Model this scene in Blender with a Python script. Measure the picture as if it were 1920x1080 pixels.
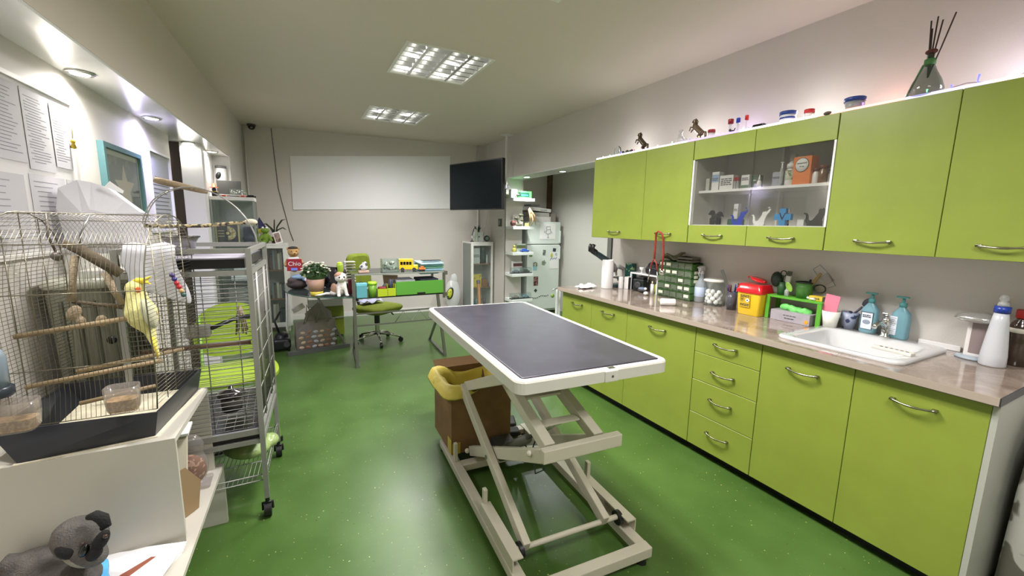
import bpy, bmesh, math, random
from mathutils import Vector as V, Matrix, Euler
for o in list(bpy.data.objects): bpy.data.objects.remove(o)
S = bpy.context.scene
COL = S.collection
random.seed(7)
PI = math.pi

# ---------------------------------------------------------------- camera, view, world
cam_d = bpy.data.cameras.new('camera'); cam_d.sensor_fit = 'HORIZONTAL'; cam_d.sensor_width = 36.0
cam_d.lens = 784.0/1920.0*36.0; cam_d.clip_start = 0.02; cam_d.clip_end = 60
cam = bpy.data.objects.new('camera', cam_d); COL.objects.link(cam)
_r = V((0.88620027, -0.46296612, 0.01764814)); _d = V((-0.05550493, -0.14390995, -0.98803296)); _f = V((0.45996553, 0.87461551, -0.15322994))
_m = Matrix((( _r.x, -_d.x, -_f.x, 0.0), (_r.y, -_d.y, -_f.y, 0.0), (_r.z, -_d.z, -_f.z, 1.47), (0, 0, 0, 1)))
cam.matrix_world = _m
S.camera = cam
S.view_settings.view_transform = 'Standard'; S.view_settings.look = 'None'
S.view_settings.exposure = 1.5; S.view_settings.gamma = 1.0
S.view_settings.use_curve_mapping = False
W = bpy.data.worlds.new('world'); S.world = W; W.use_nodes = True
W.node_tree.nodes['Background'].inputs[0].default_value = (0.9, 0.95, 1.0, 1); W.node_tree.nodes['Background'].inputs[1].default_value = 0.15

def lamp(kind, name, loc, energy, color=(1, 1, 1), size=.1, rot=(0, 0, 0), spot=None, parent=None, sizey=None, blend=.8):
    d = bpy.data.lights.new(name, kind); d.energy = energy; d.color = color
    if kind == 'AREA':
        d.size = size
        if sizey: d.shape = 'RECTANGLE'; d.size_y = sizey
    else: d.shadow_soft_size = size
    if spot: d.spot_size = spot; d.spot_blend = blend
    o = bpy.data.objects.new(name, d); COL.objects.link(o); o.location = loc; o.rotation_euler = rot
    if parent: o.parent = parent
    return o
CEIL = 2.713
PANEL_W = {'near': 80, 'far': 80, 'behind': 150, 'rear_fill': 85}     # lamp power of the ceiling fixtures
DOWN_W = 19

# ---------------------------------------------------------------- materials
def lin(c):
    return tuple((x/255/12.92 if x/255 <= .04045 else ((x/255+.055)/1.055)**2.4) for x in c[:3]) + (1.0,)
_MC = {}
def M(name, c, rough=.5, metal=0.0, emit=0.0, noise=0.0, nscale=30.0, bump=0.0, bscale=60.0, coat=0.0, trans=0.0, alpha=1.0, spec=.5, stretch=None):
    if name in _MC: return _MC[name]
    m = bpy.data.materials.new(name); m.use_nodes = True; n = m.node_tree.nodes; l = m.node_tree.links
    b = n['Principled BSDF']
    b.inputs['Base Color'].default_value = lin(c); b.inputs['Roughness'].default_value = rough
    b.inputs['Metallic'].default_value = metal; b.inputs['Coat Weight'].default_value = coat
    b.inputs['Transmission Weight'].default_value = trans; b.inputs['Alpha'].default_value = alpha
    b.inputs['Specular IOR Level'].default_value = spec
    if emit: b.inputs['Emission Color'].default_value = lin(c); b.inputs['Emission Strength'].default_value = emit
    if noise or bump:
        tc = n.new('ShaderNodeTexCoord'); mp = n.new('ShaderNodeMapping'); l.new(tc.outputs['Object'], mp.inputs[0])
        if stretch: mp.inputs['Scale'].default_value = stretch
    if noise:
        t = n.new('ShaderNodeTexNoise'); t.inputs['Scale'].default_value = nscale; t.inputs['Detail'].default_value = 4; l.new(mp.outputs[0], t.inputs['Vector'])
        r = n.new('ShaderNodeValToRGB'); l.new(t.outputs['Fac'], r.inputs[0])
        k = 1-noise; r.color_ramp.elements[0].color = tuple(x*k for x in lin(c)[:3])+(1,); r.color_ramp.elements[0].position = .35
        r.color_ramp.elements[1].color = tuple(min(1, x*(1+noise*.6)) for x in lin(c)[:3])+(1,); r.color_ramp.elements[1].position = .68
        l.new(r.outputs[0], b.inputs['Base Color'])
    if bump:
        t = n.new('ShaderNodeTexNoise'); t.inputs['Scale'].default_value = bscale; t.inputs['Detail'].default_value = 3; l.new(mp.outputs[0], t.inputs['Vector'])
        u = n.new('ShaderNodeBump'); u.inputs['Strength'].default_value = bump; u.inputs['Distance'].default_value = .01; l.new(t.outputs['Fac'], u.inputs['Height']); l.new(u.outputs[0], b.inputs['Normal'])
    _MC[name] = m; return m
def glassm(name, c=(235, 245, 242), a=.12, rough=.03):
    "thin sheet: mostly clear, with a tinted, glossy share"
    if name in _MC: return _MC[name]
    m = bpy.data.materials.new(name); m.use_nodes = True; n = m.node_tree.nodes; l = m.node_tree.links
    for x in list(n): n.remove(x)
    out = n.new('ShaderNodeOutputMaterial'); tr = n.new('ShaderNodeBsdfTransparent'); gl = n.new('ShaderNodeBsdfGlossy'); df = n.new('ShaderNodeBsdfDiffuse')
    gl.inputs['Roughness'].default_value = rough; df.inputs[0].default_value = lin(c); tr.inputs[0].default_value = tuple(.5+.5*x for x in lin(c)[:3])+(1,)
    m1 = n.new('ShaderNodeMixShader'); m1.inputs[0].default_value = a; l.new(tr.outputs[0], m1.inputs[1]); l.new(df.outputs[0], m1.inputs[2])
    fr = n.new('ShaderNodeFresnel'); ge = n.new('ShaderNodeNewGeometry'); mr = n.new('ShaderNodeMapRange')
    mr.inputs[3].default_value = 1.45; mr.inputs[4].default_value = 1/1.45; l.new(ge.outputs['Backfacing'], mr.inputs[0]); l.new(mr.outputs[0], fr.inputs[0])
    m2 = n.new('ShaderNodeMixShader'); l.new(fr.outputs[0], m2.inputs[0]); l.new(m1.outputs[0], m2.inputs[1]); l.new(gl.outputs[0], m2.inputs[2]); l.new(m2.outputs[0], out.inputs[0])
    _MC[name] = m; return m
def spots(name, base, other, scale=60., thr=.62, rough=.6, kind='noise', bump=0.):
    "base colour with irregular patches of another colour"
    if name in _MC: return _MC[name]
    m = M(name, base, rough); n = m.node_tree.nodes; l = m.node_tree.links; b = n['Principled BSDF']
    tc = n.new('ShaderNodeTexCoord')
    t = n.new('ShaderNodeTexNoise') if kind == 'noise' else n.new('ShaderNodeTexVoronoi')
    t.inputs['Scale'].default_value = scale; l.new(tc.outputs['Object'], t.inputs['Vector'])
    r = n.new('ShaderNodeValToRGB'); l.new(t.outputs[0], r.inputs[0])
    r.color_ramp.elements[0].position = thr; r.color_ramp.elements[0].color = lin(base)
    r.color_ramp.elements[1].position = min(1, thr+.03); r.color_ramp.elements[1].color = lin(other)
    l.new(r.outputs[0], b.inputs['Base Color'])
    if bump:
        u = n.new('ShaderNodeBump'); u.inputs['Strength'].default_value = bump; l.new(t.outputs[0], u.inputs['Height']); l.new(u.outputs[0], b.inputs['Normal'])
    return m

# ---------------------------------------------------------------- mesh builder
class G:
    def __init__(s): s.v = []; s.f = []; s.mi = []; s.sm = []
    def add(s, vs, fs, mi=0, sm=False):
        k = len(s.v); s.v += [tuple(x) for x in vs]
        for f in fs: s.f.append([i+k for i in f]); s.mi.append(mi); s.sm.append(sm)
        return s
    def box(s, x0, x1, y0, y1, z0, z1, mi=0, b=0, seg=2):
        return s.obox(((x0+x1)/2, (y0+y1)/2, (z0+z1)/2), (abs(x1-x0), abs(y1-y0), abs(z1-z0)), None, mi, b, seg)
    def obox(s, c, d, R=None, mi=0, b=0, seg=2):
        c = V(c); R = R or Matrix.Identity(3)
        if b:
            bm = bmesh.new(); bmesh.ops.create_cube(bm, size=1)
            for v in bm.verts: v.co = V((v.co.x*d[0], v.co.y*d[1], v.co.z*d[2]))
            bmesh.ops.bevel(bm, geom=bm.edges[:], offset=min(b, min(d)*.49), segments=seg, profile=.5, affect='EDGES')
            bm.verts.ensure_lookup_table(); bm.verts.index_update()
            vs = [R @ v.co + c for v in bm.verts]; fs = [[v.index for v in f.verts] for f in bm.faces]; bm.free()
            return s.add(vs, fs, mi, False)
        vs = [R @ V((x*d[0]/2, y*d[1]/2, z*d[2]/2)) + c for z in (-1, 1) for y in (-1, 1) for x in (-1, 1)]
        return s.add(vs, [(0, 2, 3, 1), (4, 5, 7, 6), (0, 1, 5, 4), (2, 6, 7, 3), (0, 4, 6, 2), (1, 3, 7, 5)], mi)
    def beam(s, p, q, w, h, up=(0, 0, 1), mi=0, b=0):
        p = V(p); q = V(q); d = q-p; L = d.length; y = d.normalized(); u = V(up)
        x = y.cross(u)
        if x.length < 1e-4: x = y.cross(V((1, 0, 0)))
        x.normalize(); z = x.cross(y)
        return s.obox((p+q)/2, (w, L, h), Matrix((x, y, z)).transposed(), mi, b)
    def tube(s, pts, r=.005, n=6, mi=0, closed=False, sm=True):
        P = [V(p) for p in pts]; N = len(P); rs = r if isinstance(r, (list, tuple)) else [r]*N
        if N < 2: return s
        ref = None; rings = []
        for i in range(N):
            a = P[i-1] if (i > 0 or closed) else P[i]; b = P[(i+1) % N] if (i < N-1 or closed) else P[i]
            t = (b-a); t = t.normalized() if t.length > 1e-9 else V((0, 0, 1))
            if ref is None:
                ref = t.cross(V((0, 0, 1)));
                if ref.length < .1: ref = t.cross(V((1, 0, 0)))
            ref = (ref - t*ref.dot(t))
            if ref.length < 1e-6: ref = t.orthogonal()
            ref.normalize(); q = t.cross(ref)
            rings.append([P[i]+(ref*math.cos(2*PI*k/n)+q*math.sin(2*PI*k/n))*rs[i] for k in range(n)])
        vs = [v for rg in rings for v in rg]; fs = []
        for i in range(N if closed else N-1):
            j = (i+1) % N
            for k in range(n): fs.append((i*n+k, i*n+(k+1) % n, j*n+(k+1) % n, j*n+k))
        if not closed: fs.append(tuple(reversed(range(n)))); fs.append(tuple((N-1)*n+k for k in range(n)))
        return s.add(vs, fs, mi, sm)
    def cyl(s, p, q, r, r2=None, n=20, mi=0, sm=True):
        r2 = r if r2 is None else r2
        p = V(p); q = V(q); y = (q-p).normalized(); x = y.orthogonal().normalized(); z = y.cross(x); vs = []
        for c, rr in ((p, r), (q, r2)): vs += [c+(x*math.cos(2*PI*k/n)+z*math.sin(2*PI*k/n))*rr for k in range(n)]
        s.add(vs, [(k, (k+1) % n, n+(k+1) % n, n+k) for k in range(n)], mi, sm)
        return s.add(vs, [tuple(reversed(range(n))), tuple(n+k for k in range(n))], mi, False)
    def lathe(s, prof, c=(0, 0, 0), n=24, mi=0, R=None, sx=1, sy=1, sm=True):
        c = V(c); vs = []
        for r, z in prof:
            for k in range(n):
                p = V((r*sx*math.cos(2*PI*k/n), r*sy*math.sin(2*PI*k/n), z)); vs.append((R @ p if R else p)+c)
        N = len(prof); fs = [(i*n+k, i*n+(k+1) % n, (i+1)*n+(k+1) % n, (i+1)*n+k) for i in range(N-1) for k in range(n)]
        fs.append(tuple(reversed(range(n)))); fs.append(tuple((N-1)*n+k for k in range(n)))
        return s.add(vs, fs, mi, sm)
    def ell(s, c, r, R=None, mi=0, n=14, m=10):
        if not isinstance(r, (tuple, list)): r = (r, r, r)
        c = V(c); vs = [(0, 0, -1)]; fs = []
        for i in range(1, m):
            a = -PI/2+PI*i/m
            vs += [(math.cos(a)*math.cos(2*PI*k/n), math.cos(a)*math.sin(2*PI*k/n), math.sin(a)) for k in range(n)]
        vs.append((0, 0, 1)); T = len(vs)-1
        vs = [(R @ V((x*r[0], y*r[1], z*r[2])) if R else V((x*r[0], y*r[1], z*r[2])))+c for x, y, z in vs]
        for k in range(n):
            fs.append((0, 1+(k+1) % n, 1+k)); fs.append((T, T-n+k, T-n+(k+1) % n))
        for i in range(m-2):
            for k in range(n): fs.append((1+i*n+k, 1+i*n+(k+1) % n, 1+(i+1)*n+(k+1) % n, 1+(i+1)*n+k))
        return s.add(vs, fs, mi, True)
    def prism(s, poly, a, b, ax='z', mi=0, sm=False):
        "closed 2-D outline extruded from a to b along an axis"
        def P(u, w, t): return {'z': (u, w, t), 'y': (u, t, w), 'x': (t, u, w)}[ax]
        n = len(poly); vs = [P(u, w, a) for u, w in poly]+[P(u, w, b) for u, w in poly]
        s.add(vs, [(k, (k+1) % n, n+(k+1) % n, n+k) for k in range(n)], mi, sm)
        return s.add(vs, [tuple(reversed(range(n))), tuple(n+k for k in range(n))], mi)
    def sheet(s, grid, th=.002, mi=0, sm=True):
        "grid of points (rows) given a thickness"
        Rn = len(grid); Cn = len(grid[0]); P = [[V(p) for p in r] for r in grid]; vs = []; nr = []
        for i in range(Rn):
            for j in range(Cn):
                a = P[min(i+1, Rn-1)][j]-P[max(i-1, 0)][j]; b = P[i][min(j+1, Cn-1)]-P[i][max(j-1, 0)]
                q = a.cross(b); q = q.normalized() if q.length > 1e-12 else V((0, 0, 1)); nr.append(q)
        flat = [p for r in P for p in r]; N = len(flat)
        vs = [p+q*th/2 for p, q in zip(flat, nr)]+[p-q*th/2 for p, q in zip(flat, nr)]; fs = []
        for i in range(Rn-1):
            for j in range(Cn-1):
                a = i*Cn+j; fs.append((a, a+Cn, a+Cn+1, a+1)); fs.append((N+a, N+a+1, N+a+Cn+1, N+a+Cn))
        edge = [j for j in range(Cn)]+[i*Cn+Cn-1 for i in range(1, Rn)]+[(Rn-1)*Cn+j for j in range(Cn-2, -1, -1)]+[i*Cn for i in range(Rn-2, 0, -1)]
        for k in range(len(edge)):
            a = edge[k]; b = edge[(k+1) % len(edge)]; fs.append((a, b, N+b, N+a))
        return s.add(vs, fs, mi, sm)
    def build(s, name, mats, parent=None, loc=None, rot=None):
        me = bpy.data.meshes.new(name); me.from_pydata(s.v, [], s.f); me.update()
        for m in (mats if isinstance(mats, (list, tuple)) else [mats]): me.materials.append(m)
        me.polygons.foreach_set('material_index', s.mi); me.polygons.foreach_set('use_smooth', s.sm)
        bm = bmesh.new(); bm.from_mesh(me); bmesh.ops.recalc_face_normals(bm, faces=bm.faces[:]); bm.to_mesh(me); bm.free()
        o = bpy.data.objects.new(name, me); COL.objects.link(o)
        if parent: o.parent = parent
        if loc: o.location = loc
        if rot: o.rotation_euler = rot
        return o
def tag(o, label, cat, group=None, kind=None):
    if label: o['label'] = label
    if cat: o['category'] = cat
    if group: o['group'] = group
    if kind: o['kind'] = kind
    return o
def thing(name, label, cat, loc=(0, 0, 0), rz=0.0, group=None):
    o = bpy.data.objects.new(name, None); COL.objects.link(o); o.empty_display_size = .05
    o.location = loc; o.rotation_euler = (0, 0, rz); return tag(o, label, cat, group)
def solo(name, label, cat, g, mats, loc=(0, 0, 0), rz=0.0, group=None, kind=None):
    o = g.build(name, mats, None, loc, (0, 0, rz)); return tag(o, label, cat, group, kind)
def struct(name, g, mats):
    o = g.build(name, mats); o['kind'] = 'structure'; return o
def dup(root, loc=None, rz=None, label=None, group=None):
    r = root.copy(); COL.objects.link(r)
    if loc: r.location = loc
    if rz is not None: r.rotation_euler = (0, 0, rz)
    if label: r['label'] = label
    if group: r['group'] = group
    for ch in list(root.children):
        c = ch.copy(); COL.objects.link(c); c.parent = r
        for gg in list(ch.children):
            d = gg.copy(); COL.objects.link(d); d.parent = c
    return r
def text(name, s, size, loc, rot, mat, parent=None, ext=.0004, align='CENTER'):
    c = bpy.data.curves.new(name, 'FONT'); c.body = s; c.size = size; c.extrude = ext; c.align_x = align; c.align_y = 'CENTER'
    o = bpy.data.objects.new(name, c); COL.objects.link(o)
    bpy.context.view_layer.update(); me = bpy.data.meshes.new_from_object(o.evaluated_get(bpy.context.evaluated_depsgraph_get()))
    bpy.data.objects.remove(o); me.materials.clear(); me.materials.append(mat)
    o = bpy.data.objects.new(name, me); COL.objects.link(o); o.location = loc; o.rotation_euler = rot
    if parent: o.parent = parent
    return o
def lines(name, w, h, n, loc, mat, parent, seed=1):
    "rows of small print too fine to read"
    R_ = random.Random(seed); g = G()
    for k in range(n):
        z = loc[2]+h/2-(k+.5)*h/n; x = loc[0]-w/2
        while x < loc[0]+w/2-w*.1:
            q = min(w*R_.uniform(.12, .34), loc[0]+w/2-x); g.box(x, x+q, loc[1]-.0004, loc[1]+.0004, z-h/n*.28, z+h/n*.28); x += q+w*.05
    return g.build(name, mat, parent)
def fuse(o, vox=.006, smooth=4):
    m = o.modifiers.new('fuse', 'REMESH'); m.mode = 'VOXEL'; m.voxel_size = vox; m.use_smooth_shade = True
    if smooth: q = o.modifiers.new('soft', 'SMOOTH'); q.iterations = smooth; q.factor = .5
    return o
def smoothmod(o, lv=1):
    m = o.modifiers.new('sub', 'SUBSURF'); m.levels = lv; m.render_levels = lv; return o
def rotm(x=0, y=0, z=0): return Euler((x, y, z)).to_matrix()
def arc(cx, cy, r, a0, a1, n, f=lambda u, w: (u, w, 0)):
    return [f(cx+r*math.cos(a0+(a1-a0)*i/n), cy+r*math.sin(a0+(a1-a0)*i/n)) for i in range(n+1)]

# ---------------------------------------------------------------- shared materials
white = M('white_paint', (226, 224, 220), .35); whiteg = M('white_gloss', (238, 238, 236), .15, coat=.3)
wall_m = M('wall_plaster', (208, 203, 196), .6, bump=.08, bscale=140)
ceil_m = M('ceiling_paint', (212, 202, 190), .75)
lime = M('lime_laminate', (140, 155, 62), .32, noise=.05, nscale=6)
chrome = M('chrome', (205, 205, 200), .15, 1.0); steel = M('steel', (150, 150, 150), .3, 1.0)
black = M('black_plastic', (22, 22, 24), .4); blackg = M('black_gloss', (10, 10, 12), .08)
dgrey = M('dark_grey', (60, 60, 62), .5); grey = M('grey_paint', (120, 120, 118), .45)
silver = M('silver_paint', (165, 165, 162), .35, .6)
paper = M('paper', (236, 235, 234), .8); ink = M('ink', (45, 45, 50), .8); brown = M('brown_wood', (92, 70, 48), .6, noise=.25, nscale=8, stretch=(1, 1, 8))
red = M('red_plastic', (200, 30, 34), .3); blue = M('blue_plastic', (30, 60, 160), .35); yellow = M('yellow_plastic', (236, 200, 30), .35)
clear = glassm('clear_glass', a=.03); frost = glassm('frosted_plastic', (225, 228, 226), .35, .2)
carton = M('cardboard', (128, 96, 62), .85, noise=.12, nscale=10)
wire_m = M('cage_wire', (132, 126, 108), .3, .85)

# ---------------------------------------------------------------- room shell
def wallx(Y): return -.943+(Y-2.44)*.0308
def soffx(Y): return -.734+(Y-2.064)*.0434
NEAR = -1.6
fl = M('vinyl_floor', (70, 128, 50), .2)
def floor_nodes():
    n = fl.node_tree.nodes; l = fl.node_tree.links; b = n['Principled BSDF']; tc = n.new('ShaderNodeTexCoord')
    big = n.new('ShaderNodeTexNoise'); big.inputs['Scale'].default_value = 3; big.inputs['Detail'].default_value = 5; l.new(tc.outputs['Object'], big.inputs['Vector'])
    r = n.new('ShaderNodeValToRGB'); l.new(big.outputs[0], r.inputs[0]); r.color_ramp.elements[0].position = .3; r.color_ramp.elements[1].position = .75
    r.color_ramp.elements[0].color = lin((60, 88, 36)); r.color_ramp.elements[1].color = lin((74, 104, 46))
    prev = r.outputs[0]
    for sc, thr, c, dist in ((38, .09, (190, 190, 110), .5), (24, .07, (44, 62, 32), .5), (70, .12, (112, 134, 72), .6)):
        w = n.new('ShaderNodeTexNoise'); w.inputs['Scale'].default_value = sc*2.2; l.new(tc.outputs['Object'], w.inputs['Vector'])
        ad = n.new('ShaderNodeVectorMath'); ad.operation = 'MULTIPLY_ADD'; ad.inputs[1].default_value = (.03*dist,)*3; l.new(w.outputs['Color'], ad.inputs[0]); l.new(tc.outputs['Object'], ad.inputs[2])
        v = n.new('ShaderNodeTexVoronoi'); v.inputs['Scale'].default_value = sc; l.new(ad.outputs[0], v.inputs['Vector'])
        lt = n.new('ShaderNodeMath'); lt.operation = 'LESS_THAN'; lt.inputs[1].default_value = thr; l.new(v.outputs['Distance'], lt.inputs[0])
        sp = n.new('ShaderNodeSeparateXYZ'); l.new(v.outputs['Color'], sp.inputs[0])
        gt = n.new('ShaderNodeMath'); gt.operation = 'GREATER_THAN'; gt.inputs[1].default_value = .62; l.new(sp.outputs[0], gt.inputs[0])
        mu = n.new('ShaderNodeMath'); mu.operation = 'MULTIPLY'; l.new(lt.outputs[0], mu.inputs[0]); l.new(gt.outputs[0], mu.inputs[1])
        mx = n.new('ShaderNodeMix'); mx.data_type = 'RGBA'; l.new(mu.outputs[0], mx.inputs[0]); l.new(prev, mx.inputs[6]); mx.inputs[7].default_value = lin(c); prev = mx.outputs[2]
    l.new(prev, b.inputs['Base Color'])
    rn = n.new('ShaderNodeMapRange'); l.new(big.outputs[0], rn.inputs[0]); rn.inputs[3].default_value = .22; rn.inputs[4].default_value = .42; l.new(rn.outputs[0], b.inputs['Roughness'])
floor_nodes()
struct('floor', G().box(-1.6, 4.3, NEAR-.1, 7.2, -.06, 0), fl)
# ceiling with three openings for the light fixtures
FIX = [('near', .795, 1.455, 3.13, 3.82), ('far', .845, 1.505, 4.98, 5.66), ('behind', .74, 1.40, 1.49, 2.17), ('rear_fill', .72, 1.38, -.62, .06)]  # last entry is an added fixture, out of view, giving fill light
g = G(); ys = [NEAR-.1]
for f in sorted(FIX, key=lambda f: f[3]): ys += [f[3], f[4]]
ys.append(7.2)
for i in range(0, len(ys), 2): g.box(-1.6, 4.3, ys[i], ys[i+1], CEIL, CEIL+.14)
for f in FIX: g.box(-1.6, f[1], f[3], f[4], CEIL, CEIL+.14); g.box(f[2], 4.3, f[3], f[4], CEIL, CEIL+.14)
struct('ceiling', g, ceil_m)
# left wall up to the doorway, then the short return and the niche
def slab(g, a, b, th, z0, z1, mi=0):
    "vertical wall from a to b (x,y); thickness to the left of the direction a->b"
    a = V((a[0], a[1], 0)); b = V((b[0], b[1], 0)); d = (b-a).normalized(); q = V((-d.y, d.x, 0))*th
    return g.add([(p.x, p.y, z) for z in (z0, z1) for p in (a, b, b+q, a+q)], [(0, 1, 2, 3), (7, 6, 5, 4), (0, 4, 5, 1), (1, 5, 6, 2), (2, 6, 7, 3), (3, 7, 4, 0)], mi)
g = G(); slab(g, (wallx(NEAR), NEAR), (wallx(4.6), 4.6), .1, 0, 2.16); struct('wall_left', g, wall_m)
g = G(); g.box(-.86, -.70, 4.9, 5.02, 0, 2.16); g.box(-.86, -.73, 5.02, 5.78, 0, 2.16); g.box(-.86, soffx(5.8), 5.78, 5.862, 0, 2.16); g.box(-1.5, -.9, 5.05, 5.15, 0, 2.16); struct('wall_niche', g, white)
g = G(); slab(g, (soffx(5.86), 5.86), (soffx(6.93), 6.93), .12, 0, CEIL); struct('wall_far_left', g, wall_m)
door_m = M('dark_door', (74, 62, 52), .5)
d = struct('door_1', G().box(-1.32, -.862, 4.93, 4.97, 0, 2.16), door_m)
G().box(-1.26, -1.0, 4.918, 4.93, .2, .9).box(-1.26, -1.0, 4.918, 4.93, 1.05, 2.0).build('door_panel', door_m, d)
G().cyl((-1.24, 4.93, 1.0), (-1.24, 4.88, 1.0), .01).box(-1.25, -1.14, 4.872, 4.888, .99, 1.01, b=.004).build('door_handle', chrome, d)
struct('wall_passage', G().box(-1.6, -1.5, 4.4, 5.2, 0, 2.16), wall_m)
# soffit along the left wall: face board and underside, underside drilled by nothing (spots are surface rings)
g = G()
y0, y1 = NEAR, 5.862
pts = [(soffx(y0), y0), (soffx(y1), y1), (-1.6, y1), (-1.6, y0)]
g.prism(pts, 2.16, CEIL, 'z'); struct('trim_1', g, ceil_m)
struct('trim_2', G().prism([(soffx(y0)-.002, y0), (soffx(y1)-.002, y1), (-1.59, y1), (-1.59, y0)], 2.148, 2.16, 'z'), whiteg)
# far wall (turned a little), right wall, beam and the fridge recess
FA = V((-.55, 6.895, 0)); FB = V((3.0, 6.59, 0)); FD = (FB-FA).normalized(); FN = V((FD.y, -FD.x, 0))   # FN points into the room
FROT = math.atan2(FD.y, FD.x)
def fw(x, z, out=0.0):
    "point on the far wall at world X"
    t = (x-FA.x)/FD.x; p = FA+FD*t+FN*out; return V((p.x, p.y, z))
g = G(); slab(g, FA[:2], FB[:2], .12, 0, CEIL); struct('wall_far', g, wall_m)
XW = 2.9
g = G(); g.box(XW, XW+.12, NEAR, 3.32, 0, CEIL); g.box(XW, XW+.3, 3.32, 5.76, 2.142, CEIL); g.box(XW, XW+.29, 5.76, 6.9, 0, CEIL); struct('wall_right', g, wall_m)
g = G(); g.box(3.2, 4.1, 6.25, 6.35, 0, 2.6); g.box(4.0, 4.1, 3.3, 6.25, 0, 2.6); g.box(3.02, 4.0, 3.22, 3.32, 0, 2.6); struct('wall_recess', g, wall_m)
struct('trim_3', G().box(3.2, 4.1, 3.2, 6.35, 2.6, 2.66), ceil_m)
struct('trim_4', G().box(XW+.003, XW+.3, 3.33, 5.755, 2.13, 2.142), whiteg)
struct('trim_5', G().box(3.93, 4.0, 6.18, 6.25, 0, 2.6), brown)
g = G(); g.box(-1.2, 3.1, NEAR-.1, NEAR, 0, CEIL); struct('wall_near', g, wall_m)
# baseboards
g = G(); slab(g, fw(-.5, 0, .012)[:2], fw(2.88, 0, .012)[:2], .011, 0, .07); struct('baseboard_far', g, white)
struct('baseboard_right', G().box(XW-.012, XW, 5.78, 6.58, 0, .07), white)
# dark door frame and pale door at the end of the worktop
df = struct('door_2', G().box(2.96, 3.06, 3.34, 3.42, .0, 2.1), M('dark_frame', (40, 52, 52), .45))
G().box(2.905, 2.96, 3.35, 3.41, 0, 2.1).build('door_stop', grey, df)
# vertical pipe in the far corner, wire channel lines on the far wall
g = G(); g.tube([fw(2.79, 0, .03), fw(2.79, CEIL, .03)], .012, 8); solo('corner_pipe', 'thin white pipe rising in the far right corner behind the television', 'pipe', g, white)
g = G(); g.tube([fw(-.17, 2.70, .006), fw(-.13, 1.9, .006), fw(-.02, 1.3, .006), fw(.02, 1.16, .006)], .004, 6); solo('wall_cable', 'thin dark cable running down the far wall from the ceiling to the bookcase', 'cable', g, dgrey)
struct('trim_6', G().tube([fw(-.49, .0, .012), fw(-.49, 2.70, .012)], .010, 6), white)
# ---------------------------------------------------------------- ceiling lights
refl = M('louver_metal', (205, 206, 204), .30, .7); hous = M('fixture_housing', (225, 225, 218), .4)
def fixture(nm, x0, x1, y0, y1, label, power):
    t = thing('ceiling_light', label, 'ceiling light', ((x0+x1)/2, (y0+y1)/2, CEIL)); w = (x1-x0)/2; h = (y1-y0)/2
    g = G()
    for a in ((-w-.012, w+.012, -h-.012, -h+.012), (-w-.012, w+.012, h-.012, h+.012), (-w-.012, -w+.012, -h+.012, h-.012), (w-.012, w+.012, -h+.012, h-.012)): g.box(a[0], a[1], a[2], a[3], -.006, .006)
    g.build('frame', hous, t)
    g = G(); g.box(-w, w, -h, h, .10, .115)
    for a in ((-w, -w+.006, -h, h), (w-.006, w, -h, h), (-w, w, -h, -h+.006), (-w, w, h-.006, h)): g.box(a[0], a[1], a[2], a[3], .002, .10)
    g.build('housing', refl, t)
    cw = 2*w/4
    for i in range(4):
        cx = -w+cw*(i+.5)
        G().cyl((cx, -h+.02, .06), (cx, h-.02, .06), .010, n=10).build('tube', M('lamp_tube_'+nm, (255, 252, 240), .5, emit={'near': 1.5, 'far': .9, 'behind': 2, 'rear_fill': 2}[nm]), t)
        for k in range(1, 7):
            y = -h+2*h*k/7
            G().prism([(y-.009, .002), (y+.009, .002), (y+.003, .050), (y-.003, .050)], cx-cw/2+.012, cx+cw/2-.012, 'x').build('louver_blade', refl, t)
    for i in range(5):
        cx = -w+cw*i; a = .012
        G().prism([(max(cx-a, -w), .001), (min(cx+a, w), .001), (cx+.003 if i < 4 else w, .085), (cx-.003 if i else -w, .085)], -h+.006, h-.006, 'y').build('reflector_rib', refl, t)
    for sx in (-.5, .5):
        for sy in (-.5, .5): lamp('SPOT', 'ceiling_lamp_'+nm, (sx*w, sy*h, -.004), power/4, (1.0, .965, .965), .12, (0, 0, 0), spot=math.radians(174), parent=t, blend=1.0)
    return t
fixture(*FIX[0], 'larger looking square louvred ceiling light nearer the camera', PANEL_W['near'])
fixture(*FIX[1], 'square louvred ceiling light farther away, towards the white board', PANEL_W['far'])
fixture(*FIX[2], 'square louvred ceiling light at the top edge of the picture', PANEL_W['behind'])
fixture(*FIX[3], 'square louvred ceiling light added for fill, unseen behind the viewpoint', PANEL_W['rear_fill'])
dl_e = M('spot_lens', (255, 252, 245), .3, emit=5)
def downlight(x, y, z, label, power=DOWN_W, col=(1, .97, .93), group=None):
    t = thing('downlight', label, 'downlight', (x, y, z))
    g = G(); g.lathe([(.042, 0), (.055, -.002), (.056, -.008), (.046, -.012), (.040, -.006)], n=28); g.build('ring', chrome, t)
    G().lathe([(.001, -.004), (.038, -.004), (.036, -.011), (.001, -.015)], n=24).build('lens', dl_e, t)
    lamp('SPOT', 'downlight_lamp', (0, 0, -.03), power, col, .04, (0, 0, 0), spot=2.95, parent=t, blend=1.0)
    return t
DL = 'downlights under the left soffit'
downlight(-.856, 2.859, 2.148, 'round downlight nearest the camera in the left soffit above the notice board')
downlight(-.813, 3.85, 2.148, 'second round downlight in the left soffit, bluish, above the turquoise frame', col=(.60, .56, 1.0))
downlight(-.792, 4.907, 2.148, 'third round downlight in the left soffit, by the dark doorway')
downlight(-.68, 5.40, 2.148, 'farthest round downlight in the left soffit, above the wall dispenser', 6)
downlight(3.058, 4.507, 2.13, 'round downlight in the right beam nearer the wall cabinets', 22, (.95, 1, .98))
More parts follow.
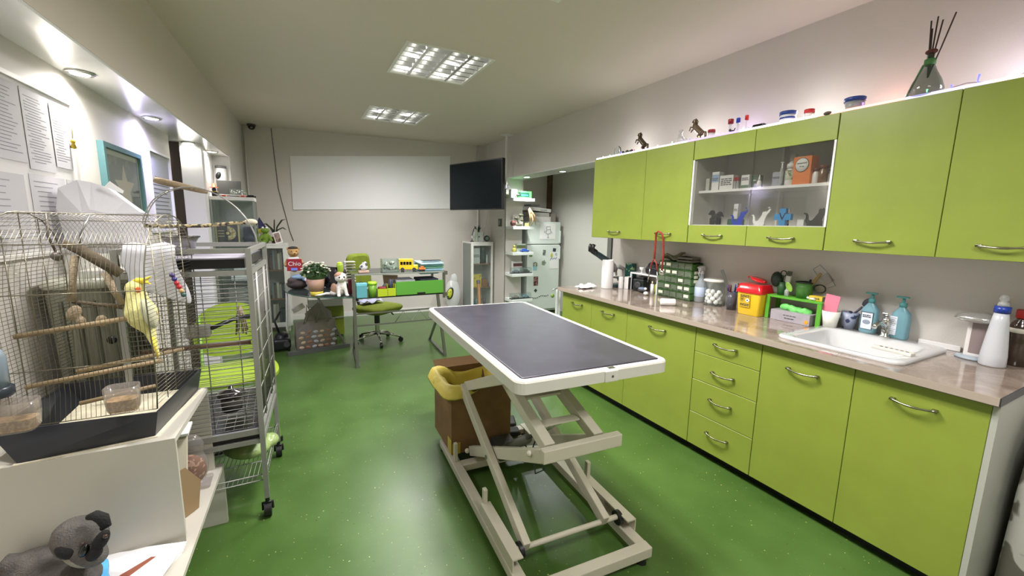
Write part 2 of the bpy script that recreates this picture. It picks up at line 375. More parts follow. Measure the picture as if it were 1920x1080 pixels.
downlight(3.018, 5.342, 2.13, 'round downlight in the right beam above the white shelves', 24, (.95, 1, .98))
lamp('SPOT', 'downlight_lamp', (-.89, 1.75, 2.13), 16, (1, .97, .93), .04, (0, 0, 0), spot=2.5, blend=1.0)

# ---------------------------------------------------------------- kitchen units (right wall); local x runs towards the camera, y into the wall
RZ = -PI/2
def handle(parent, x, z, y=0.0, L=.15):
    "bow handle with a waisted twist; two feet on the door"
    g = G(); n = 10; pts = []; rs = []
    for i in range(n+1):
        u = i/n; pts.append((x-L/2+L*u, y-.014-.016*math.sin(PI*u), z-.006*math.sin(PI*u)-.004*(1-2*u)*0)); rs.append(.0062-.0026*math.sin(PI*u)+(.0016 if 4 <= i <= 6 else 0))
    g.tube(pts, rs, 8)
    for sx in (-1, 1): g.obox((x+sx*(L/2-.008), y-.010, z), (.018, .020, .013), None, 0, .003)
    return g.build('handle', M('handle_metal', (150, 148, 125), .25, 1.0), parent)
def panel(parent, nm, x0, x1, z0, z1, y0=0.0, th=.018, m=None):
    return G().box(x0+.0015, x1-.0015, y0, y0+th, z0+.0015, z1-.0015, b=.0015, seg=1).build(nm, m or lime, parent)
def base_unit(Y0, w, label, fronts):
    "Y0 = far end in world Y; fronts = (kind,x0,x1,z0,z1,hx,hz)"
    t = thing('base_cabinet', label, 'cabinet', (2.25, Y0, 0), RZ, 'lime green base cabinets under the worktop')
    g = G(); g.box(.001, .018, .019, .62, .10, .84); g.box(w-.018, w-.001, .019, .62, .10, .84); g.box(.018, w-.018, .019, .62, .10, .118); g.box(.018, w-.018, .60, .62, .118, .84); g.box(.018, w-.018, .019, .10, .82, .84)
    g.build('carcass', M('carcass_grey', (205, 205, 198), .5), t)
    G().box(0.001, w-.001, .06, .075, .0, .10).build('plinth', black, t)
    for k, x0, x1, z0, z1, hx, hz in fronts:
        p = panel(t, k, x0, x1, z0, z1)
        handle(p, hx, hz)
    return t
base_unit(3.24, .872, 'two-door lime green base cabinet at the far end of the worktop', [('door', 0, .436, .06, .842, .24, .763), ('door', .436, .872, .06, .842, .658, .763)])
base_unit(2.368, .62, 'wide single-door lime green base cabinet beside the drawers', [('door', 0, .62, .06, .842, .31, .755)])
base_unit(1.747, .427, 'lime green base cabinet with four stacked drawers', [('drawer', 0, .427, .682, .842, .213, .763), ('drawer', 0, .427, .502, .682, .213, .587), ('drawer', 0, .427, .282, .502, .213, .410), ('drawer', 0, .427, .06, .282, .213, .192)])
b = base_unit(1.319, .857, 'two-door lime green base cabinet beneath the white sink', [('door', 0, .428, .06, .842, .214, .753), ('door', .428, .857, .06, .842, .643, .757)])
G().box(.857, .875, 0, .645, .0, .842).build('end_panel', M('end_panel_grey', (178, 178, 168), .45), b)
# worktop slab with the sink cut-out
def marble():
    m = M('worktop_marble', (196, 180, 165), .12, coat=.4); n = m.node_tree.nodes; l = m.node_tree.links; b = n['Principled BSDF']; tc = n.new('ShaderNodeTexCoord')
    t = n.new('ShaderNodeTexNoise'); t.inputs['Scale'].default_value = 5; t.inputs['Detail'].default_value = 9; t.inputs['Distortion'].default_value = 1.6; l.new(tc.outputs['Object'], t.inputs['Vector'])
    r = n.new('ShaderNodeValToRGB'); l.new(t.outputs[0], r.inputs[0]); e = r.color_ramp.elements; e[0].position = .3; e[0].color = lin((122, 108, 96)); e[1].position = .7; e[1].color = lin((168, 154, 142))
    q = e.new(.5); q.color = lin((146, 131, 118)); l.new(r.outputs[0], b.inputs['Base Color']); return m
mb = marble()
SK = (2.335, 2.785, .79, 1.27)  # bowl opening x0,x1,y0,y1
w = thing('worktop', 'glossy beige marbled worktop running above the lime base cabinets', 'worktop', (2.22, .44, .845))
def wl(x0, x1, y0, y1): return (x0-2.22, x1-2.22, y0-.44, y1-.44)
g = G()
for a in ((2.22, SK[0], .443, 3.28), (SK[1], 2.896, .443, 3.28), (SK[0], SK[1], .443, SK[2]), (SK[0], SK[1], SK[3], 3.28)):
    q = wl(*a); g.box(*q, 0, .035)
g.build('slab', mb, w)
G().box(-.004, .0, .003, 2.84, .004, .0345).build('edge_band', M('worktop_edge', (172, 158, 144), .25), w)
G().box(.0, .676, .0-.0005, .003, .002, .034).build('end_strip', dgrey, w)
solo('plastic_strip', 'white plastic strip lying against the wall behind the sink', 'strip', G().box(-.006, .0, 0, .16, 0, .028, b=.002), whiteg, (2.894, .735, .8805))
# sink
s = thing('sink', 'white ceramic drop-in sink with chrome mixer tap', 'sink', (2.585, 1.030, .8805))
def rrect(hx, hy, r, z, n=6, cx=0, cy=0):
    o = []
    for sx, sy, a in ((1, 1, 0), (-1, 1, PI/2), (-1, -1, PI), (1, -1, 1.5*PI)):
        for i in range(n+1): t = a+PI/2*i/n; o.append((cx+sx*(hx-r)+r*math.cos(t), cy+sy*(hy-r)+r*math.sin(t), z))
    return o
rings = [rrect(.265, .269, .05, 0), rrect(.268, .272, .05, .010), rrect(.262, .266, .05, .017), rrect(.212, .225, .06, .017, cx=-.03), rrect(.196, .208, .06, .008, cx=-.03), rrect(.172, .185, .07, -.10, cx=-.03), rrect(.12, .13, .08, -.13, cx=-.03), rrect(.02, .02, .015, -.136, cx=-.03)]
g = G(); nn = len(rings[0]); vs = [p for r_ in rings for p in r_]
g.add(vs, [(i*nn+k, i*nn+(k+1) % nn, (i+1)*nn+(k+1) % nn, (i+1)*nn+k) for i in range(len(rings)-1) for k in range(nn)], 0, True)
g.add(rings[-1], [tuple(range(nn))])
g.build('basin', M('ceramic', (205, 205, 204), .08, coat=.5), s)
G().lathe([(.02, 0), (.022, .003), (.012, .004), (.001, .002)], (-.03, 0, -.135), 16).build('drain', chrome, s)
f = G().lathe([(.026, .0), (.026, .006), (.019, .012), (.019, .075), (.022, .085), (.020, .10), (.008, .108), (.001, .109)], (.235, -.02, .017), 20)
f.tube([(.235, -.02, .055), (.20, -.02, .085), (.16, -.018, .10), (.12, -.016, .092), (.108, -.015, .078)], [.013, .013, .012, .011, .011], 10)
f.obox((.214, -.022, .136), (.075, .022, .008), rotm(0, .45, .1), 0, .003).cyl((.235, -.02, .105), (.232, -.02, .128), .012)
f.build('tap', chrome, s)
# wall cabinets
def wall_unit(Y0, w, label, group=True):
    t = thing('wall_cabinet', label, 'cabinet', (2.54, Y0, 1.352), RZ, 'lime green wall cabinets'); return t
def wall_box(t, w, shelf=False):
    H = .713; g = G(); g.box(.001, .017, .019, .357, 0, H); g.box(w-.017, w-.001, .019, .357, 0, H); g.box(.017, w-.017, .019, .357, 0, .016); g.box(.017, w-.017, .019, .357, H-.016, H); g.box(.017, w-.017, .345, .357, .016, H-.016)
    g.build('carcass', M('carcass_pale', (214, 212, 206), .5), t)
for Y0, w, lab, drs in ((3.218, .65, 'lime green wall cabinet at the far left end of the row', [(0, .65, .32)]),
                        (2.568, .45, 'narrow lime green wall cabinet holding the stethoscope on its handle', [(0, .45, .23)]),
                        (1.228, .448, 'lime green wall cabinet just right of the glass cabinet', [(0, .448, .215)]),
                        (.78, .45, 'lime green wall cabinet at the right edge of the picture under the fairy lights', [(0, .45, .20)])):
    t = wall_unit(Y0, w, lab); wall_box(t, w)
    for x0, x1, hx in drs: p = panel(t, 'door', x0, x1, 0, .713); handle(p, hx, .06)
t = wall_unit(2.114, .884, 'wall cabinet with two glass doors showing medicine boxes'); wall_box(t, .884)
G().box(.017, .867, .06, .345, .352, .368).build('shelf', whiteg, t)
G().box(.017, .867, .02, .345, .117, .132).build('shelf', whiteg, t)
G().box(.436, .446, .30, .345, .016, .697).build('divider', white, t)
gp = glassm('cabinet_glass', (214, 214, 208), .02, .02)
for x0, x1, hx in ((0, .442, .205), (.442, .884, .66)):
    p = panel(t, 'door', x0, x1, .578, .713); panel(p, 'lower_rail', x0, x1, 0, .128)
    G().box(x0+.004, x1-.004, .007, .011, .128, .578).build('glass_pane', gp, p)
    handle(p, hx, .06)
G().box(.0, .010, -.001, .017, .128, .578).build('side_strip', whiteg, t); G().box(.874, .884, -.001, .017, .128, .578).build('side_strip', whiteg, t)

# ---------------------------------------------------------------- things on the worktop (top at z .8805)
Z = .8805
def bottle(g, prof, n=20, mi=0, c=(0, 0, 0)): return g.lathe(prof, c, n, mi)
# crumpled tissues
def crumple(w, d, h, n=8, seed=1):
    R_ = random.Random(seed); return [[(-w/2+w*i/n+R_.uniform(-1, 1)*w*.03, -d/2+d*j/n+R_.uniform(-1, 1)*d*.03, .003+h*R_.random()*(1 if 0 < i < n and 0 < j < n else .35)) for j in range(n+1)] for i in range(n+1)]
solo('tissue', 'crumpled white tissue lying at the far end of the worktop', 'tissue', G().sheet(crumple(.20, .12, .035), .002), paper, (2.44, 3.13, Z+.002), .2)
# microscope: base, arm, head, eyepieces, stage
t = thing('microscope', 'black and grey microscope behind the tall white paper roll', 'microscope', (2.79, 3.08, Z))
G().box(-.09, .07, -.06, .06, 0, .03, b=.01).build('base', M('scope_dark', (36, 60, 62), .35), t)
G().tube([(.05, 0, .02), (.065, 0, .10), (.05, 0, .17), (-.01, 0, .195), (-.05, 0, .185)], [.022, .02, .02, .022, .02], 10).build('arm', M('scope_grey', (150, 148, 145), .35), t)
G().box(-.07, .03, -.045, .045, .085, .095, b=.003).build('stage', black, t)
G().tube([(-.06, 0, .155), (-.085, 0, .20), (-.12, 0, .235)], [.03, .034, .028], 12).build('head', M('scope_grey', (150, 148, 145), .35), t)
G().cyl((-.05, 0, .165), (-.035, 0, .11), .014, .010).build('objective', chrome, t)
G().tube([(-.12, 0, .235), (-.27, 0, .315), (-.335, 0, .345)], [.032, .026, .023], 12).build('tube', M('scope_dark', (36, 60, 62), .35), t)
for s_ in (-1, 1): G().tube([(-.31, .016*s_, .34), (-.35, .02*s_, .36), (-.352, .022*s_, .385), (-.34, .022*s_, .408)], [.022, .022, .016, .018], 10).build('eyepiece', black, t)
G().cyl((.05, -.06, .06), (.05, .06, .06), .018).build('focus_knob', black, t)
solo('paper_roll', 'tall white paper roll standing upright in front of the microscope', 'paper roll', G().lathe([(.015, .262), (.015, .268), (.052, .268), (.054, .262), (.054, .004), (.052, 0), (.002, 0)], n=32), paper, (2.61, 3.04, Z))
t = thing('carton_box', 'dark green printed box standing behind the small white cylinder', 'box', (2.83, 2.97, Z), RZ)
g = G().box(-.045, .045, -.03, .03, 0, .235, b=.006); g.build('box', spots('dark_green_print', (20, 62, 55), (120, 140, 90), 30, .6, .3), t)
G().box(-.03, .03, -.032, -.030, .03, .10).build('printed_label', spots('green_label', (30, 120, 95), (180, 220, 190), 60, .5), t)
solo('salt_cylinder', 'small plain white cylinder between the paper roll and white wire rack', 'container', G().lathe([(.021, 0), (.022, .004), (.022, .108), (.019, .112), (.001, .112)], n=24), white, (2.715, 2.969, Z))
t = thing('carton_box', 'small white box with a black side at the left leg of the wire rack', 'box', (2.775, 2.925, Z), RZ+.15)
G().box(-.035, .015, -.03, .03, 0, .112, b=.001, seg=1).build('front', white, t); G().box(.015, .034, -.03, .03, 0, .112, b=.001, seg=1).build('side', black, t)
t = thing('speaker_cube', 'black cube under the white wire rack', 'speaker', (2.80, 2.795, Z), RZ+.2)
G().box(-.055, .055, -.05, .05, 0, .11, b=.008).build('case', M('dark_olive', (28, 36, 30), .35), t); G().lathe([(.03, 0), (.034, .006), (.02, .008), (.001, .004)], (0, -.05, .055), 20, R=rotm(PI/2)).build('grille', dgrey, t)
G().box(-.03, .045, -.04, .03, .11, .128, b=.006).build('lid', black, t)
# white wire rack
t = thing('counter_rack', 'white metal counter rack with a black bag on top', 'rack', (2.83, 2.735, Z), RZ)
G().box(-.165, .165, -.07, .07, .150, .163, b=.003).build('top', whiteg, t)
for x in (-.158, .158):
    for y in (-.063, .063): G().box(x-.006, x+.006, y-.006, y+.006, 0, .150).build('leg', whiteg, t)
t = thing('camera_bag', 'black padded bag lying on the white counter rack', 'bag', (2.82, 2.655, Z+.163), RZ)
fuse(G().box(-.085, .085, -.05, .05, .0, .07, b=.02).ell((-.03, 0, .08), (.05, .045, .03)).ell((.04, 0, .075), (.045, .04, .025)).build('body', M('bag_black', (24, 24, 27), .6, bump=.3), t), .008)
G().tube([(-.07, -.052, .05), (0, -.056, .06), (.07, -.052, .05)], .004, 6).build('zip', dgrey, t)
solo('egg_cup', 'tiny white cup on the left of the black bag on the rack', 'cup', G().lathe([(.010, 0), (.004, .006), (.004, .022), (.018, .03), (.021, .052), (.018, .05), (.001, .03)], n=18), whiteg, (2.80, 2.80, Z+.163))
solo('glue_tube', 'yellow green tube leaning beside the organizer under the rack', 'bottle', G().lathe([(.013, 0), (.013, .07), (.006, .082), (.006, .10), (.001, .10)], n=14), M('lime_tube', (190, 200, 60), .3), (2.845, 2.66, Z))
t = thing('ointment_tube', 'white capped tube standing at the right front leg of the wire rack', 'tube', (2.742, 2.607, Z))
G().lathe([(.013, 0), (.014, .09), (.001, .09)], n=14).build('body', whiteg, t); G().lathe([(.006, .09), (.006, .113), (.001, .115)], n=10).build('cap', M('straw_cap', (215, 205, 160), .4), t)
t = thing('tape_dispenser', 'blue grey rounded gadget on the worktop below the rack', 'dispenser', (2.74, 2.715, Z), RZ)
G().ell((0, 0, .022), (.05, .035, .020)).build('lower_shell', dgrey, t); G().ell((-.003, 0, .030), (.042, .030, .018)).build('upper_shell', M('gadget_blue', (110, 125, 150), .3), t); G().ell((.045, -.01, .040), (.014, .012, .012)).build('knob', whiteg, t)
solo('hard_egg', 'small white egg-shaped object lying on the worktop', 'egg', G().ell((0, 0, .0165), (.025, .020, .0165)), whiteg, (2.655, 2.59, Z), .6)
# drawer organizer 5x5
t = thing('drawer_organizer', 'green parts organizer with twenty-five small clear drawers', 'organizer', (2.765, 2.40, Z), RZ)
og = M('organizer_green', (62, 104, 42), .4); w_, h_, d_ = .335, .30, .125
g = G().box(-w_/2, w_/2, .004, d_, 0, .006).box(-w_/2, w_/2, .004, d_, h_-.006, h_).box(-w_/2, -w_/2+.006, .0, d_, 0, h_).box(w_/2-.006, w_/2, 0, d_, 0, h_).box(-w_/2, w_/2, d_-.004, d_, 0, h_)
for i in range(1, 5): g.box(-w_/2+w_*i/5-.002, -w_/2+w_*i/5+.002, .004, d_, .006, h_-.006); g.box(-w_/2, w_/2, .0, d_, h_*i/5-.003, h_*i/5+.003)
g.build('case', og, t)
org_glass = glassm('drawer_clear', (150, 165, 140), .35, .1); lab = M('drawer_label', (228, 228, 205), .7)
labeled = {(0, 4), (1, 4), (1, 3), (2, 3), (0, 3), (3, 2), (1, 1), (3, 1), (4, 1), (0, 0), (4, 0)}
cont = spots('small_parts', (60, 62, 50), (190, 190, 170), 90, .55, .6)
for j in range(5):
    for i in range(5):
        x0 = -w_/2+.007+i*(w_-.008)/5; x1 = x0+(w_-.008)/5-.005; z0 = .007+j*h_/5; z1 = z0+h_/5-.013
        dr = G().box(x0, x1, -.002, .0, z0, z1).box(x0+.015, x1-.015, -.010, -.002, z0+.008, z0+.012).box(x0, x1, 0, .11, z0, z0+.002).build('drawer', org_glass, t)
        G().box(x0+.003, x1-.003, .003, .10, z0+.003, z0+.018+.012*((i*7+j*3) % 3)/2).build('contents', cont, dr)
        if (i, j) in labeled: G().box(x0+.008, x1-.008, -.0035, -.002, z0+.018, z1-.006).build('paper_label', lab, dr)
for k in range(3): G().box(w_/2, w_/2+.001, .03, .075, .215-.035*k, .238-.035*k).build('side_label', lab, t)
solo('folded_case', 'olive and grey folded pouch on the left of the organizer top', 'pouch', G().sheet([[(-.075+.15*i/6, -.05+.1*j/5, .012+.03*math.sin(i*.9)*math.cos(j*.7)+.025*i/6) for j in range(6)] for i in range(7)], .012), M('olive_pouch', (120, 122, 92), .6), (2.82, 2.47, Z+.312), RZ)
t = thing('letter_tray', 'grey metal trays stacked on the right of the organizer top', 'tray', (2.825, 2.325, Z+.3005), RZ)
for k in range(2): G().box(-.07, .07, -.045, .055, .024*k, .024*k+.003).box(-.07, -.067, -.045, .055, .024*k, .024*k+.022).box(.067, .07, -.045, .055, .024*k, .024*k+.022).box(-.067, .067, .052, .055, .024*k, .024*k+.022).box(-.067, .067, -.045, -.042, .024*k, .024*k+.018).build('tray', M('tray_grey', (120, 118, 108), .4, .5), t)
solo('bandage_roll', 'white bandage roll lying on its side near the worktop edge', 'roll', G().lathe([(.006, -.052), (.0245, -.052), (.026, -.048), (.026, .048), (.0245, .052), (.006, .052), (.006, -.05)], (0, 0, .026), 22, R=rotm(0, PI/2)), paper, (2.47, 2.185, Z), -.62)
# trigger spray bottle
def spray(nm, label, loc, body, cap, h=.3, r=.042, liquid=None, labelm=None):
    t = thing(nm, label, 'bottle', loc, RZ); k = h/.3
    G().lathe([(r*.9, 0), (r, .006), (r, .125*k), (r*.9, .15*k), (r*.45, .18*k), (r*.36, .20*k), (r*.36, .225*k), (.001, .225*k)], n=26).build('body', body, t)
    if labelm: G().lathe([(r+.0006, .045*k), (r+.0012, .046*k), (r+.0012, .118*k), (r+.0006, .119*k)], n=26).build('label_wrap', labelm, t)
    g = G().cyl((0, 0, .222*k), (0, 0, .245*k), .018); g.box(-.012, .012, -.035, .030, .243*k, .285*k, b=.008).cyl((0, -.035, .272*k), (0, -.048, .272*k), .007)
    g.tube([(0, -.024, .25*k), (0, -.034, .225*k), (0, -.026, .20*k)], [.006, .005, .004], 6).build('trigger_head', cap, t)
    return t
spray('spray_bottle', 'clear trigger spray bottle with pale blue label beside the organizer', (2.84, 2.20, Z), glassm('bottle_clear', (215, 222, 226), .45, .1), M('trigger_white', (205, 206, 208), .35), .3, .043, None, M('pale_blue_label', (196, 210, 232), .6))
# jar of cotton balls
t = thing('cotton_jar', 'clear jar half full of white cotton balls', 'jar', (2.815, 2.06, Z))
G().lathe([(.066, 0), (.07, .004), (.072, .17), (.066, .18)], n=30).build('glass_body', clear, t)
G().lathe([(.066, .180), (.078, .181), (.080, .192), (.074, .198), (.002, .199)], n=30).build('lid', M('jar_lid_pale', (220, 218, 210), .3), t)
cb = M('cotton', (240, 238, 234), .9, bump=.3, bscale=200); k = 0; sh = G().ell((0, 0, 0), .0185, n=10, m=7); base = None
R_ = random.Random(3)
for lz in range(4):
    for q in range(7 if lz < 3 else 4):
        a = q*2*PI/6+lz*.5; rr = 0 if q == 6 else .044
        p = (2.815+rr*math.cos(a), 2.06+rr*math.sin(a), Z+.026+.026*lz+R_.uniform(-.003, .003))
        if base is None: base = solo('cotton_ball', 'white cotton ball lying inside the clear jar', 'cotton ball', sh, cb, p, 0, 'cotton balls in the jar')
        else: o = base.copy(); COL.objects.link(o); o.location = p; o.scale = (1, R_.uniform(.85, 1.1), R_.uniform(.85, 1.1))
# pen cup
t = thing('pen_cup', 'clear cup of pens and markers left of the yellow bin', 'cup', (2.79, 1.893, Z))
G().lathe([(.033, 0), (.036, .128), (.034, .128), (.031, .004), (.001, .004)], n=22).build('cup', glassm('smoky_cup', (120, 120, 130), .4, .1), t)
PENS = [('black', (24, 24, 26)), ('grey', (70, 70, 80)), ('violet', (70, 50, 110)), ('maroon', (90, 20, 30)), ('blue', (40, 50, 120)), ('charcoal', (50, 50, 50))]
for q, (nm, c) in enumerate(PENS):
    a = q*1.05; d = thing('pen', f'{nm} pen standing in the clear cup left of the yellow bin', 'pen', (2.79+.017*math.cos(a), 1.893+.017*math.sin(a), Z+.006))
    G().tube([(0, 0, 0), (.012*math.cos(a), .012*math.sin(a), .135)], .0045, 7).build('barrel', M('pen_'+nm, c, .3), d); G().tube([(.012*math.cos(a), .012*math.sin(a), .128), (.015*math.cos(a), .015*math.sin(a), .158+.006*q)], .0052, 7).build('cap', M('pen_'+nm, c, .3), d)
t = thing('spatula', 'long grey metal spatula leaning out of the pen cup', 'spatula', (2.79, 1.90, Z+.01))
G().tube([(0, 0, 0), (-.004, .03, .14)], .006, 8).build('grip', M('dark_red_grip', (70, 20, 24), .4), t); G().beam((-.004, .03, .14), (-.012, .085, .27), .004, .022).build('blade', steel, t)
# sharps container
t = thing('sharps_container', 'yellow medical waste bin with open red lid', 'waste bin', (2.775, 1.722, Z), RZ)
def loft(g, secs, mi=0, n=5, sm=True):
    "secs: (hx, hy, r, z, cx, cy)"
    rg = [rrect(a, b_, r, z, n, cx, cy) for a, b_, r, z, cx, cy in secs]; k = len(rg[0])
    g.add([p for r in rg for p in r], [(i*k+j, i*k+(j+1) % k, (i+1)*k+(j+1) % k, (i+1)*k+j) for i in range(len(rg)-1) for j in range(k)], mi, sm)
    g.add(rg[0], [tuple(reversed(range(k)))], mi); g.add(rg[-1], [tuple(range(k))], mi); return g
loft(G(), [(.072, .058, .014, 0, 0, 0), (.076, .062, .016, .006, 0, 0), (.084, .070, .016, .162, 0, 0)]).build('bin', M('bin_yellow', (232, 196, 40), .3), t)
loft(G(), [(.090, .076, .018, .152, 0, 0), (.092, .078, .018, .162, 0, 0), (.089, .074, .018, .172, 0, 0), (.080, .066, .022, .208, 0, 0), (.074, .060, .022, .212, 0, 0)]).build('lid', M('lid_red', (196, 22, 30), .22, coat=.3), t)
G().lathe([(.001, 0), (.05, 0), (.053, .004), (.05, .009), (.001, .012)], (.012, .012, .236), 28, R=rotm(.05, .30, .1)).box(.048, .066, -.010, .014, .226, .236, b=.003).build('flap', M('lid_red', (196, 22, 30), .22), t)
G().tube(arc(-.045, .247, .011, 0, PI, 8, lambda u, w: (u, .0, w)), .004, 6).build('flap_ring', M('lid_red', (196, 22, 30), .22), t)
lb = G().box(-.052, .018, -.0695, -.068, .058, .145).build('warning_label', M('label_olive', (205, 172, 40), .6), t, rot=(.035, 0, 0))
lb.location = (0, -.0015, 0)
for k, z_ in enumerate((.133, .073)): lines('label_print', .062, .018, 2, (-.017, -.0705, z_), ink, lb, 8+k)
text('biohazard_mark', '\u2623', .03, (-.036, -.0705, .108), (PI/2+.035, 0, 0), ink, lb)
G().prism([(.0, -.015), (.015, 0), (0, .015), (-.015, 0)], -.001, 0, 'y').build('hazard_diamond', paper, lb, loc=(.002, -.0705, .106))
G().prism([(.0, -.006), (.006, 0), (0, .006), (-.006, 0)], -.0016, -.001, 'y').build('diamond_mark', ink, lb, loc=(.002, -.0705, .106))
# green little shelf
sg = M('shelf_green', (92, 168, 52), .35)
t = thing('counter_shelf', 'bright green two-leg step shelf on the worktop holding cups', 'shelf', (2.765, 1.47, Z), RZ)
G().box(-.165, .165, 0, .125, .142, .156, b=.002, seg=1).build('top', sg, t)
for x in (-.153, .153):
    for y in (.006, .119): G().box(x-.012, x+.012, y-.006, y+.006, 0, .142, b=.001, seg=1).build('leg', sg, t)
# glove box
t = thing('glove_box', 'silver glove box with green gloves sticking out under the green shelf', 'glove box', (2.76, 1.475, Z), RZ)
G().box(-.118, .118, 0, .12, 0, .066, b=.001, seg=1).build('carton', M('box_silver', (170, 164, 170), .4, noise=.1, nscale=20), t)
G().ell((.10, -.001, .02), (.012, .001, .012)).build('orange_seal', M('seal_orange', (235, 160, 50), .5), t)
lines('label_print', .075, .010, 1, (.0, -.0006, .040), M('grey_ink', (90, 88, 95), .7), t, 3)
lines('label_print', .06, .009, 1, (.0, -.0006, .022), ink, t, 5)
g = G(); R_ = random.Random(5)
for k in range(9): g.ell((-.07+.018*k, .055+R_.uniform(-.02, .02), .072+R_.uniform(0, .016)), (.022, .018+R_.random()*.01, .012+R_.random()*.014), rotm(R_.random(), R_.random(), R_.random()*3))
fuse(g.build('gloves', M('glove_green', (120, 215, 110), .5, bump=.3), t), .005, 1)
solo('vaccine_bottle', 'small clear glass bottle behind the glove box', 'bottle', G().lathe([(.02, 0), (.021, .05), (.009, .062), (.009, .08), (.011, .082), (.011, .095), (.001, .095)], n=16), glassm('vial', (150, 165, 150), .35, .05), (2.862, 1.58, .8812))
# on the shelf
ZS = Z+.1565
def cup(nm, label, loc, r0, r1, h, m, cat='cup', lidm=None):
    t = thing(nm, label, cat, loc); G().lathe([(r0, 0), (r1, h), (r1-.002, h), (r0-.002, .003), (.001, .003)], n=24).build('cup', m, t); return t
t = cup('toothbrush_cup', 'dark green cup crowded with brushes at the left end of the green shelf', (2.835, 1.58, ZS), .026, .031, .085, M('cup_darkgreen', (50, 92, 52), .4))
G().ell((-.02, .03, .10), (.03, .035, .05)).build('brush_head', M('brush_dark', (24, 44, 32), .6, bump=.5), t)
G().tube(arc(0, .14, .018, 0, 2*PI, 12, lambda u, w: (0, u+.0, w)), .0035, 6).tube([(0, 0, .05), (0, .0, .125)], .004, 6).build('ring_handle', M('ring_green', (38, 84, 50), .3), t)
G().beam((0, -.025, .03), (0, -.035, .135), .012, .028).build('paste_tube', paper, t)
G().cyl((0, -.035, .128), (0, -.038, .158), .014).build('paste_cap', M('cap_olive', (80, 84, 72), .3), t)
t = cup('tool_cup', 'wide translucent green cup of grooming tools on the green shelf', (2.835, 1.445, ZS), .042, .050, .098, glassm('green_clear', (92, 150, 70), .55, .1))
G().tube(arc(0, 0, .049, 0, 2*PI, 24, lambda u, w: (u, w, .099)), .004, 6).build('rim', black, t)
G().beam((0, 0, .02), (-.01, -.085, .165), .010, .016).build('wooden_handle', M('pale_wood', (150, 128, 80), .5), t)
G().tube([(0, -.06, .085)]+[(0, -.085-.032*math.sin(a*PI/8), .07+.025*math.cos(a*PI/8)) for a in range(0, 17)], .004, 6).build('scissor_loop', black, t)
G().tube([(0, .0, .03), (0, -.03, .12)], .006, 6).build('marker', M('pen_black', (24, 24, 26), .3), t)
fr = G()
for a, b_ in (((0, -.035, .185), (0, -.07, .215)), ((0, -.07, .215), (0, -.125, .165)), ((0, -.125, .165), (0, -.165, .10)), ((0, -.165, .10), (0, -.115, .075)), ((0, -.035, .185), (0, -.075, .135)), ((0, -.075, .135), (0, -.04, .08))): fr.beam(a, b_, .004, .004)
fr.build('wire_brush_frame', steel, t); G().obox((0, -.115, .135), (.004, .06, .055), rotm(.8)).build('wire_brush_pad', M('pad_grey', (150, 146, 140), .6), t)
t = thing('spoon_bottle', 'small clear bottle with a lime leaf-shaped scoop on the green shelf', 'bottle', (2.80, 1.53, ZS))
G().lathe([(.012, 0), (.013, .035), (.009, .042), (.001, .042)], n=14).build('vial', frost, t); G().ell((-.0, -.010, .062), (.006, .018, .035), rotm(-.5)).build('scoop', M('scoop_lime', (150, 200, 80), .3), t)
solo('pill_tube', 'tiny white tube with round end on the front edge of the green shelf', 'tube', G().cyl((0, -.03, .009), (0, .03, .009), .007).ell((0, .034, .010), .010), whiteg, (2.80, 1.385, ZS), -.5)
t = thing('medicine_carton', 'small yellow and black flat box on the right end of the green shelf', 'box', (2.795, 1.345, ZS), RZ)
G().box(-.05, .025, 0, .05, 0, .027, b=.001, seg=1).build('front', M('box_yellow', (214, 186, 56), .5), t); G().box(.025, .035, 0, .05, 0, .027).build('dark_end', dgrey, t); lines('label_print', .05, .012, 2, (-.012, -.0006, .013), ink, t, 6)
t = thing('test_strip_pot', 'little black and white pot between the green shelf and the white cup', 'pot', (2.874, 1.283, Z))
G().lathe([(.020, 0), (.021, .04), (.001, .04)], n=18).build('jar', whiteg, t); G().ell((0, 0, .058), (.026, .026, .022)).build('contents', black, t)
# around the sink
ZK = Z+.0175
t = thing('sponge_cup', 'white tapered cup holding a pink card', 'cup', (2.79, 1.262, ZK)); G().lathe([(.032, 0), (.046, .095), (.043, .095), (.029, .003), (.001, .003)], n=26).build('cup', M('cup_white', (232, 232, 220), .35), t)
solo('pink_sponge', 'pink card standing in the white tapered cup', 'card', G().obox((0, .0, .12), (.004, .075, .115), rotm(.12), 0, .001), M('pink', (226, 128, 148), .8), (2.79, 1.268, ZK+.012))
t = thing('scissor_cup', 'grey printed cup beside the white cup behind the sink', 'cup', (2.862, 1.20, ZK)); G().lathe([(.030, 0), (.042, .095), (.039, .095), (.027, .003), (.001, .003)], n=24).build('cup', spots('cup_print', (150, 158, 178), (50, 60, 90), 28, .55, .4), t)
solo('dog_comb', 'dark handled brush leaning out of the grey printed cup', 'brush', G().tube([(0, .01, 0), (0, -.055, .085)], .006, 8).ell((0, -.075, .115), (.010, .018, .03), rotm(.7)), M('brush_slate', (60, 62, 74), .4), (2.862, 1.20, ZK+.05))
sb = M('soap_blue', (124, 172, 184), .2, trans=.2)
def soap(label, loc, wdt):
    t = thing('soap_bottle', label, 'soap bottle', loc, RZ, None)
    loft(G(), [(.036, .022, .018, 0, 0, 0), (.040, .025, .02, .008, 0, 0), (.040, .025, .02, .10, 0, 0), (.036, .024, .02, .135, 0, 0), (.016, .014, .012, .165, 0, 0), (.013, .013, .012, .172, 0, 0)]).build('bottle', sb, t)
    G().lathe([(.016, .170), (.016, .190), (.006, .194), (.006, .218), (.001, .218)], n=16).obox((-.004, -.004, .222), (.052, .022, .010), rotm(0, 0, .2), 0, .003).build('pump', M('pump_teal', (80, 150, 150), .3), t)
    return t
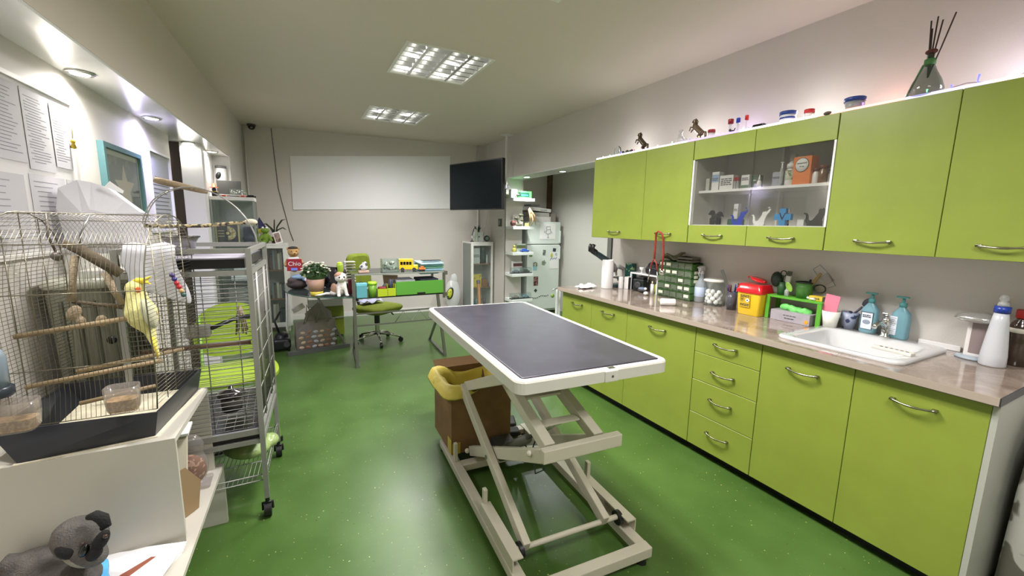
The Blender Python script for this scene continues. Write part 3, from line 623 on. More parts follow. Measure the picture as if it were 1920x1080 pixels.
t = soap('light blue pump soap bottle with black-framed label behind the tap', (2.845, 1.098, ZK), 1)
G().box(-.030, .026, -.0262, -.0250, .02, .118).build('label_edge', M('ink_blue', (40, 50, 70), .6), t); G().box(-.027, .023, -.0268, -.0262, .023, .114).build('label', M('label_pale', (214, 220, 228), .6), t)
lines('label_print', .040, .018, 2, (-.002, -.0272, .095), ink, t, 7); G().ell((-.002, -.0268, .062), (.018, .001, .013)).build('label_picture', M('pic_grey', (140, 150, 165), .6), t)
t = soap('light blue pump soap bottle with plain white label right of the tap', (2.845, .962, ZK), 1)
G().box(-.036, -.006, -.0262, -.0250, .018, .118).build('label', M('label_pale', (214, 220, 228), .6), t)
for k in range(8): G().box(-.033, -.010-(k % 3)*.004, -.0266, -.0262, .108-.010*k, .110-.010*k).build('label_line', M('grey_ink', (90, 88, 95), .7), t)
t = thing('remote_control', 'pale narrow remote control resting on the front rim of the sink', 'remote', (2.50, .858, ZK), 1.5)
G().box(-.078, .078, -.021, .021, 0, .014, b=.003).build('body', M('remote_white', (220, 216, 205), .4), t)
for k in range(6): G().box(-.06+.02*k, -.05+.02*k, -.005, .005, .014, .0155).build('button', grey if k < 4 else dgrey, t)
# automatic dispenser
t = thing('soap_dispenser', 'silver touchless soap dispenser at the wall side of the worktop', 'dispenser', (2.80, .665, Z), RZ)
G().lathe([(.062, 0), (.066, .005), (.060, .012), (.001, .012)], n=28, sy=.85).build('base', M('disp_blue_grey', (160, 172, 180), .3), t)
G().box(-.035, .042, -.02, .045, .010, .185, b=.008).build('column', M('disp_white', (222, 218, 214), .3), t)
G().box(-.018, .044, -.0225, -.019, .03, .175, b=.001).build('window', M('disp_window', (138, 124, 122), .25), t)
loft(G(), [(.060, .045, .04, .178, -.005, -.012), (.072, .060, .05, .190, -.010, -.015), (.066, .054, .05, .206, -.010, -.010), (.030, .025, .02, .218, 0, 0)]).build('head', M('disp_silver', (190, 190, 186), .2, .7), t)
t = thing('spray_bottle', 'white tapered bottle with a blue collar near the end of the worktop', 'bottle', (2.735, .592, Z))
G().lathe([(.040, 0), (.043, .006), (.042, .05), (.035, .13), (.028, .20), (.022, .245), (.001, .246)], n=28).build('body', M('bottle_white', (214, 216, 220), .25, trans=.15), t)
G().lathe([(.026, .240), (.026, .268), (.001, .268)], n=24).build('collar', M('collar_blue', (28, 58, 150), .3), t)
G().lathe([(.020, .268), (.017, .285), (.010, .290), (.016, .30), (.014, .315), (.001, .322)], n=20).build('nozzle', frost, t)
t = thing('antiseptic_bottle', 'dark brown bottle with red cap at the right end of the worktop', 'bottle', (2.845, .552, Z))
G().lathe([(.036, 0), (.040, .005), (.040, .09), (.036, .10), (.040, .11), (.040, .155), (.030, .19), (.018, .205), (.018, .215), (.001, .215)], n=26).build('body', M('dark_bottle', (62, 48, 40), .15, coat=.4), t)
G().lathe([(.020, .213), (.022, .216), (.022, .248), (.019, .252), (.001, .252)], n=22).build('cap', M('cap_red', (170, 36, 34), .35), t)
G().lathe([(.0405, .15), (.0415, .151), (.0415, .166), (.038, .17)], n=26).build('neck_ring', M('ring_cream', (200, 196, 180), .4), t)
# stethoscope hung over the second handle
t = thing('stethoscope', 'red stethoscope hanging from the handle of a wall cabinet', 'stethoscope', (2.50, 2.335, 1.405))
r_ = M('scope_red', (150, 52, 40), .35)
G().tube([(.008, -.036, -.28), (.01, -.038, -.15), (.0, -.036, -.04), (-.012, -.028, .010), (-.018, 0, .022), (-.012, .030, .010), (-.0, .038, -.04), (0, .040, -.12), (0, .040, -.19)], .0075, 8).build('tube', r_, t)
G().tube([(.0, .075, -.27), (.0, .062, -.225), (0, .040, -.19), (0, .014, -.225), (0, .002, -.28)], .0055, 8).build('yoke', r_, t)
G().tube([(0, .075, -.27), (.0, .085, -.33), (.0, .09, -.37)], .004, 6).build('ear_tube', chrome, t); G().tube([(0, .002, -.28), (0, -.006, -.34), (0, .008, -.375)], .004, 6).build('ear_tube', chrome, t)
for y in (.09, .010): G().ell((0, y, -.378), .008).build('ear_tip', black, t)
G().lathe([(.001, -.01), (.016, -.01), (.022, 0), (.022, .006), (.001, .008)], (.008, -.036, -.292), 18, R=rotm(0, 1.2)).build('chest_piece', chrome, t)

# ---------------------------------------------------------------- inside the glass wall cabinet (front X 2.54; shelf top z 1.72; floor z 1.368)
def carton_box(label, x, y, z, w, h, d, m, rz=RZ, txt=None, band=None, cat='box', nm='medicine_box', tcol=None):
    t = thing(nm, label, cat, (x, y, z), rz)
    G().box(-w/2, w/2, 0, d, 0, h, b=.0008, seg=1).build('carton', m, t)
    if band: G().box(-w/2+.001, w/2-.001, -.0006, 0, band[0]*h, band[1]*h).build('colour_band', band[2], t)
    if txt: nl = txt[0].count('\n')+1; lines('label_print', w*.8, txt[1]*1.2*nl, nl+1, (0, -.001, h*txt[2]), M('print_soft', (96, 96, 100), .8), t, int(y*100))
    return t
bw = M('box_white', (220, 220, 218), .6); pur = M('box_purple', (110, 70, 120), .6)
zs = 1.7205; zf = 1.4845; CX = 2.63
carton_box('narrow pale box at the far left of the glass cabinet shelf', CX, 2.055, zs, .028, .085, .04, M('box_pale', (190, 192, 180), .6))
carton_box('tall opened white box with blue print on the glass cabinet shelf', CX, 1.995, zs, .055, .125, .05, bw, txt=('NOVA', .018, .6), band=(.45, .85, M('band_blue', (150, 175, 205), .6)))
carton_box('wide white box with small print on the glass cabinet shelf', CX, 1.91, zs, .10, .095, .05, bw, txt=('vitamins\nfor dogs\nand cats', .014, .55))
for i, y in enumerate((1.845, 1.825)):
    t = thing('sample_tube', ('left' if i == 0 else 'right')+' one of two red capped sample tubes in the glass cabinet', 'tube', (CX, y, zs), 0, None)
    G().cyl((0, 0, 0), (0, 0, .055), .008).build('tube', frost, t); G().cyl((0, 0, .052), (0, 0, .075), .0095).build('cap', M('cap_dkred', (150, 30, 34), .35), t)
carton_box('white box with green side in the middle of the glass cabinet shelf', CX, 1.775, zs, .055, .085, .06, bw, txt=('VET', .018, .7), band=(.0, .25, M('band_green', (90, 120, 90), .6)))
carton_box('dark green round-printed box beside the middle white box', CX+.02, 1.722, zs, .045, .08, .05, M('box_dkgreen', (70, 88, 66), .6))
t = thing('dropper_bottle', 'small white dropper bottle with pointed cap near the cabinet divider', 'bottle', (CX, 1.688-.008, zs)); G().lathe([(.013, 0), (.013, .035), (.007, .045), (.001, .045)], n=16).build('body', white, t); G().lathe([(.008, .043), (.006, .055), (.002, .078), (.001, .078)], n=12).build('cap', white, t)
carton_box('pale grey box with pale top left of the tall bottles', CX, 1.575, zs, .05, .085, .045, M('box_bluegrey', (160, 162, 175), .6), txt=('oral gel', .011, .6))
t = thing('syringe', 'upright clear plastic syringe beside the white bottles', 'syringe', (CX-.02, 1.535, zs)); G().cyl((0, 0, .01), (0, 0, .10), .009).build('barrel', frost, t); G().cyl((0, 0, .09), (0, 0, .135), .004).cyl((0, 0, .132), (0, 0, .136), .009).build('plunger', whiteg, t); G().cyl((0, 0, 0), (0, 0, .012), .004).build('tip', frost, t)
def pill_bottle(label, x, y, z, r, h, m, cm, capr=.8, ch=.03):
    t = thing('pill_bottle', label, 'bottle', (x, y, z)); G().lathe([(r*.95, 0), (r, .004), (r, h-.02), (r*.6, h-.004), (r*.6, h), (.001, h)], n=22).build('body', m, t); G().lathe([(r*capr, h-.002), (r*capr, h+ch), (r*capr*.9, h+ch+.003), (.001, h+ch+.003)], n=22).build('cap', cm, t); return t
pill_bottle('tall white bottle with narrow top behind the white pill bottle', CX+.06, 1.52, zs, .026, .15, white, white, .7, .035)
t = pill_bottle('white pill bottle with olive label left of the orange box', CX, 1.495, zs, .026, .10, white, white, .85, .02)
G().lathe([(.0265, .03), (.0270, .031), (.0270, .085), (.0265, .086)], n=22).build('label', spots('olive_label', (200, 204, 180), (120, 130, 90), 50, .55), t)
pill_bottle('pale bottle top showing behind the orange box', CX+.09, 1.445, zs, .022, .15, white, white, .8, .03)
t = thing('medicine_box', 'bright orange box with a round white label', 'box', (CX-.02, 1.425, zs), RZ-.12)
G().box(-.052, .052, 0, .065, 0, .155, b=.001, seg=1).build('carton', M('box_orange', (226, 130, 66), .5), t)
G().lathe([(.001, 0), (.040, 0), (.040, .001), (.001, .001)], (0, -.0005, .108), 30, R=rotm(PI/2)).build('label_ring', dgrey, t); G().lathe([(.001, 0), (.037, 0), (.037, .0006), (.001, .0006)], (0, -.0017, .108), 30, R=rotm(PI/2)).build('round_label', paper, t)
text('label_text', 'omeprazol', .013, (0, -.003, .118), (PI/2, 0, 0), ink, t); text('label_text', '20 mg', .011, (0, -.003, .100), (PI/2, 0, 0), ink, t)
for i, (y, r, h, dsc, m, cm) in enumerate(((1.355, .018, .07, 'slim pale bottle just right of the orange box', white, M('cap_wine', (110, 44, 44), .4)), (1.318, .024, .082, 'amber brown bottle with rusty cap on the glass cabinet shelf', M('amber', (120, 86, 60), .2, coat=.3), M('cap_rust', (120, 60, 40), .4)), (1.278-.004, .019, .065, 'short silver capped vial on the glass cabinet shelf', M('vial_grey', (140, 136, 128), .25), chrome))):
    pill_bottle(dsc, CX, y, zs, r, h, m, cm, .9, .012)
G_ = carton_box('tall white box with purple bottom at the right end of the glass cabinet shelf', CX-.02, 1.240+.018, zs, .03, .17, .05, bw, band=(.02, .30, pur))
# cabinet floor
t = thing('dog_figurine', 'black dog-like figurine at the left of the cabinet floor', 'figurine', (CX, 1.965, zf), RZ)
g = G().ell((0, 0, .05), (.035, .022, .028))
for x in (-.025, .022):
    for y in (-.012, .012): g.cyl((x, y, 0), (x*.9, y, .045), .011, .013)
g.ell((-.03, 0, .082), (.02, .018, .02)).ell((.03, 0, .07), (.02, .02, .02)).ell((-.048, 0, .075), (.012, .01, .01)).tube([(.045, 0, .07), (.06, 0, .055)], .006)
fuse(g.build('body', blackg, t), .004, 1)
t = carton_box('small white and green upright box standing on the dark green tin', 2.68, 1.855, zf+.041, .032, .10, .03, bw, txt=('Rx', .014, .6))
solo('ointment_tin', 'dark green round tin on the cabinet floor', 'tin', G().lathe([(.050, 0), (.052, .003), (.052, .034), (.050, .040), (.001, .040)], n=30), M('tin_green', (50, 96, 76), .35), (2.685, 1.85, zf))
def cat_sil(label, x, y, z, m, sc=1.0):
    "cut-out standing cat reaching up, thick acrylic"
    t = thing('cat_ornament', label, 'ornament', (x, y, z), RZ)
    P = [(-.028, .004), (.018, .002), (.030, .004), (.028, .020), (.034, .045), (.040, .062), (.056, .082), (.062, .096), (.058, .100), (.046, .090), (.036, .078), (.034, .088), (.028, .082), (.018, .086), (.012, .078), (.012, .066), (.002, .050), (-.012, .030), (-.024, .024), (-.032, .034), (-.034, .052), (-.042, .064), (-.054, .066), (-.056, .060), (-.046, .056), (-.044, .044), (-.046, .028), (-.040, .012)]
    G().prism([(a*sc, b_*sc) for a, b_ in P], -.003, .003, 'y').build('cat', m, t)
    G().prism([(a*sc*.22+.050*sc, b_*sc*.22+.106*sc) for a, b_ in ((-.05, .02), (0, -.02), (.05, .02), (.02, .0), (0, .03), (-.02, .0))], -.002, .002, 'y').build('butterfly', m, t)
    G().box(-.034*sc, .03*sc, -.012, .012, 0, .004).build('stand', m, t); return t
cat_sil('blue cut-out cat ornament left of the door gap', 2.60, 1.775, zf, M('cat_blue', (36, 66, 190), .3))
cat_sil('white cut-out cat ornament right of the door gap', 2.60, 1.63, zf, whiteg)
cat_sil('black cut-out cat ornament at the right of the cabinet floor', 2.60, 1.315, zf, blackg, 1.12)
carton_box('brown and white photo card behind the blue cross', 2.66, 1.515, zf, .05, .10, .004, spots('photo_card', (170, 160, 156), (70, 50, 46), 40, .5), cat='card', nm='photo_card')
t = thing('vet_cross', 'bright blue cross ornament marked with a V', 'ornament', (2.60, 1.49, zf), RZ)
G().prism([(-.018, 0), (.018, 0), (.018, .032), (.048, .032), (.048, .068), (.018, .068), (.018, .10), (-.018, .10), (-.018, .068), (-.048, .068), (-.048, .032), (-.018, .032)], -.012, .012, 'y').build('cross', M('cross_blue', (70, 150, 210), .3), t)
text('letter_v', 'V', .062, (0, -.0125, .05), (PI/2, 0, 0), M('ink_navy', (16, 26, 50), .4), t, .0006)
carton_box('tiny white cube box beside the black cat ornament', 2.60, 1.392, zf, .035, .035, .03, bw, nm='small_box')
carton_box('dark flat box behind the tiny white cube', 2.66, 1.355, zf, .07, .03, .03, dgrey, nm='small_box')
solo('glass_award', 'low clear glass block at the right end of the cabinet floor', 'ornament', G().box(-.02, .02, 0, .02, 0, .05, b=.003), clear, (2.62, 1.258-.0, zf), RZ)

# ---------------------------------------------------------------- on top of the wall cabinets (z 2.065)
ZT = 2.066; TX = 2.60
def horse(label, y, m, s=1.0):
    t = thing('horse_figurine', label, 'figurine', (TX, y, ZT), RZ); g = G()
    # rearing: hind legs down, body steep, neck up, forelegs bent; faces local -x
    g.tube([(.045, 0, .055), (.02, 0, .075), (-.012, 0, .108), (-.02, 0, .125)], [.020, .021, .020, .014], 10)
    g.tube([(-.014, 0, .112), (-.020, 0, .135), (-.018, 0, .152)], [.016, .012, .010], 8).tube([(-.016, 0, .152), (-.030, 0, .150), (-.042, 0, .138)], [.011, .009, .005], 8)
    g.prism([(-.014, .157), (-.010, .168), (-.006, .157)], -.005, .005, 'y')
    for y_ in (-.009, .009):
        g.tube([(.042, y_, .055), (.020, y_, .034), (.045, y_, .018), (.036, y_, .0)], [.014, .008, .005, .006], 8)
        g.tube([(-.016, y_, .098), (-.045, y_, .100-y_), (-.056, y_, .078-y_*.5)], [.009, .006, .004], 8)
    fuse(g.build('body', m, t), .003, 1)
    G().tube([(.058, 0, .062), (.075, 0, .055), (.078, 0, .030), (.070, 0, .012)], [.006, .009, .008, .003], 8).build('tail', m, t)
    G().tube([(-.004, 0, .155), (.002, 0, .140), (.0, 0, .120)], [.004, .007, .004], 6).build('mane', m, t)
    G().tube([(.0, -.02, .002), (.06, -.02, .002), (.06, .02, .002), (0, .02, .002)], .003, 6).build('stand', m, t)
    return t
pew = M('pewter', (122, 108, 88), .35, .8)
horse('bronze rearing horse figurine farther left on the cabinet tops', 2.70, M('pewter_dark', (92, 82, 66), .35, .8)); horse('bronze rearing horse figurine beside the glass animal', 2.16, pew)
t = thing('ring_ornament', 'clear glass disc in a dark ring at the far left of the cabinet tops', 'ornament', (TX, 2.985, ZT), RZ)
G().lathe([(.001, -.003), (.036, -.003), (.036, .003), (.001, .003)], (-.01, 0, .048), 24, R=rotm(PI/2)).build('glass_disc', clear, t); G().tube(arc(0.0, .046, .045, -1.9, 1.2, 14, lambda u, w: (u, 0, w)), .004, 6).build('dark_ring', dgrey, t)
t = thing('bead_necklace', 'dark bead chain heaped on the cabinet top beside the glass disc', 'necklace', (TX, 2.86, ZT), RZ); g = G()
for i in range(16): g.ell((-.07+.0095*i, .012*math.sin(i*1.3), .012+.018*abs(math.sin(i*.55))), .011, n=8, m=6)
g.tube([(-.07+.0095*i, .012*math.sin(i*1.3), .012+.018*abs(math.sin(i*.55))) for i in range(16)], .004, 5); g.build('beads', M('bead_dark', (40, 36, 34), .3), t)
t = thing('glass_animal', 'frosted glass animal figurine left of the bronze horse', 'figurine', (TX, 2.30, ZT), RZ)
fuse(G().ell((0, 0, .035), (.035, .02, .034)).tube([(0, 0, .05), (-.004, 0, .085)], [.022, .014], 8).ell((.004, 0, .098), (.020, .013, .014)).ell((.05, 0, .03), (.02, .012, .012)).build('body', glassm('frosted_glass_animal', (205, 205, 200), .55, .15), t), .004, 1)
def sample_cup(label, y, r, h, capm, body=None, ch=.016, x=TX):
    t = thing('specimen_jar', label, 'jar', (x, y, ZT)); G().lathe([(r*.9, 0), (r*.92, h), (.001, h)], n=22).build('jar', body or frost, t); G().lathe([(r, h-.002), (r, h+ch), (r*.92, h+ch+.002), (.001, h+ch+.002)], n=22).build('lid', capm, t); return t
wine = M('cap_wine2', (150, 30, 34), .35); dblue = M('cap_dblue', (36, 66, 140), .35)
sample_cup('short jar with dark red lid just right of the bronze horse', 2.035, .024, .045, wine)
def tall_tube(label, y, m, h, r):
    t = thing('sample_tube', label, 'tube', (TX, y, ZT)); G().cyl((0, 0, 0), (0, 0, h), r*.4, r*.55).build('tube', frost, t); G().lathe([(r, h-.004), (r*1.05, h+.022), (r*.9, h+.026), (.001, h+.026)], n=16).build('cap', m, t)
tall_tube('dark red capped tube farthest left of three on the cabinet tops', 1.895, wine, .078, .017); tall_tube('blue capped tube in the middle of three on the cabinet tops', 1.842, M('cap_bl', (30, 60, 170), .35), .075, .012); tall_tube('bright red capped tube, rightmost of three on the cabinet tops', 1.785, red, .080, .011)
solo('beetle_figurine', 'tiny dark figurine under the blue capped tube', 'figurine', G().ell((0, 0, .014), (.012, .016, .012)).ell((0, .016, .028), .008).tube([(0, -.01, .015), (0, -.02, .035)], .003), dgrey, (TX-.03, 1.868-.01, ZT))
t = thing('model_car', 'black model car on the cabinet top', 'model car', (TX, 1.70, ZT), RZ)
fuse(G().box(-.07, .07, -.022, .022, .008, .022, b=.006).box(-.035, .04, -.018, .018, .020, .036, b=.008).build('body', blackg, t), .003, 1)
for x in (-.045, .045):
    for y in (-.022, .022): G().cyl((x, y-.004, .010), (x, y+.004, .010), .010, n=14).build('wheel', dgrey, t)
t = sample_cup('blue lidded jar with blue band left of the small red lidded jar', 1.53, .044, .055, dblue, M('jar_white', (225, 225, 225), .3)); G().lathe([(.0410, .03), (.0416, .031), (.0416, .039), (.0410, .04)], n=22).build('band', dblue, t)
sample_cup('small jar with red lid between the two blue lidded jars', 1.415, .026, .042, M('cap_rr', (190, 36, 40), .35))
t = sample_cup('largest blue lidded jar, grey inside, at the cabinet joint', 1.20, .046, .052, dblue); G().lathe([(.036, .004), (.037, .04), (.001, .045)], n=20).build('contents', M('content_grey', (130, 128, 120), .8), t)
solo('pebble', 'small dark pebble on the cabinet tops by the largest blue lidded jar', 'stone', G().ell((0, 0, .010), (.014, .02, .010)), M('pebble', (90, 84, 72), .7), (TX-.04, 1.30, ZT))
# reed diffuser: tilted teardrop bottle
t = thing('reed_diffuser', 'green glass teardrop reed diffuser with dark sticks and a green ribbon', 'diffuser', (TX, .925, ZT), RZ)
dg = glassm('diffuser_glass', (84, 112, 96), .22, .04)
G().lathe([(.03, 0), (.055, .010), (.062, .035), (.050, .075), (.030, .115), (.016, .15), (.012, .17), (.015, .195)], n=28).build('bottle', dg, t)
G().lathe([(.018, .142), (.021, .145), (.020, .168), (.016, .170)], n=20).build('ribbon_knot', M('ribbon_green', (60, 112, 56), .6), t)
G().sheet([[(-.018-.050*i/6+.004*j, -.02, .145-.14*i/6) for j in range(3)] for i in range(7)], .002).build('ribbon_tail', M('ribbon_green', (60, 112, 56), .6), t)
G().ell((0, 0, .20), (.022, .018, .012)).build('dried_ball', M('dried_red', (90, 44, 34), .8, bump=.5), t)
for dx, dz in ((-.018, .335), (-.010, .30), (.004, .345), (.022, .325), (.062, .34)): G().tube([(0, 0, .09), (dx*.5, 0, .21), (dx, .0, dz)], .0028, 6).build('reed', M('reed_dark', (52, 38, 30), .7), t)
# fairy lights along the cabinet tops
t = thing('light_string', 'string of multicoloured fairy lights lying along the cabinet tops', 'string lights', (2.66, 0, ZT+.003))
R_ = random.Random(11); pts = [(-.075+R_.uniform(-.012, .012), 3.15-.04*i, .010+.006*math.sin(i*1.3)+(.016*R_.random() if i > 55 else 0)) for i in range(70)]
G().tube(pts, .0018, 5).build('wire', M('wire_clear', (150, 130, 120), .4), t)
HUES = [('white', (255, 250, 240)), ('violet', (150, 110, 255)), ('pink', (255, 120, 160)), ('warm', (255, 220, 130)), ('bluish', (90, 90, 255)), ('mint', (150, 255, 190))]
for i in range(0, 70, 2):
    nm, c = HUES[(i//2*5+i//6) % 6]; p = pts[i]
    G().tube([p, (p[0]-.004, p[1], p[2]+.006), (p[0]-.006, p[1]-.002, p[2]+(.03 if i in (60, 64) else .012))], [.002, .003, .0042], 6).build('bulb', M('bulb_'+nm, c, .3, emit=1.1), t)
# glowing LED tape behind the tops, against the wall
t = thing('led_tape', 'glowing strip of tape light along the front of the cabinet tops', 'light strip', (2.885, 0, ZT+.004))
SEG = [(3.22, 2.7, (235, 235, 255)), (2.7, 2.2, (255, 225, 245)), (2.2, 1.8, (190, 150, 255)), (1.8, 1.35, (245, 240, 255)), (1.35, .98, (255, 170, 160)), (.98, .7, (200, 190, 255)), (.7, .34, (255, 225, 235))]
for k, (a, b_, c) in enumerate(SEG): G().box(-.328, -.320, b_+.001, a-.001, -.003, .010, b=.002).build('tape_section', M(f'tape_glow_{k}', c, .4, emit=(1.1 if k in (0, 3) else .55)), t)
for y, c in ((.60, (.35, .3, 1)), (.45, (1, .25, .25)), (1.95, (.7, .5, 1)), (1.15, (1, .5, .45))): lamp('POINT', 'fairy_glow', (2.80, y, 2.11), .22, c, .01)
for y in (.7, 1.5, 2.3, 3.0): lamp('POINT', 'tape_glow', (2.70, y, 2.13), .55, (1, .95, .97), .05)

# ---------------------------------------------------------------- examination table (lifting scissor table)
TA = -math.radians(3.5)
ep = M('table_enamel', (196, 190, 172), .35); tw = M('table_white', (214, 212, 202), .3)
t = thing('examination_table', 'white scissor-lift examination table with dark rubber top', 'table', (1.06, 1.86, 0), TA)
cx, cy = .030, .095; hx, hy = .362, .720
g = loft(G(), [(hx-.012, hy-.012, .035, .844, cx, cy), (hx, hy, .045, .850, cx, cy), (hx, hy, .045, .893, cx, cy), (hx-.004, hy-.004, .042, .900, cx, cy), (hx-.030, hy-.030, .02, .900, cx, cy), (hx-.034, hy-.034, .02, .894, cx, cy)], sm=False)
g.build('tabletop', tw, t)
def rubber():
    m = M('rubber_mat', (58, 56, 66), .30, noise=.18, nscale=14, bump=.12, bscale=240); return m
rm_ = G().box(cx-hx+.034, cx+hx-.034, cy-hy+.034, cy+hy-.034, .893, .904, b=.004); rm_.build('rubber_mat', rubber(), t)
G().box(cx+.02, cx+.085, cy-hy-.006, cy-hy+.004, .848, .896, b=.004).build('latch_plate', tw, t)
G().box(cx+.045, cx+.075, cy-hy+.006, cy-hy+.022, .9, .903).cyl((cx+.055, cy-hy-.008, .872), (cx+.055, cy-hy, .872), .005).build('latch', steel, t)
# base frame
for x in (-.292, .282): G().box(x-.026, x+.026, -.64, .57, .03, .075, b=.004).build('base_rail', ep, t)
G().box(-.318, .308, -.69, -.64, .03, .078, b=.004).build('base_crossbar', ep, t); G().box(-.266, .256, .50, .56, .035, .07, b=.004).build('base_crossbar', ep, t); G().box(-.266, .256, .23, .29, .035, .075, b=.004).build('base_crossbar', ep, t)
for x, y in ((-.29, .56), (.28, .56), (.27, -.665), (-.28, -.665)): G().cyl((x, y, 0), (x, y, .032), .024, .018, 16).build('foot', black, t)
for s_, x in ((1, -.29), (-1, .285)):   # roller channels, open to the inside
    g = G(); g.prism([(x-.024*s_, .075), (x-.024*s_, .135), (x+.024*s_, .135), (x+.024*s_, .129), (x-.019*s_, .129), (x-.019*s_, .075)], -.575, -.20, 'y'); g.build('roller_channel', ep, t)
for x, y, h in ((-.292, .297, .185), (-.292, -.197, .205), (.285, -.215, .225)): G().box(x-.010, x+.010, y-.014, y+.014, .075, h, b=.003).build('stop_post', ep, t)
# scissor arms
def arm(p, q, w=.034, h=.056): return G().beam(p, q, w, h, (0, 0, 1), 0, .004).build('scissor_arm', ep, t)
arm((-.228, -.525, .125), (-.228, .36, .50)); arm((.175, -.525, .125), (.175, .36, .50))
arm((-.19, .30, .115), (-.19, -.585, .565)); arm((.135, .30, .115), (.135, -.585, .565))
arm((-.20, .36, .50), (-.20, -.38, .83)); arm((.150, .36, .50), (.150, -.38, .83))
arm((-.155, -.56, .575), (-.155, .30, .835), .048, .05); arm((.080, -.56, .575), (.080, .30, .835), .048, .05)
G().beam((-.21, -.60, .575), (.165, -.60, .575), .035, .055, (0, 0, 1), 0, .004).build('cross_beam', ep, t)
G().beam((-.13, -.44, .620), (.05, -.44, .620), .05, .006).build('cross_plate', ep, t); G().beam((-.13, -.27, .675), (.05, -.27, .675), .055, .010).beam((-.13, -.24, .70), (.05, -.24, .70), .006, .05).build('cross_plate', ep, t)
G().cyl((-.262, -.508, .115), (.262, -.508, .115), .012).build('roller_bar', ep, t)
for x in (-.258, .25): G().cyl((x, -.508, .110), (x+.018, -.508, .110), .033, n=20).build('roller', black, t)
G().cyl((-.245, .35, .495), (.20, .35, .495), .012).build('pivot_bar', ep, t)
for p in ((-.247, .345, .485), (-.212, -.50, .535), (-.245, .22, .168)): G().ell(p, .014).build('pivot_cap', ep, t)
G().cyl((-.25, -.09, .30), (-.20, -.09, .30), .010).cyl((.19, -.09, .30), (.20, -.09, .30), .010).build('pivot_bolt', steel, t)
G().tube([(-.02, .25, .10), (-.02, -.10, .36)], [.026, .026], 14).build('actuator', M('actuator_grey', (110, 108, 100), .4), t); G().tube([(-.02, -.09, .355), (-.02, -.42, .60)], .010, 10).build('piston', chrome, t)
G().box(-.06, .07, .18, .34, .075, .16, b=.01).build('motor_housing', dgrey, t)
G().box(-.05, .05, -.30, -.24, .705, .745, b=.012).build('hinge_lug', ep, t)
G().tube([(0, .0, .30), (.02, -.10, .22), (.0, -.16, .19), (.035, -.19, .22), (.02, -.16, .27), (-.01, -.13, .30), (.05, -.08, .36)], .004, 6).build('cable', M('cable_dkgreen', (24, 50, 38), .5), t)
# foot pedals beside the box
t = thing('foot_pedal', 'black two-part foot pedal switch behind the cardboard box', 'pedal', (1.25, 2.42, .0), -.3)
G().box(-.09, .09, -.14, .14, .0, .045, b=.01).build('base', M('pedal_grey', (170, 168, 160), .5), t)
for y in (-.07, .075): G().obox((0, y, .07), (.15, .11, .035), rotm(.15 if y > 0 else -.15), 0, .01).build('pad', black, t)
# cardboard box with yellow bag
t = thing('cardboard_box', 'brown cardboard box lined with a yellow bag under the table', 'box', (.985, 2.415, .0805), TA+.02)
w2, d2, h2 = .195, .19, .42
g = G(); g.box(-w2, w2, -d2, -d2+.006, 0, h2).box(-w2, -w2+.006, -d2+.006, d2-.006, 0, h2).box(w2-.006, w2, -d2+.006, d2-.006, 0, h2).box(-w2, w2, d2-.006, d2, 0, h2).box(-w2+.006, w2-.006, -d2+.006, d2-.006, 0, .006); g.build('carton', carton, t)
G().obox((w2+.035, 0, h2-.02), (.09, .36, .005), rotm(0, 1.15)).build('flap', carton, t); G().obox((0, d2+.02, h2+.02), (.38, .07, .005), rotm(.7)).build('flap', carton, t)
G().obox((-w2+.03, -d2-.002, .035), (.05, .003, .07)).box(-w2-.003, -w2, -d2, -.12, 0, .09).build('tape', M('tape_yellow', (190, 165, 50), .3), t)
R_ = random.Random(2); yb = M('bag_yellow', (226, 206, 100), .45, bump=.35, bscale=25)
gr = []
for i in range(25):
    a = 2*PI*i/24; ca, sa = math.cos(a), math.sin(a); k = 1/max(abs(ca), abs(sa)); ex = 1.12 if (ca < -.2) else .99
    row = []
    for j, (rr, zz) in enumerate(((.80, h2-.10), (.88, h2-.02), (.96, h2+.012), (1.06, h2+.012), (1.12, h2-.06)) if ca < -.35 else ((.78, h2-.17), (.84, h2-.12), (.88, h2-.08), (.91, h2-.05), (.93, h2-.035))):
        q = rr*(ex if j > 2 else 1); row.append((w2*ca*k*q+R_.uniform(-.008, .008), d2*sa*k*q+R_.uniform(-.008, .008), zz+R_.uniform(-.014, .016)))
    gr.append(row)
gr[24] = gr[0]
smoothmod(G().sheet(gr, .002).build('bag_liner', yb, t))
fuse(G().ell((-w2-.012, -.03, h2-.03), (.030, .08, .040)).ell((-w2-.020, .05, h2-.04), (.030, .05, .038)).build('bag_bulge', yb, t), .008, 1)
t = thing('wooden_pole', 'wooden pole standing in the cardboard box behind the table', 'pole', (1.11, 2.47, .088))
G().cyl((0, 0, .0), (.077, .315, .96), .0125, n=14).build('pole', M('pole_wood', (118, 88, 54), .5, noise=.2, nscale=6), t)
G().cyl((.0755, .309, .942), (.0775, .317, .966), .0145, n=14).build('end_cap', dgrey, t)
# printed paper sacks at the right edge beside the base cabinets
def sack():
    m = spots('sack_print', (214, 212, 206), (120, 116, 106), 7, .56, .75); return m
t = thing('food_sack', 'white printed pet food sack standing beside the end of the worktop', 'sack', (2.66, .21, 0), RZ)
loft(G(), [(.19, .20, .03, 0, 0, 0), (.205, .215, .04, .08, 0, 0), (.20, .21, .05, .45, 0, 0), (.195, .17, .03, .66, 0, 0), (.19, .02, .01, .80, 0, .0)]).build('sack', sack(), t)
text('label_text', '38', .045, (-.12, -.218, .30), (PI/2, PI/2, 0), M('grey_ink2', (70, 70, 66), .8), t)

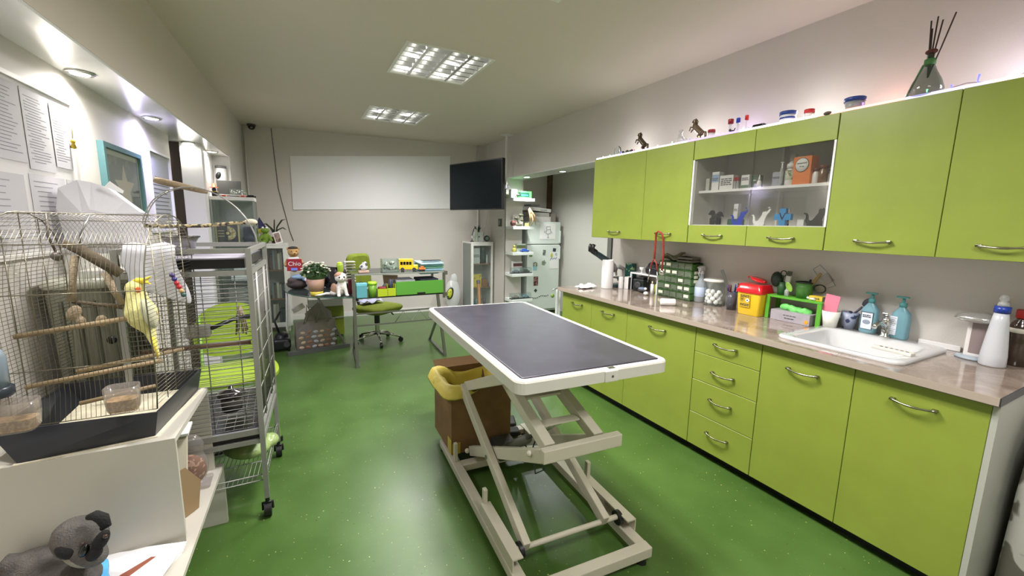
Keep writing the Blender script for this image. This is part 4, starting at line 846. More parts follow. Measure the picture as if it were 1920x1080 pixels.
# ---------------------------------------------------------------- left wall: notice board, frames
def lw(Y, z, out=0.0): return V((wallx(Y)+out, Y, z))
LROT = -math.atan(.0308)      # local +x -> world +Y after a quarter turn
def lwthing(name, label, cat, Y, z, out=.0): return thing(name, label, cat, lw(Y, z, out), PI/2+LROT)   # local x runs +Y, local -y points out into the room
t = lwthing('notice_board', 'large white framed notice board covered in printed price lists', 'notice board', 2.19, 1.655)
W2, H2 = .70, .355
G().box(-W2, W2, -.012, 0, -H2, H2).build('backing', M('board_white', (200, 198, 196), .5), t)
g = G()
for a in ((-W2, W2, H2-.018, H2), (-W2, W2, -H2, -H2+.018), (-W2, -W2+.018, -H2+.018, H2-.018), (W2-.018, W2, -H2+.018, H2-.018)): g.box(a[0], a[1], -.022, -.0, a[2], a[3])
g.build('frame', M('board_frame', (225, 222, 216), .3), t)
R_ = random.Random(8)
def sheetpaper(parent, x, z, w, h, rows, y=-.0135, seed=0, dense=.006):
    p = G().box(x, x+w, y-.0006, y, z, z+h).build('paper_sheet', M('list_paper', (176, 174, 176), .8), parent); g = G(); rr = random.Random(seed)
    for k in range(rows):
        zz = z+h-.03-k*(h-.05)/rows; x0 = x+w*.1+rr.choice((0, 0, .02)); x1 = x+w*(.55+.35*rr.random()); g.box(x0, x1, y-.0009, y-.0006, zz, zz+.0028)
    g.build('print_lines', M('print_grey', (118, 116, 120), .8), p)
    return p
for i, (x, z, w, h, r) in enumerate(((-.66, .02, .21, .30, 22), (-.44, .02, .21, .30, 24), (-.20, .0, .25, .33, 26), (.06, .02, .21, .30, 18), (.28, .0, .2, .32, 24), (.49, .03, .15, .28, 20), (-.6, -.32, .24, .3, 14), (-.33, -.32, .22, .3, 12), (-.08, -.32, .30, .29, 10), (.26, -.33, .28, .31, 13), (.56, -.3, .10, .28, 9))): sheetpaper(t, x, z, w, h, r, seed=i, y=-.0135-.0008*(i % 3))
t = lwthing('hanging_tassel', 'small golden tassel hanging from the corner of the notice board', 'tassel', 2.83, 1.93, .026)
G().tube([(0, 0, .0), (.004, 0, -.05), (.0, 0, -.10)], .002, 5).tube([(.014, 0, .0), (.010, 0, -.05), (.002, 0, -.10)], .002, 5).build('cord', M('cord_cream', (200, 190, 160), .7), t)
G().lathe([(.005, 0), (.010, -.012), (.006, -.020), (.012, -.04), (.001, -.045)], (0, 0, -.10), 12).build('bell', M('gold', (190, 165, 60), .3, .7), t)
t = lwthing('picture_frame', 'turquoise framed picture of a pale star on the left wall', 'picture', 3.47, 1.665)
a_, b_ = .30, .215
g = G()
for q in ((-a_, a_, b_-.028, b_), (-a_, a_, -b_, -b_+.028), (-a_, -a_+.028, -b_+.028, b_-.028), (a_-.028, a_, -b_+.028, b_-.028)): g.box(q[0], q[1], -.03, 0, q[2], q[3])
g.build('frame', M('turquoise', (76, 112, 114), .4), t)
G().box(-a_+.028, a_-.028, -.012, -.004, -b_+.028, b_-.028).build('mat_board', M('mat_cream', (176, 172, 150), .7), t)
G().box(-a_+.06, a_-.055, -.0135, -.012, -b_+.028, b_-.06).build('picture', spots('pic_dark', (86, 80, 70), (120, 112, 96), 9, .55), t)
st = [(.15*(1 if k % 2 == 0 else .42)*math.sin(k*PI/5)*1.1, .15*(1 if k % 2 == 0 else .42)*math.cos(k*PI/5)-.03) for k in range(10)]
G().prism(st, -.0150, -.0135, 'y').build('star', M('star_pale', (186, 160, 132), .7), t)
G().box(-a_+.03, a_-.03, -.017, -.0155, -b_+.03, b_-.03).build('glass', clear, t)
t = lwthing('certificate', 'framed grey printed certificate on the left wall before the doorway', 'certificate', 4.2, 1.655)
g = G()
for q in ((-.26, .26, .285, .30), (-.26, .26, -.30, -.285), (-.26, -.245, -.285, .285), (.245, .26, -.285, .285)): g.box(q[0], q[1], -.03, 0, q[2], q[3])
g.build('frame', white, t)
p = G().box(-.245, .245, -.014, -.004, -.285, .285).build('document', M('doc_grey', (168, 170, 172), .6), t)
lines('document_title', .26, .05, 1, (0, -.0148, .10), dgrey, p, 4); g = G()
for k in range(9): g.box(-.2+.02*(k % 2), .2-.03*(k % 3), -.0148, -.014, .05-.03*k, .056-.03*k)
g.build('print_lines', M('print_dark', (90, 90, 92), .8), p)
# wall dispenser in the niche
t = thing('air_freshener', 'round white wall dispenser with a black swoosh in the far niche', 'dispenser', (-.655, 5.78, 1.95))
G().lathe([(.045, -.10), (.052, -.09), (.052, .06), (.001, .06)], (0, -.055, 0), 24).build('body', white, t)
G().lathe([(.053, .06), (.053, .085), (.048, .09), (.001, .09)], (0, -.055, 0), 24).build('cap', M('cap_grey', (110, 110, 110), .4), t)
sw = G().ell((-.02, -.105, -.02), (.024, .010, .040), rotm(0, .35)).build('swoosh', black, t)
G().box(-.055, .055, -.010, 0, -.15, .05).build('wall_plate', white, t)
# security camera
t = thing('security_camera', 'small dark dome camera in the far left ceiling corner', 'camera', (-.396, 6.80, CEIL-.002))
G().lathe([(.05, 0), (.052, -.012), (.05, -.022), (.001, -.022)], n=22).build('base', dgrey, t); G().ell((0, 0, -.03), (.044, .044, .04)).build('dome', blackg, t); G().ell((0, -.035, -.045), .014).build('lens', grey, t)

# ---------------------------------------------------------------- white bench with the bird cage stand
bwh = M('bench_white', (190, 186, 174), .35)
t = thing('wall_bench', 'long white bench board with end panel along the left wall', 'bench', (0, 0, 0))
G().prism([(-.405, .9), (-.352, 2.29), (wallx(2.29)+.004, 2.29), (wallx(.9)+.004, .9)], .284, .302, 'z').build('board', bwh, t)
G().prism([(-.354, 2.268), (-.353, 2.289), (-.90, 2.289), (-.90, 2.268)], 0, .284, 'z').build('end_panel', bwh, t)
G().prism([(-.415, .92), (-.415, .94), (-.95, .94), (-.95, .92)], 0, .284, 'z').build('end_panel', bwh, t)
G().box(-.93, -.915, .94, 2.268, 0, .284).build('back_panel', bwh, t)
t = thing('shelf_box', 'white open cube shelf on the bench carrying the bird cage', 'shelf', (0, 0, .3025))
H = .4025
G().prism([(-.402, 1.752), (-.402, 1.768), (-.93, 1.768), (-.93, 1.752)], 0, H-.018, 'z').build('side_panel', bwh, t)
G().prism([(-.380, 2.240), (-.380, 2.256), (-.91, 2.256), (-.91, 2.240)], 0, H-.018, 'z').build('side_panel', bwh, t)
G().prism([(-.402, 1.752), (-.379, 2.256), (-.91, 2.256), (-.93, 1.752)], H-.018, H, 'z').build('top_panel', bwh, t)
G().box(-.93, -.92, 1.768, 2.24, 0, H-.018).build('back_panel', bwh, t)
# slanting sheets and packages inside the cube
for i, (y, c, lab) in enumerate(((2.02, (196, 190, 168), 'cream tray leaning inside the white cube shelf'),)):
    t = thing('leaning_tray', lab, 'tray', (-.44, 1.98, .303), 0)
    G().obox((-.09, .03, .165), (.20, .012, .27), rotm(-.42), 0, .002).build('panel', M('tray_cream', c, .5), t); G().obox((-.09, .09, .295), (.22, .09, .012), rotm(.15), 0, .002).build('rim', whiteg, t)
t = thing('snack_bag', 'clear plastic bag of brown treats standing in the white cube shelf', 'bag', (-.45, 2.135, .303))
fuse(G().box(-.075, .075, -.05, .05, 0, .02, b=.005).ell((0, 0, .09), (.07, .045, .09)).ell((0.01, 0, .18), (.05, .03, .06)).build('plastic', glassm('bag_clear', (215, 210, 208), .14, .12), t), .007, 2)
G().ell((0, 0, .075), (.06, .036, .07)).build('treats', spots('treats', (130, 76, 40), (190, 150, 120), 60, .55, .7), t)
solo('cardboard_sheet', 'brown cardboard sheet propped below the bench board', 'cardboard', G().prism([(-.10, 0), (.10, 0), (.12, .11), (.06, .20), (-.10, .20)], -.002, .002, 'y'), M('sheet_tan', (140, 116, 84), .8), (-.455, 1.87, .304), .95)
# papers and brochure
t = thing('paper_stack', 'stack of white papers with a picture brochure on the bench', 'papers', (-.56, 1.60, .3025), -.35)
for k in range(5): G().obox((.006*k, .004*k, .002+.004*k), (.21, .29, .0035), rotm(0, 0, .05*k-.1)).build('paper_sheet', paper, t)
G().obox((-.01, .0, .0245), (.20, .28, .002), rotm(0, 0, .1)).build('brochure', M('brochure', (226, 224, 226), .5), t)
G().prism([(-.05, -.10), (-.03, -.10), (.03, .02), (.06, .10), (.045, .10), (.0, .03)], .0256, .0262, 'z').build('picture_horse', M('horse_print', (140, 80, 60), .7), t)
t = thing('plastic_wrapper', 'crumpled light blue plastic wrapper beside the raccoon toy', 'wrapper', (-.62, 1.56, .332), .5)
smoothmod(G().sheet([[(-.08+.16*i/8+.01*math.sin(j), -.13+.26*j/8, .004+.035*abs(math.sin(i*1.3+j*.9))*(1-abs(i-4)/6)) for j in range(9)] for i in range(9)], .002).build('sheet', M('wrapper_blue', (96, 176, 226), .25, bump=.4, bscale=30), t))
# ---------------------------------------------------------------- raccoon plush
RH = V((-.615, 1.595, .505)); RX = V((.886, -.463, .018)); RU = V((.056, .144, .988)); RC = V((.313, -.812, .491))   # right, up, towards the room
def rp(dx, dy, dz=0.0): k = .00158; return RX*(dx*k)+RU*(-dy*k)+RC*dz
t = thing('raccoon_toy', 'grey plush raccoon with black eye mask lying on the bench', 'plush toy', RH)
fur = M('raccoon_grey', (92, 88, 84), .95, noise=.25, nscale=30, bump=.6, bscale=220); furb = M('raccoon_black', (20, 18, 20), .9, bump=.5, bscale=200); furl = M('raccoon_pale', (136, 130, 118), .95, bump=.5, bscale=220)
Rt = Matrix((RX, V((.46, .875, -.153)), RU)).transposed(); tilt = Rt @ rotm(0, .5, 0)
fuse(G().ell(rp(0, -4, -.01), (.072, .064, .058), tilt).ell(rp(14, 24, .02), (.056, .042, .034), tilt)
     .ell(rp(-78, 62, -.07), (.105, .075, .070), Rt).ell(rp(-20, 76, -.04), (.08, .07, .045), Rt).ell(rp(-120, 84, .0), (.06, .04, .04), Rt).tube([rp(-95, 52, -.04), rp(-150, 44, .0)], [.038, .026], 8).build('body', fur, t), .007, 3)
G().ell(rp(-22, 18, .056), (.036, .026, .024), tilt).build('mask_patch', furb, t)
G().ell(rp(38, 2, .046), (.018, .016, .036), Rt @ rotm(0, .55)).ell(rp(25, 26, .054), (.018, .014, .028), Rt @ rotm(0, .85)).build('mask_patch', furb, t)
G().tube([rp(14, -42, .02), rp(28, -46, .02), rp(42, -40, .02), rp(48, -26, .02), rp(40, -20, .02)], [.008, .014, .016, .013, .006], 10).build('ear', furb, t)
G().ell(rp(-8, 36, .052), (.044, .022, .013), tilt).build('muzzle_band', furl, t)
G().ell(rp(7, 20, .068), (.011, .012, .020), Rt @ rotm(0, .35)).build('nose', blackg, t)
for dx, dy in ((-2, 12), (40, -2)): G().ell(rp(dx+6, dy-4, .066), .006).build('eye', M('eye_gloss', (60, 44, 36), .05), t)
# ---------------------------------------------------------------- bird cage: tray, wire barrel, perches
CO = V((-.462, 1.797, .7055)); ex = V((1, -.03, 0)); ey = V((.139, .99, 0))
t = thing('bird_cage', 'barrel-vaulted wire bird cage on a black tray by the left wall', 'bird cage', CO)
def cp(x, y, z): return ex*x+ey*y+V((0, 0, z-.7055))
def frustum(g, bot, top, z0, z1, mi=0):
    vs = [V((x, y, z0))-V((CO.x, CO.y, .7055)) for x, y in bot]+[V((x, y, z1))-V((CO.x, CO.y, .7055)) for x, y in top]
    return g.add(vs, [(3, 2, 1, 0)]+[(k, (k+1) % 4, 4+(k+1) % 4, 4+k) for k in range(4)]+[(4, 5, 6, 7)], mi)
bot = [(-.79, 1.760), (-.465, 1.795), (-.410, 2.225), (-.80, 2.235)]; top = [(-.865, 1.815), (-.446, 1.776), (-.392, 2.232), (-.845, 2.25)]
def shrink(P, k, c=(-.62, 2.0)): return [(c[0]+(x-c[0])*k, c[1]+(y-c[1])*k) for x, y in P]
g = G(); O_ = V((CO.x, CO.y, .7055)); A = [V((x, y, .706))-O_ for x, y in bot]; B = [V((x, y, .800))-O_ for x, y in top]; Ci = [V((x, y, .800))-O_ for x, y in shrink(top, .965)]; Di = [V((x, y, .722))-O_ for x, y in shrink(bot, .94)]
vs = A+B+Ci+Di; fs = [(3, 2, 1, 0)]
for b0 in (0, 4, 8): fs += [(b0+k, b0+(k+1) % 4, b0+4+(k+1) % 4, b0+4+k) for k in range(4)]
fs.append((12, 13, 14, 15)); g.add(vs, fs); g.build('tray', M('tray_black', (34, 36, 42), .35), t)
g = G(); P = [V((x, y, .7235))-O_ for x, y in shrink(bot, .93)]; g.add(P+[p+V((0, 0, .002)) for p in P], [(3, 2, 1, 0), (4, 5, 6, 7), (0, 1, 5, 4), (1, 2, 6, 5), (2, 3, 7, 6), (3, 0, 4, 7)]); g.build('tray_paper', M('tray_paper', (226, 218, 190), .9, noise=.15, nscale=20), t)
g = G(); P = [(-.80, 1.75), (-.455, 1.785), (-.388, 2.236), (-.40, 2.238), (-.47, 1.80), (-.80, 1.765)]; g.prism([(x-CO.x, y-CO.y) for x, y in P], 0, .003, 'z'); g.build('liner_edge', M('liner_cream', (222, 214, 190), .9, bump=.6), t)
PR = [(.028, .795), (.045, .88), (.048, .97), (.040, 1.08), (.036, 1.22), (.052, 1.30), (.085, 1.375), (.130, 1.425), (.180, 1.455), (.240, 1.475), (.290, 1.480), (.345, 1.472), (.400, 1.450), (.450, 1.405), (.480, 1.345), (.492, 1.25), (.485, 1.10), (.478, .97), (.468, .88), (.455, .800)]
def at_z(z):
    "front and back y of the profile at height z"
    fr_ = [p for p in PR[:11]]; bk = [p for p in PR[10:]]
    def itp(L):
        for a, b_ in zip(L, L[1:]):
            if min(a[1], b_[1]) <= z <= max(a[1], b_[1]): u = (z-a[1])/(b_[1]-a[1]+1e-9); return a[0]+(b_[0]-a[0])*u
        return L[-1][0]
    return itp(fr_), itp(bk)
g = G(); XL = -.415
for i in range(34): x = XL*i/33; g.tube([cp(x, y, z) for y, z in PR], .0008, 4)
g.build('vault_wires', wire_m, t)
g = G()
for x in (0.0, XL): g.tube([cp(x, y, z) for y, z in PR], .0024, 6)
for y, z in (PR[0], PR[2], PR[4], PR[6], PR[9], PR[12], PR[14], PR[16], PR[19]): g.tube([cp(0, y, z), cp(XL, y, z)], .0018, 5)
g.build('cage_frame', wire_m, t)
for nm, x in (('side_wires', 0.0), ('side_wires', XL)):
    g = G(); z = .81
    while z < 1.475: a, b_ = at_z(z); g.tube([cp(x, a, z), cp(x, b_, z)], .0011, 4); z += .0135
    for y in (.12, .20, .29, .38):
        zt = max(z_ for z_ in [p[1]-(abs(p[0]-y)*.3) for p in PR if abs(p[0]-y) < .06]+[1.43]); g.tube([cp(x, y, .80), cp(x, y, min(zt, 1.475))], .0018, 5)
    g.build(nm, wire_m, t)
pw = M('perch_wood', (150, 130, 98), .6, noise=.2, nscale=12)
for (a, b_, r) in (((-.40, .16, 1.065), (-.02, .16, 1.115), .009), ((-.36, .10, .905), (-.005, .12, .945), .008), ((-.33, .30, .885), (-.005, .32, .93), .008), ((-.20, .03, .85), (-.01, .06, .87), .007)): G().tube([cp(*a), cp(*b_)], r, 10).build('perch', pw, t)
for x, z in ((-.30, .955), (-.19, .925)): G().lathe([(.001, 0), (.017, 0), (.017, .004), (.001, .006)], cp(x, .488, z), 18, R=rotm(PI/2)).build('plug', black, t)
G().tube([cp(-.20, .02, .79), cp(-.205, .0, .775), cp(-.185, -.004, .768), cp(-.183, .0, .785)], .0016, 5).build('tray_clip', chrome, t)
# swing branch toy hanging inside
t = thing('branch_swing', 'wooden branch and rope ladder toy hanging inside the bird cage', 'bird toy', CO+cp(-.16, .22, 1.475))
def q3(X, Y, Zz): return V((X, Y, Zz))-(CO+cp(-.16, .22, 1.475))
bark = M('bark', (96, 84, 66), .85, noise=.3, nscale=20, bump=.6); rope = M('sisal', (158, 142, 118), .9, bump=.6, bscale=150)
G().tube([q3(-.70, 2.0, 1.375), q3(-.66, 2.0, 1.352), q3(-.60, 2.0, 1.30), q3(-.56, 2.0, 1.262)], [.012, .018, .019, .016], 10).build('branch', bark, t)
G().tube([q3(-.675, 2.0, 1.33), q3(-.69, 2.0, 1.24), q3(-.70, 2.0, 1.17)], [.012, .010, .014], 8).build('rope_leg', rope, t); G().tube([q3(-.60, 2.0, 1.27), q3(-.585, 2.0, 1.20), q3(-.565, 2.0, 1.15)], [.014, .010, .011], 8).build('rope_leg', rope, t)
G().tube([q3(-.70, 2.0, 1.17), q3(-.635, 2.0, 1.155), q3(-.565, 2.0, 1.14)], [.007, .006, .010], 8).build('rung', bark, t)
fuse(G().ell(q3(-.695, 1.99, 1.13), (.02, .012, .03), rotm(0, .5)).ell(q3(-.68, 1.99, 1.10), (.014, .012, .018)).build('wood_chip', rope, t), .004, 1)
fuse(G().ell(q3(-.625, 1.99, 1.095), (.018, .010, .022)).build('wood_chip', rope, t), .004, 1)
G().tube([q3(-.66, 2.0, 1.35), q3(-.655, 2.0, 1.40), q3(-.625, 2.01, 1.475)], .003, 6).build('hook', steel, t)
G().tube([q3(-.73, 2.0, 1.475), q3(-.735, 2.0, 1.40), q3(-.72, 2.0, 1.34)], .004, 6).ell(q3(-.72, 2.0, 1.33), .016).build('bell_chain', M('chain_grey', (110, 104, 96), .4, .6), t)
t = thing('bead_toy', 'short string of red, purple and wooden beads in the bird cage', 'bird toy', V((-.425, 2.06, 1.245)))
for i, c in enumerate(((70, 60, 110), (60, 50, 120), (180, 50, 60), (180, 40, 50), (190, 160, 110), (60, 90, 90))): G().ell((.010*i*.6, 0, -.016*i), .0095, n=10, m=8).build('bead', M(f'bead_{i}', c, .35), t)
# cockatiel on the perch
BP = V((-.515, 1.985, 1.125)); t = thing('cockatiel', 'yellow cockatiel with orange cheek perched inside the wire cage', 'bird', BP)
yel = M('bird_yellow', (226, 220, 150), .85, noise=.12, nscale=25, bump=.35, bscale=150); crest_m = M('bird_crest', (236, 214, 70), .8, bump=.3); wingm = M('bird_wing', (196, 196, 166), .85, noise=.25, nscale=18, stretch=(1, 1, .3), bump=.3)
k = .00195
BC_ = (V((0, 0, 1.47))-BP).normalized()
def bp(dx, dy, dz=0.0): return RX*(dx*k)+RU*(-dy*k)+BC_*dz       # offsets in picture-like axes, still solid geometry
fuse(G().tube([bp(-8, -38), bp(-4, -18), bp(2, 2), bp(10, 20), bp(18, 38)], [.028, .036, .050, .044, .020], 14).ell(bp(-9, -42, .004), (.031, .030, .030)).tube([bp(18, 36), bp(26, 58), bp(36, 86)], [.020, .013, .005], 8).build('body', yel, t), .004, 2)
fuse(G().tube([bp(-16, -50, .004), bp(-4, -56, .004), bp(10, -58, .002), bp(22, -66, 0)], [.010, .014, .009, .002], 8).tube([bp(-4, -56, .004), bp(14, -53, .002), bp(22, -50, 0)], [.010, .006, .002], 8).build('crest', crest_m, t), .003, 1)
G().ell(bp(-3, -39, .030), (.0105, .005, .0105), Rt).build('cheek_patch', M('cheek_orange', (216, 104, 50), .8), t)
G().tube([bp(-20, -44, .012), bp(-25, -40, .012), bp(-25, -35, .012)], [.008, .007, .002], 8).build('beak', M('beak_grey', (150, 140, 128), .4), t)
G().ell(bp(-13, -46, .028), .0038).build('eye', blackg, t)
G().ell(bp(17, 6, .026), (.020, .022, .058), Rt @ rotm(0, -.38)).build('wing', wingm, t); G().ell(bp(6, 2, -.03), (.016, .012, .048), Rt @ rotm(0, -.3)).build('wing', wingm, t)
for dx in (0, 10): G().tube([bp(dx, 26, .004), bp(dx-4, 34, .008)], .004, 6).build('foot', M('bird_foot', (170, 140, 130), .6), t)
G().tube([bp(24, 50, .008), bp(36, 92, .004)], [.007, .002], 6).build('tail_feather', crest_m, t)
# clip-on feeding cups and the water fountain on the outside of the cage
def feeder(label, loc, w, h, fill):
    t = thing('feeding_cup', label, 'feeding cup', loc)
    loft(G(), [(w*.40, .025, .02, 0, 0, 0), (w*.46, .030, .02, .012, 0, 0), (w*.5, .033, .02, h*.6, 0, 0), (w*.5, .034, .02, h, 0, 0), (w*.47, .031, .018, h, 0, 0), (w*.45, .028, .018, .015, 0, 0)], sm=True).build('cup', glassm('cup_plastic', (218, 210, 200), .16, .12), t)
    loft(G(), [(w*.42, .025, .018, .006, 0, 0), (w*.45, .027, .018, fill, 0, 0)]).build('seed', spots('seed', (160, 128, 92), (196, 170, 130), 120, .5, .9), t)
feeder('clear plastic seed cup clipped to the cage front, near the clip', (-.528, 1.765, .826), .088, .088, .045)
feeder('larger clear seed cup at the left edge of the picture on the cage', (-.775, 1.745, .82), .115, .095, .04)
t = thing('water_fountain', 'grey blue water bottle with dark base at the left picture edge on the cage', 'water bottle', (-.80, 1.742, .935))
G().lathe([(.034, 0), (.038, .006), (.038, .028), (.030, .034), (.001, .034)], n=22).build('base', M('fountain_dark', (44, 50, 58), .3), t); G().lathe([(.031, .030), (.031, .12), (.024, .14), (.001, .142)], n=22).build('reservoir', glassm('fountain_blue', (150, 165, 178), .6, .1), t)

# ---------------------------------------------------------------- tall silver cage on castors; corner post at (-.185, 2.24)
t = thing('parrot_cage', 'tall grey wire cage on castors with an arched play top', 'bird cage', (-.18, 2.24, 0))
sv = M('cage_silver', (146, 146, 140), .4, .35); SX, SY = -.46, .585      # width to the left, depth
skew = .06
def sc(x, y, z): return V((x+skew*y*1.0, y, z))      # footprint slightly turned
for x in (0, SX):
    for y in (0, SY): G().beam(sc(x, y, .10), sc(x, y, 1.335), .022, .022).build('post', sv, t)
for z, h in ((1.325, .022), (1.225, .022), (.405, .022), (.455, .028)):
    g = G()
    for a, b_ in (((0, 0), (SX, 0)), ((0, SY), (SX, SY)), ((0, 0), (0, SY)), ((SX, 0), (SX, SY))): g.beam(sc(*a, z), sc(*b_, z), .016, h)
    g.build('rail_frame', sv, t)
def wires(name, fn, n): 
    g = G()
    for i in range(n): g.tube(fn(i), .0016, 4)
    return g.build(name, M('wire_grey', (120, 118, 112), .4, .5), t)
wires('front_wires', lambda i: [sc(-.011, -.004, .50+i*.0205), sc(SX+.011, -.004, .50+i*.0205)], 35)
wires('back_wires', lambda i: [sc(-.011, SY, .50+i*.0205), sc(SX+.011, SY, .50+i*.0205)], 35)
g = G()
for x in (-.06, -.185, -.33, -.42): g.tube([sc(x, 0, .48), sc(x, 0, 1.22)], .0022, 5)
g.build('front_uprights', M('wire_grey', (120, 118, 112), .4, .5), t)
# side door with big squares (faces the room)
g = G()
for y in (.012, .14, .17, .41, .45, .575): g.tube([sc(.004, y, .48), sc(.004, y, 1.225)], .004, 5)
for z in (.52, .66, .80, .94, 1.08, 1.18): g.tube([sc(.004, .02, z), sc(.004, .575, z)], .0025, 5)
g.build('side_door', sv, t)
g = G()
for i in range(26): g.tube([sc(-.002, .015+i*.0225, .48), sc(-.002, .015+i*.0225, 1.22)], .0013, 4)
g.build('side_wires', M('wire_grey', (120, 118, 112), .4, .5), t)
for z in (.875, .965): G().box(.012, .03, .395, .43, z-.006, z+.006, b=.003).cyl((.016, .415, z-.03), (.016, .415, z+.02), .006).build('latch', steel, t)
g = G()
for i in range(13): g.tube([sc(SX*i/12, .01, .478), sc(SX*i/12-.05, SY-.01, .478)], .0016, 4)
for i in range(14): g.tube([sc(-.01, SY*i/13, .480), sc(SX+.01, SY*i/13, .480)], .0016, 4)
g.build('floor_grille', M('wire_grey', (120, 118, 112), .4, .5), t)
g = G(); P = [sc(-.013, .01, 0), sc(SX+.013, .01, 0), sc(SX+.013, SY-.01, 0), sc(-.013, SY-.01, 0)]
g.prism([(p.x, p.y) for p in P], .415, .44, 'z'); g.build('dropping_tray', black, t)
g = G(); P = [sc(-.02, .02, 0), sc(SX+.02, .02, 0), sc(SX+.02, SY-.02, 0), sc(-.02, SY-.02, 0)]; g.prism([(p.x, p.y) for p in P], 1.245, 1.285, 'z'); g.build('top_tray', black, t)
g = G(); g.prism([(p.x*1, p.y) for p in P], 1.286, 1.292, 'z'); g.build('tray_liner', M('liner_lilac', (150, 146, 156), .7, noise=.2, nscale=9), t)
# lower wire rack
g = G()
for i in range(24): g.tube([sc(SX*i/23, 0, .200), sc(SX*i/23, SY, .200)], .0016, 4)
for y in (0, .19, .39, SY): g.tube([sc(0, y, .196), sc(SX, y, .196)], .003, 5)
for a, b_ in (((0, 0), (0, SY)), ((SX, 0), (SX, SY))): g.tube([sc(*a, .196), sc(*b_, .196)], .003, 5); g.tube([sc(*a, .225), sc(*b_, .225)], .003, 5)
for i in range(24): g.tube([sc(0, SY*i/23, .196), sc(.008, SY*i/23, .225)], .0016, 4)
g.tube([sc(0, 0, .225), sc(SX, 0, .225)], .003, 5); g.build('wire_shelf', sv, t)
for x in (0, SX):
    for y in (0, SY):
        p = sc(x, y, 0); c = G().cyl((p.x-.016, p.y, .036), (p.x+.016, p.y, .036), .035, n=22).tube([(p.x-.022, p.y, .036), (p.x-.022, p.y-.005, .075), (p.x+.022, p.y-.005, .075), (p.x+.022, p.y, .036)], .006, 6).cyl((p.x, p.y, .07), (p.x, p.y, .11), .010).build('castor', black, t)
# play arch (ladder shaped) with rope perch and rough branch
PX = [(-.45, 1.335), (-.445, 1.42), (-.41, 1.52), (-.35, 1.585), (-.26, 1.615), (-.17, 1.60), (-.08, 1.54), (-.02, 1.46), (.01, 1.38), (.015, 1.335)]
def cr(P, k=5):
    "catmull-rom through 2-D points"
    o = []; Q = [P[0]]+P+[P[-1]]
    for i in range(1, len(Q)-2):
        for s_ in range(k):
            u = s_/k; o.append(tuple(.5*((2*Q[i][j])+(-Q[i-1][j]+Q[i+1][j])*u+(2*Q[i-1][j]-5*Q[i][j]+4*Q[i+1][j]-Q[i+2][j])*u*u+(-Q[i-1][j]+3*Q[i][j]-3*Q[i+1][j]+Q[i+2][j])*u**3) for j in (0, 1)))
    return o+[P[-1]]
AR = cr(PX); g = G()
for dy in (.335, .375): g.tube([(x, dy, z) for x, z in AR], .0028, 6)
for x, z in AR[::1]: g.tube([(x, .335, z), (x, .375, z)], .0018, 4)
g.build('ladder_arch', sv, t)
R_ = random.Random(4)
G().tube([(-.50, .355, 1.43), (-.35, .355, 1.425), (-.2, .355, 1.43), (-.08, .355, 1.445), (-.0, .355, 1.45)], .009, 8).build('rope_perch', spots('rope_mix', (176, 160, 120), (70, 66, 56), 60, .5, .9, bump=.6), t)
G().ell((-.005, .355, 1.452), (.03, .02, .016)).build('rope_knot', M('rope_pale', (200, 192, 170), .9, bump=.6), t)
G().tube([(-.385, .36, 1.645), (-.36, .36, 1.638), (-.28, .36, 1.62), (-.21, .36, 1.603), (-.18, .36, 1.597)], [.014, .017, .016, .013, .010], 10).build('branch_perch', M('branch_pale', (150, 132, 104), .8, noise=.25, nscale=14, bump=.5), t)
G().tube([sc(-.02, .02, .895), sc(SX+.02, .05, .885)], .010, 8).build('perch', M('perch_brown', (108, 82, 64), .6), t)
# pots and toys in / on the tall cage
t = thing('food_pot', 'steel lidded food pot on the grille inside the tall cage', 'pot', (-.325, 2.50, .4815))
G().lathe([(.045, .0), (.05, .08), (.001, .08)], n=24).build('pot', M('pot_smoke', (96, 92, 90), .25, .4), t); G().lathe([(.062, .08), (.064, .088), (.05, .105), (.012, .115), (.010, .13), (.001, .132)], n=24).build('lid', M('lid_smoke', (52, 48, 48), .15, coat=.5), t)
t = thing('steel_bowl', 'steel bowl with flared rim standing on top of the tall cage', 'bowl', (-.47, 2.50, 1.293)); G().lathe([(.045, 0), (.055, .01), (.06, .06), (.075, .085), (.073, .087), (.057, .062), (.05, .012), (.001, .008)], n=28).build('bowl', steel, t); G().tube(arc(0, 0, .075, 0, 2*PI, 28, lambda u, w: (u, w, .086)), .004, 6).build('rim', M('rim_dark', (80, 78, 74), .3, .8), t)
t = thing('feeder_box', 'grey clip-on feeder box fixed inside the tall cage with a black arm', 'feeder', (-.40, 2.30, .93)); G().box(-.045, .045, -.03, .03, 0, .055, b=.008).build('box', M('feeder_grey', (150, 150, 140), .4), t); G().tube([(.045, .0, .035), (.12, .10, .05), (.19, .16, .05)], .010, 8).build('arm', black, t)
t = thing('bird_rope_toy', 'frayed rope toy hanging beside the feeder inside the tall cage', 'bird toy', (-.255, 2.50, .95)); g = G()
for i in range(9): a = i*.7; g.tube([(0, 0, .08), (.016*math.cos(a), .016*math.sin(a), .03), (.026*math.cos(a), .022*math.sin(a), -.05-.01*(i % 3))], .004, 5)
g.build('strands', rope, t)
t = thing('white_towel', 'white cloth draped over the left end of the tall cage', 'cloth', (-.50, 2.20, 1.34))
gr = []
for i in range(13):
    u = i/12; row = []
    for j in range(11):
        v = j/10; x = -.10+.17*v+.010*math.sin(u*9); fold = .010*math.sin(v*11+u*3)
        if u < .3: row.append((x-.02, .14-.45*u*1.0+fold*.2, .012+fold))
        else: row.append((x+.045*(u-.3)*v, -.0+fold-.02, .012-(u-.3)*.30*(.75+.45*v)))
    gr.append(row)
smoothmod(G().sheet(gr, .003).build('cloth', M('towel_white', (196, 196, 202), .9, bump=.2), t))
t = thing('paper_bag', 'large crumpled white paper bag behind the cages', 'paper bag', (-.755, 2.62, 1.30))
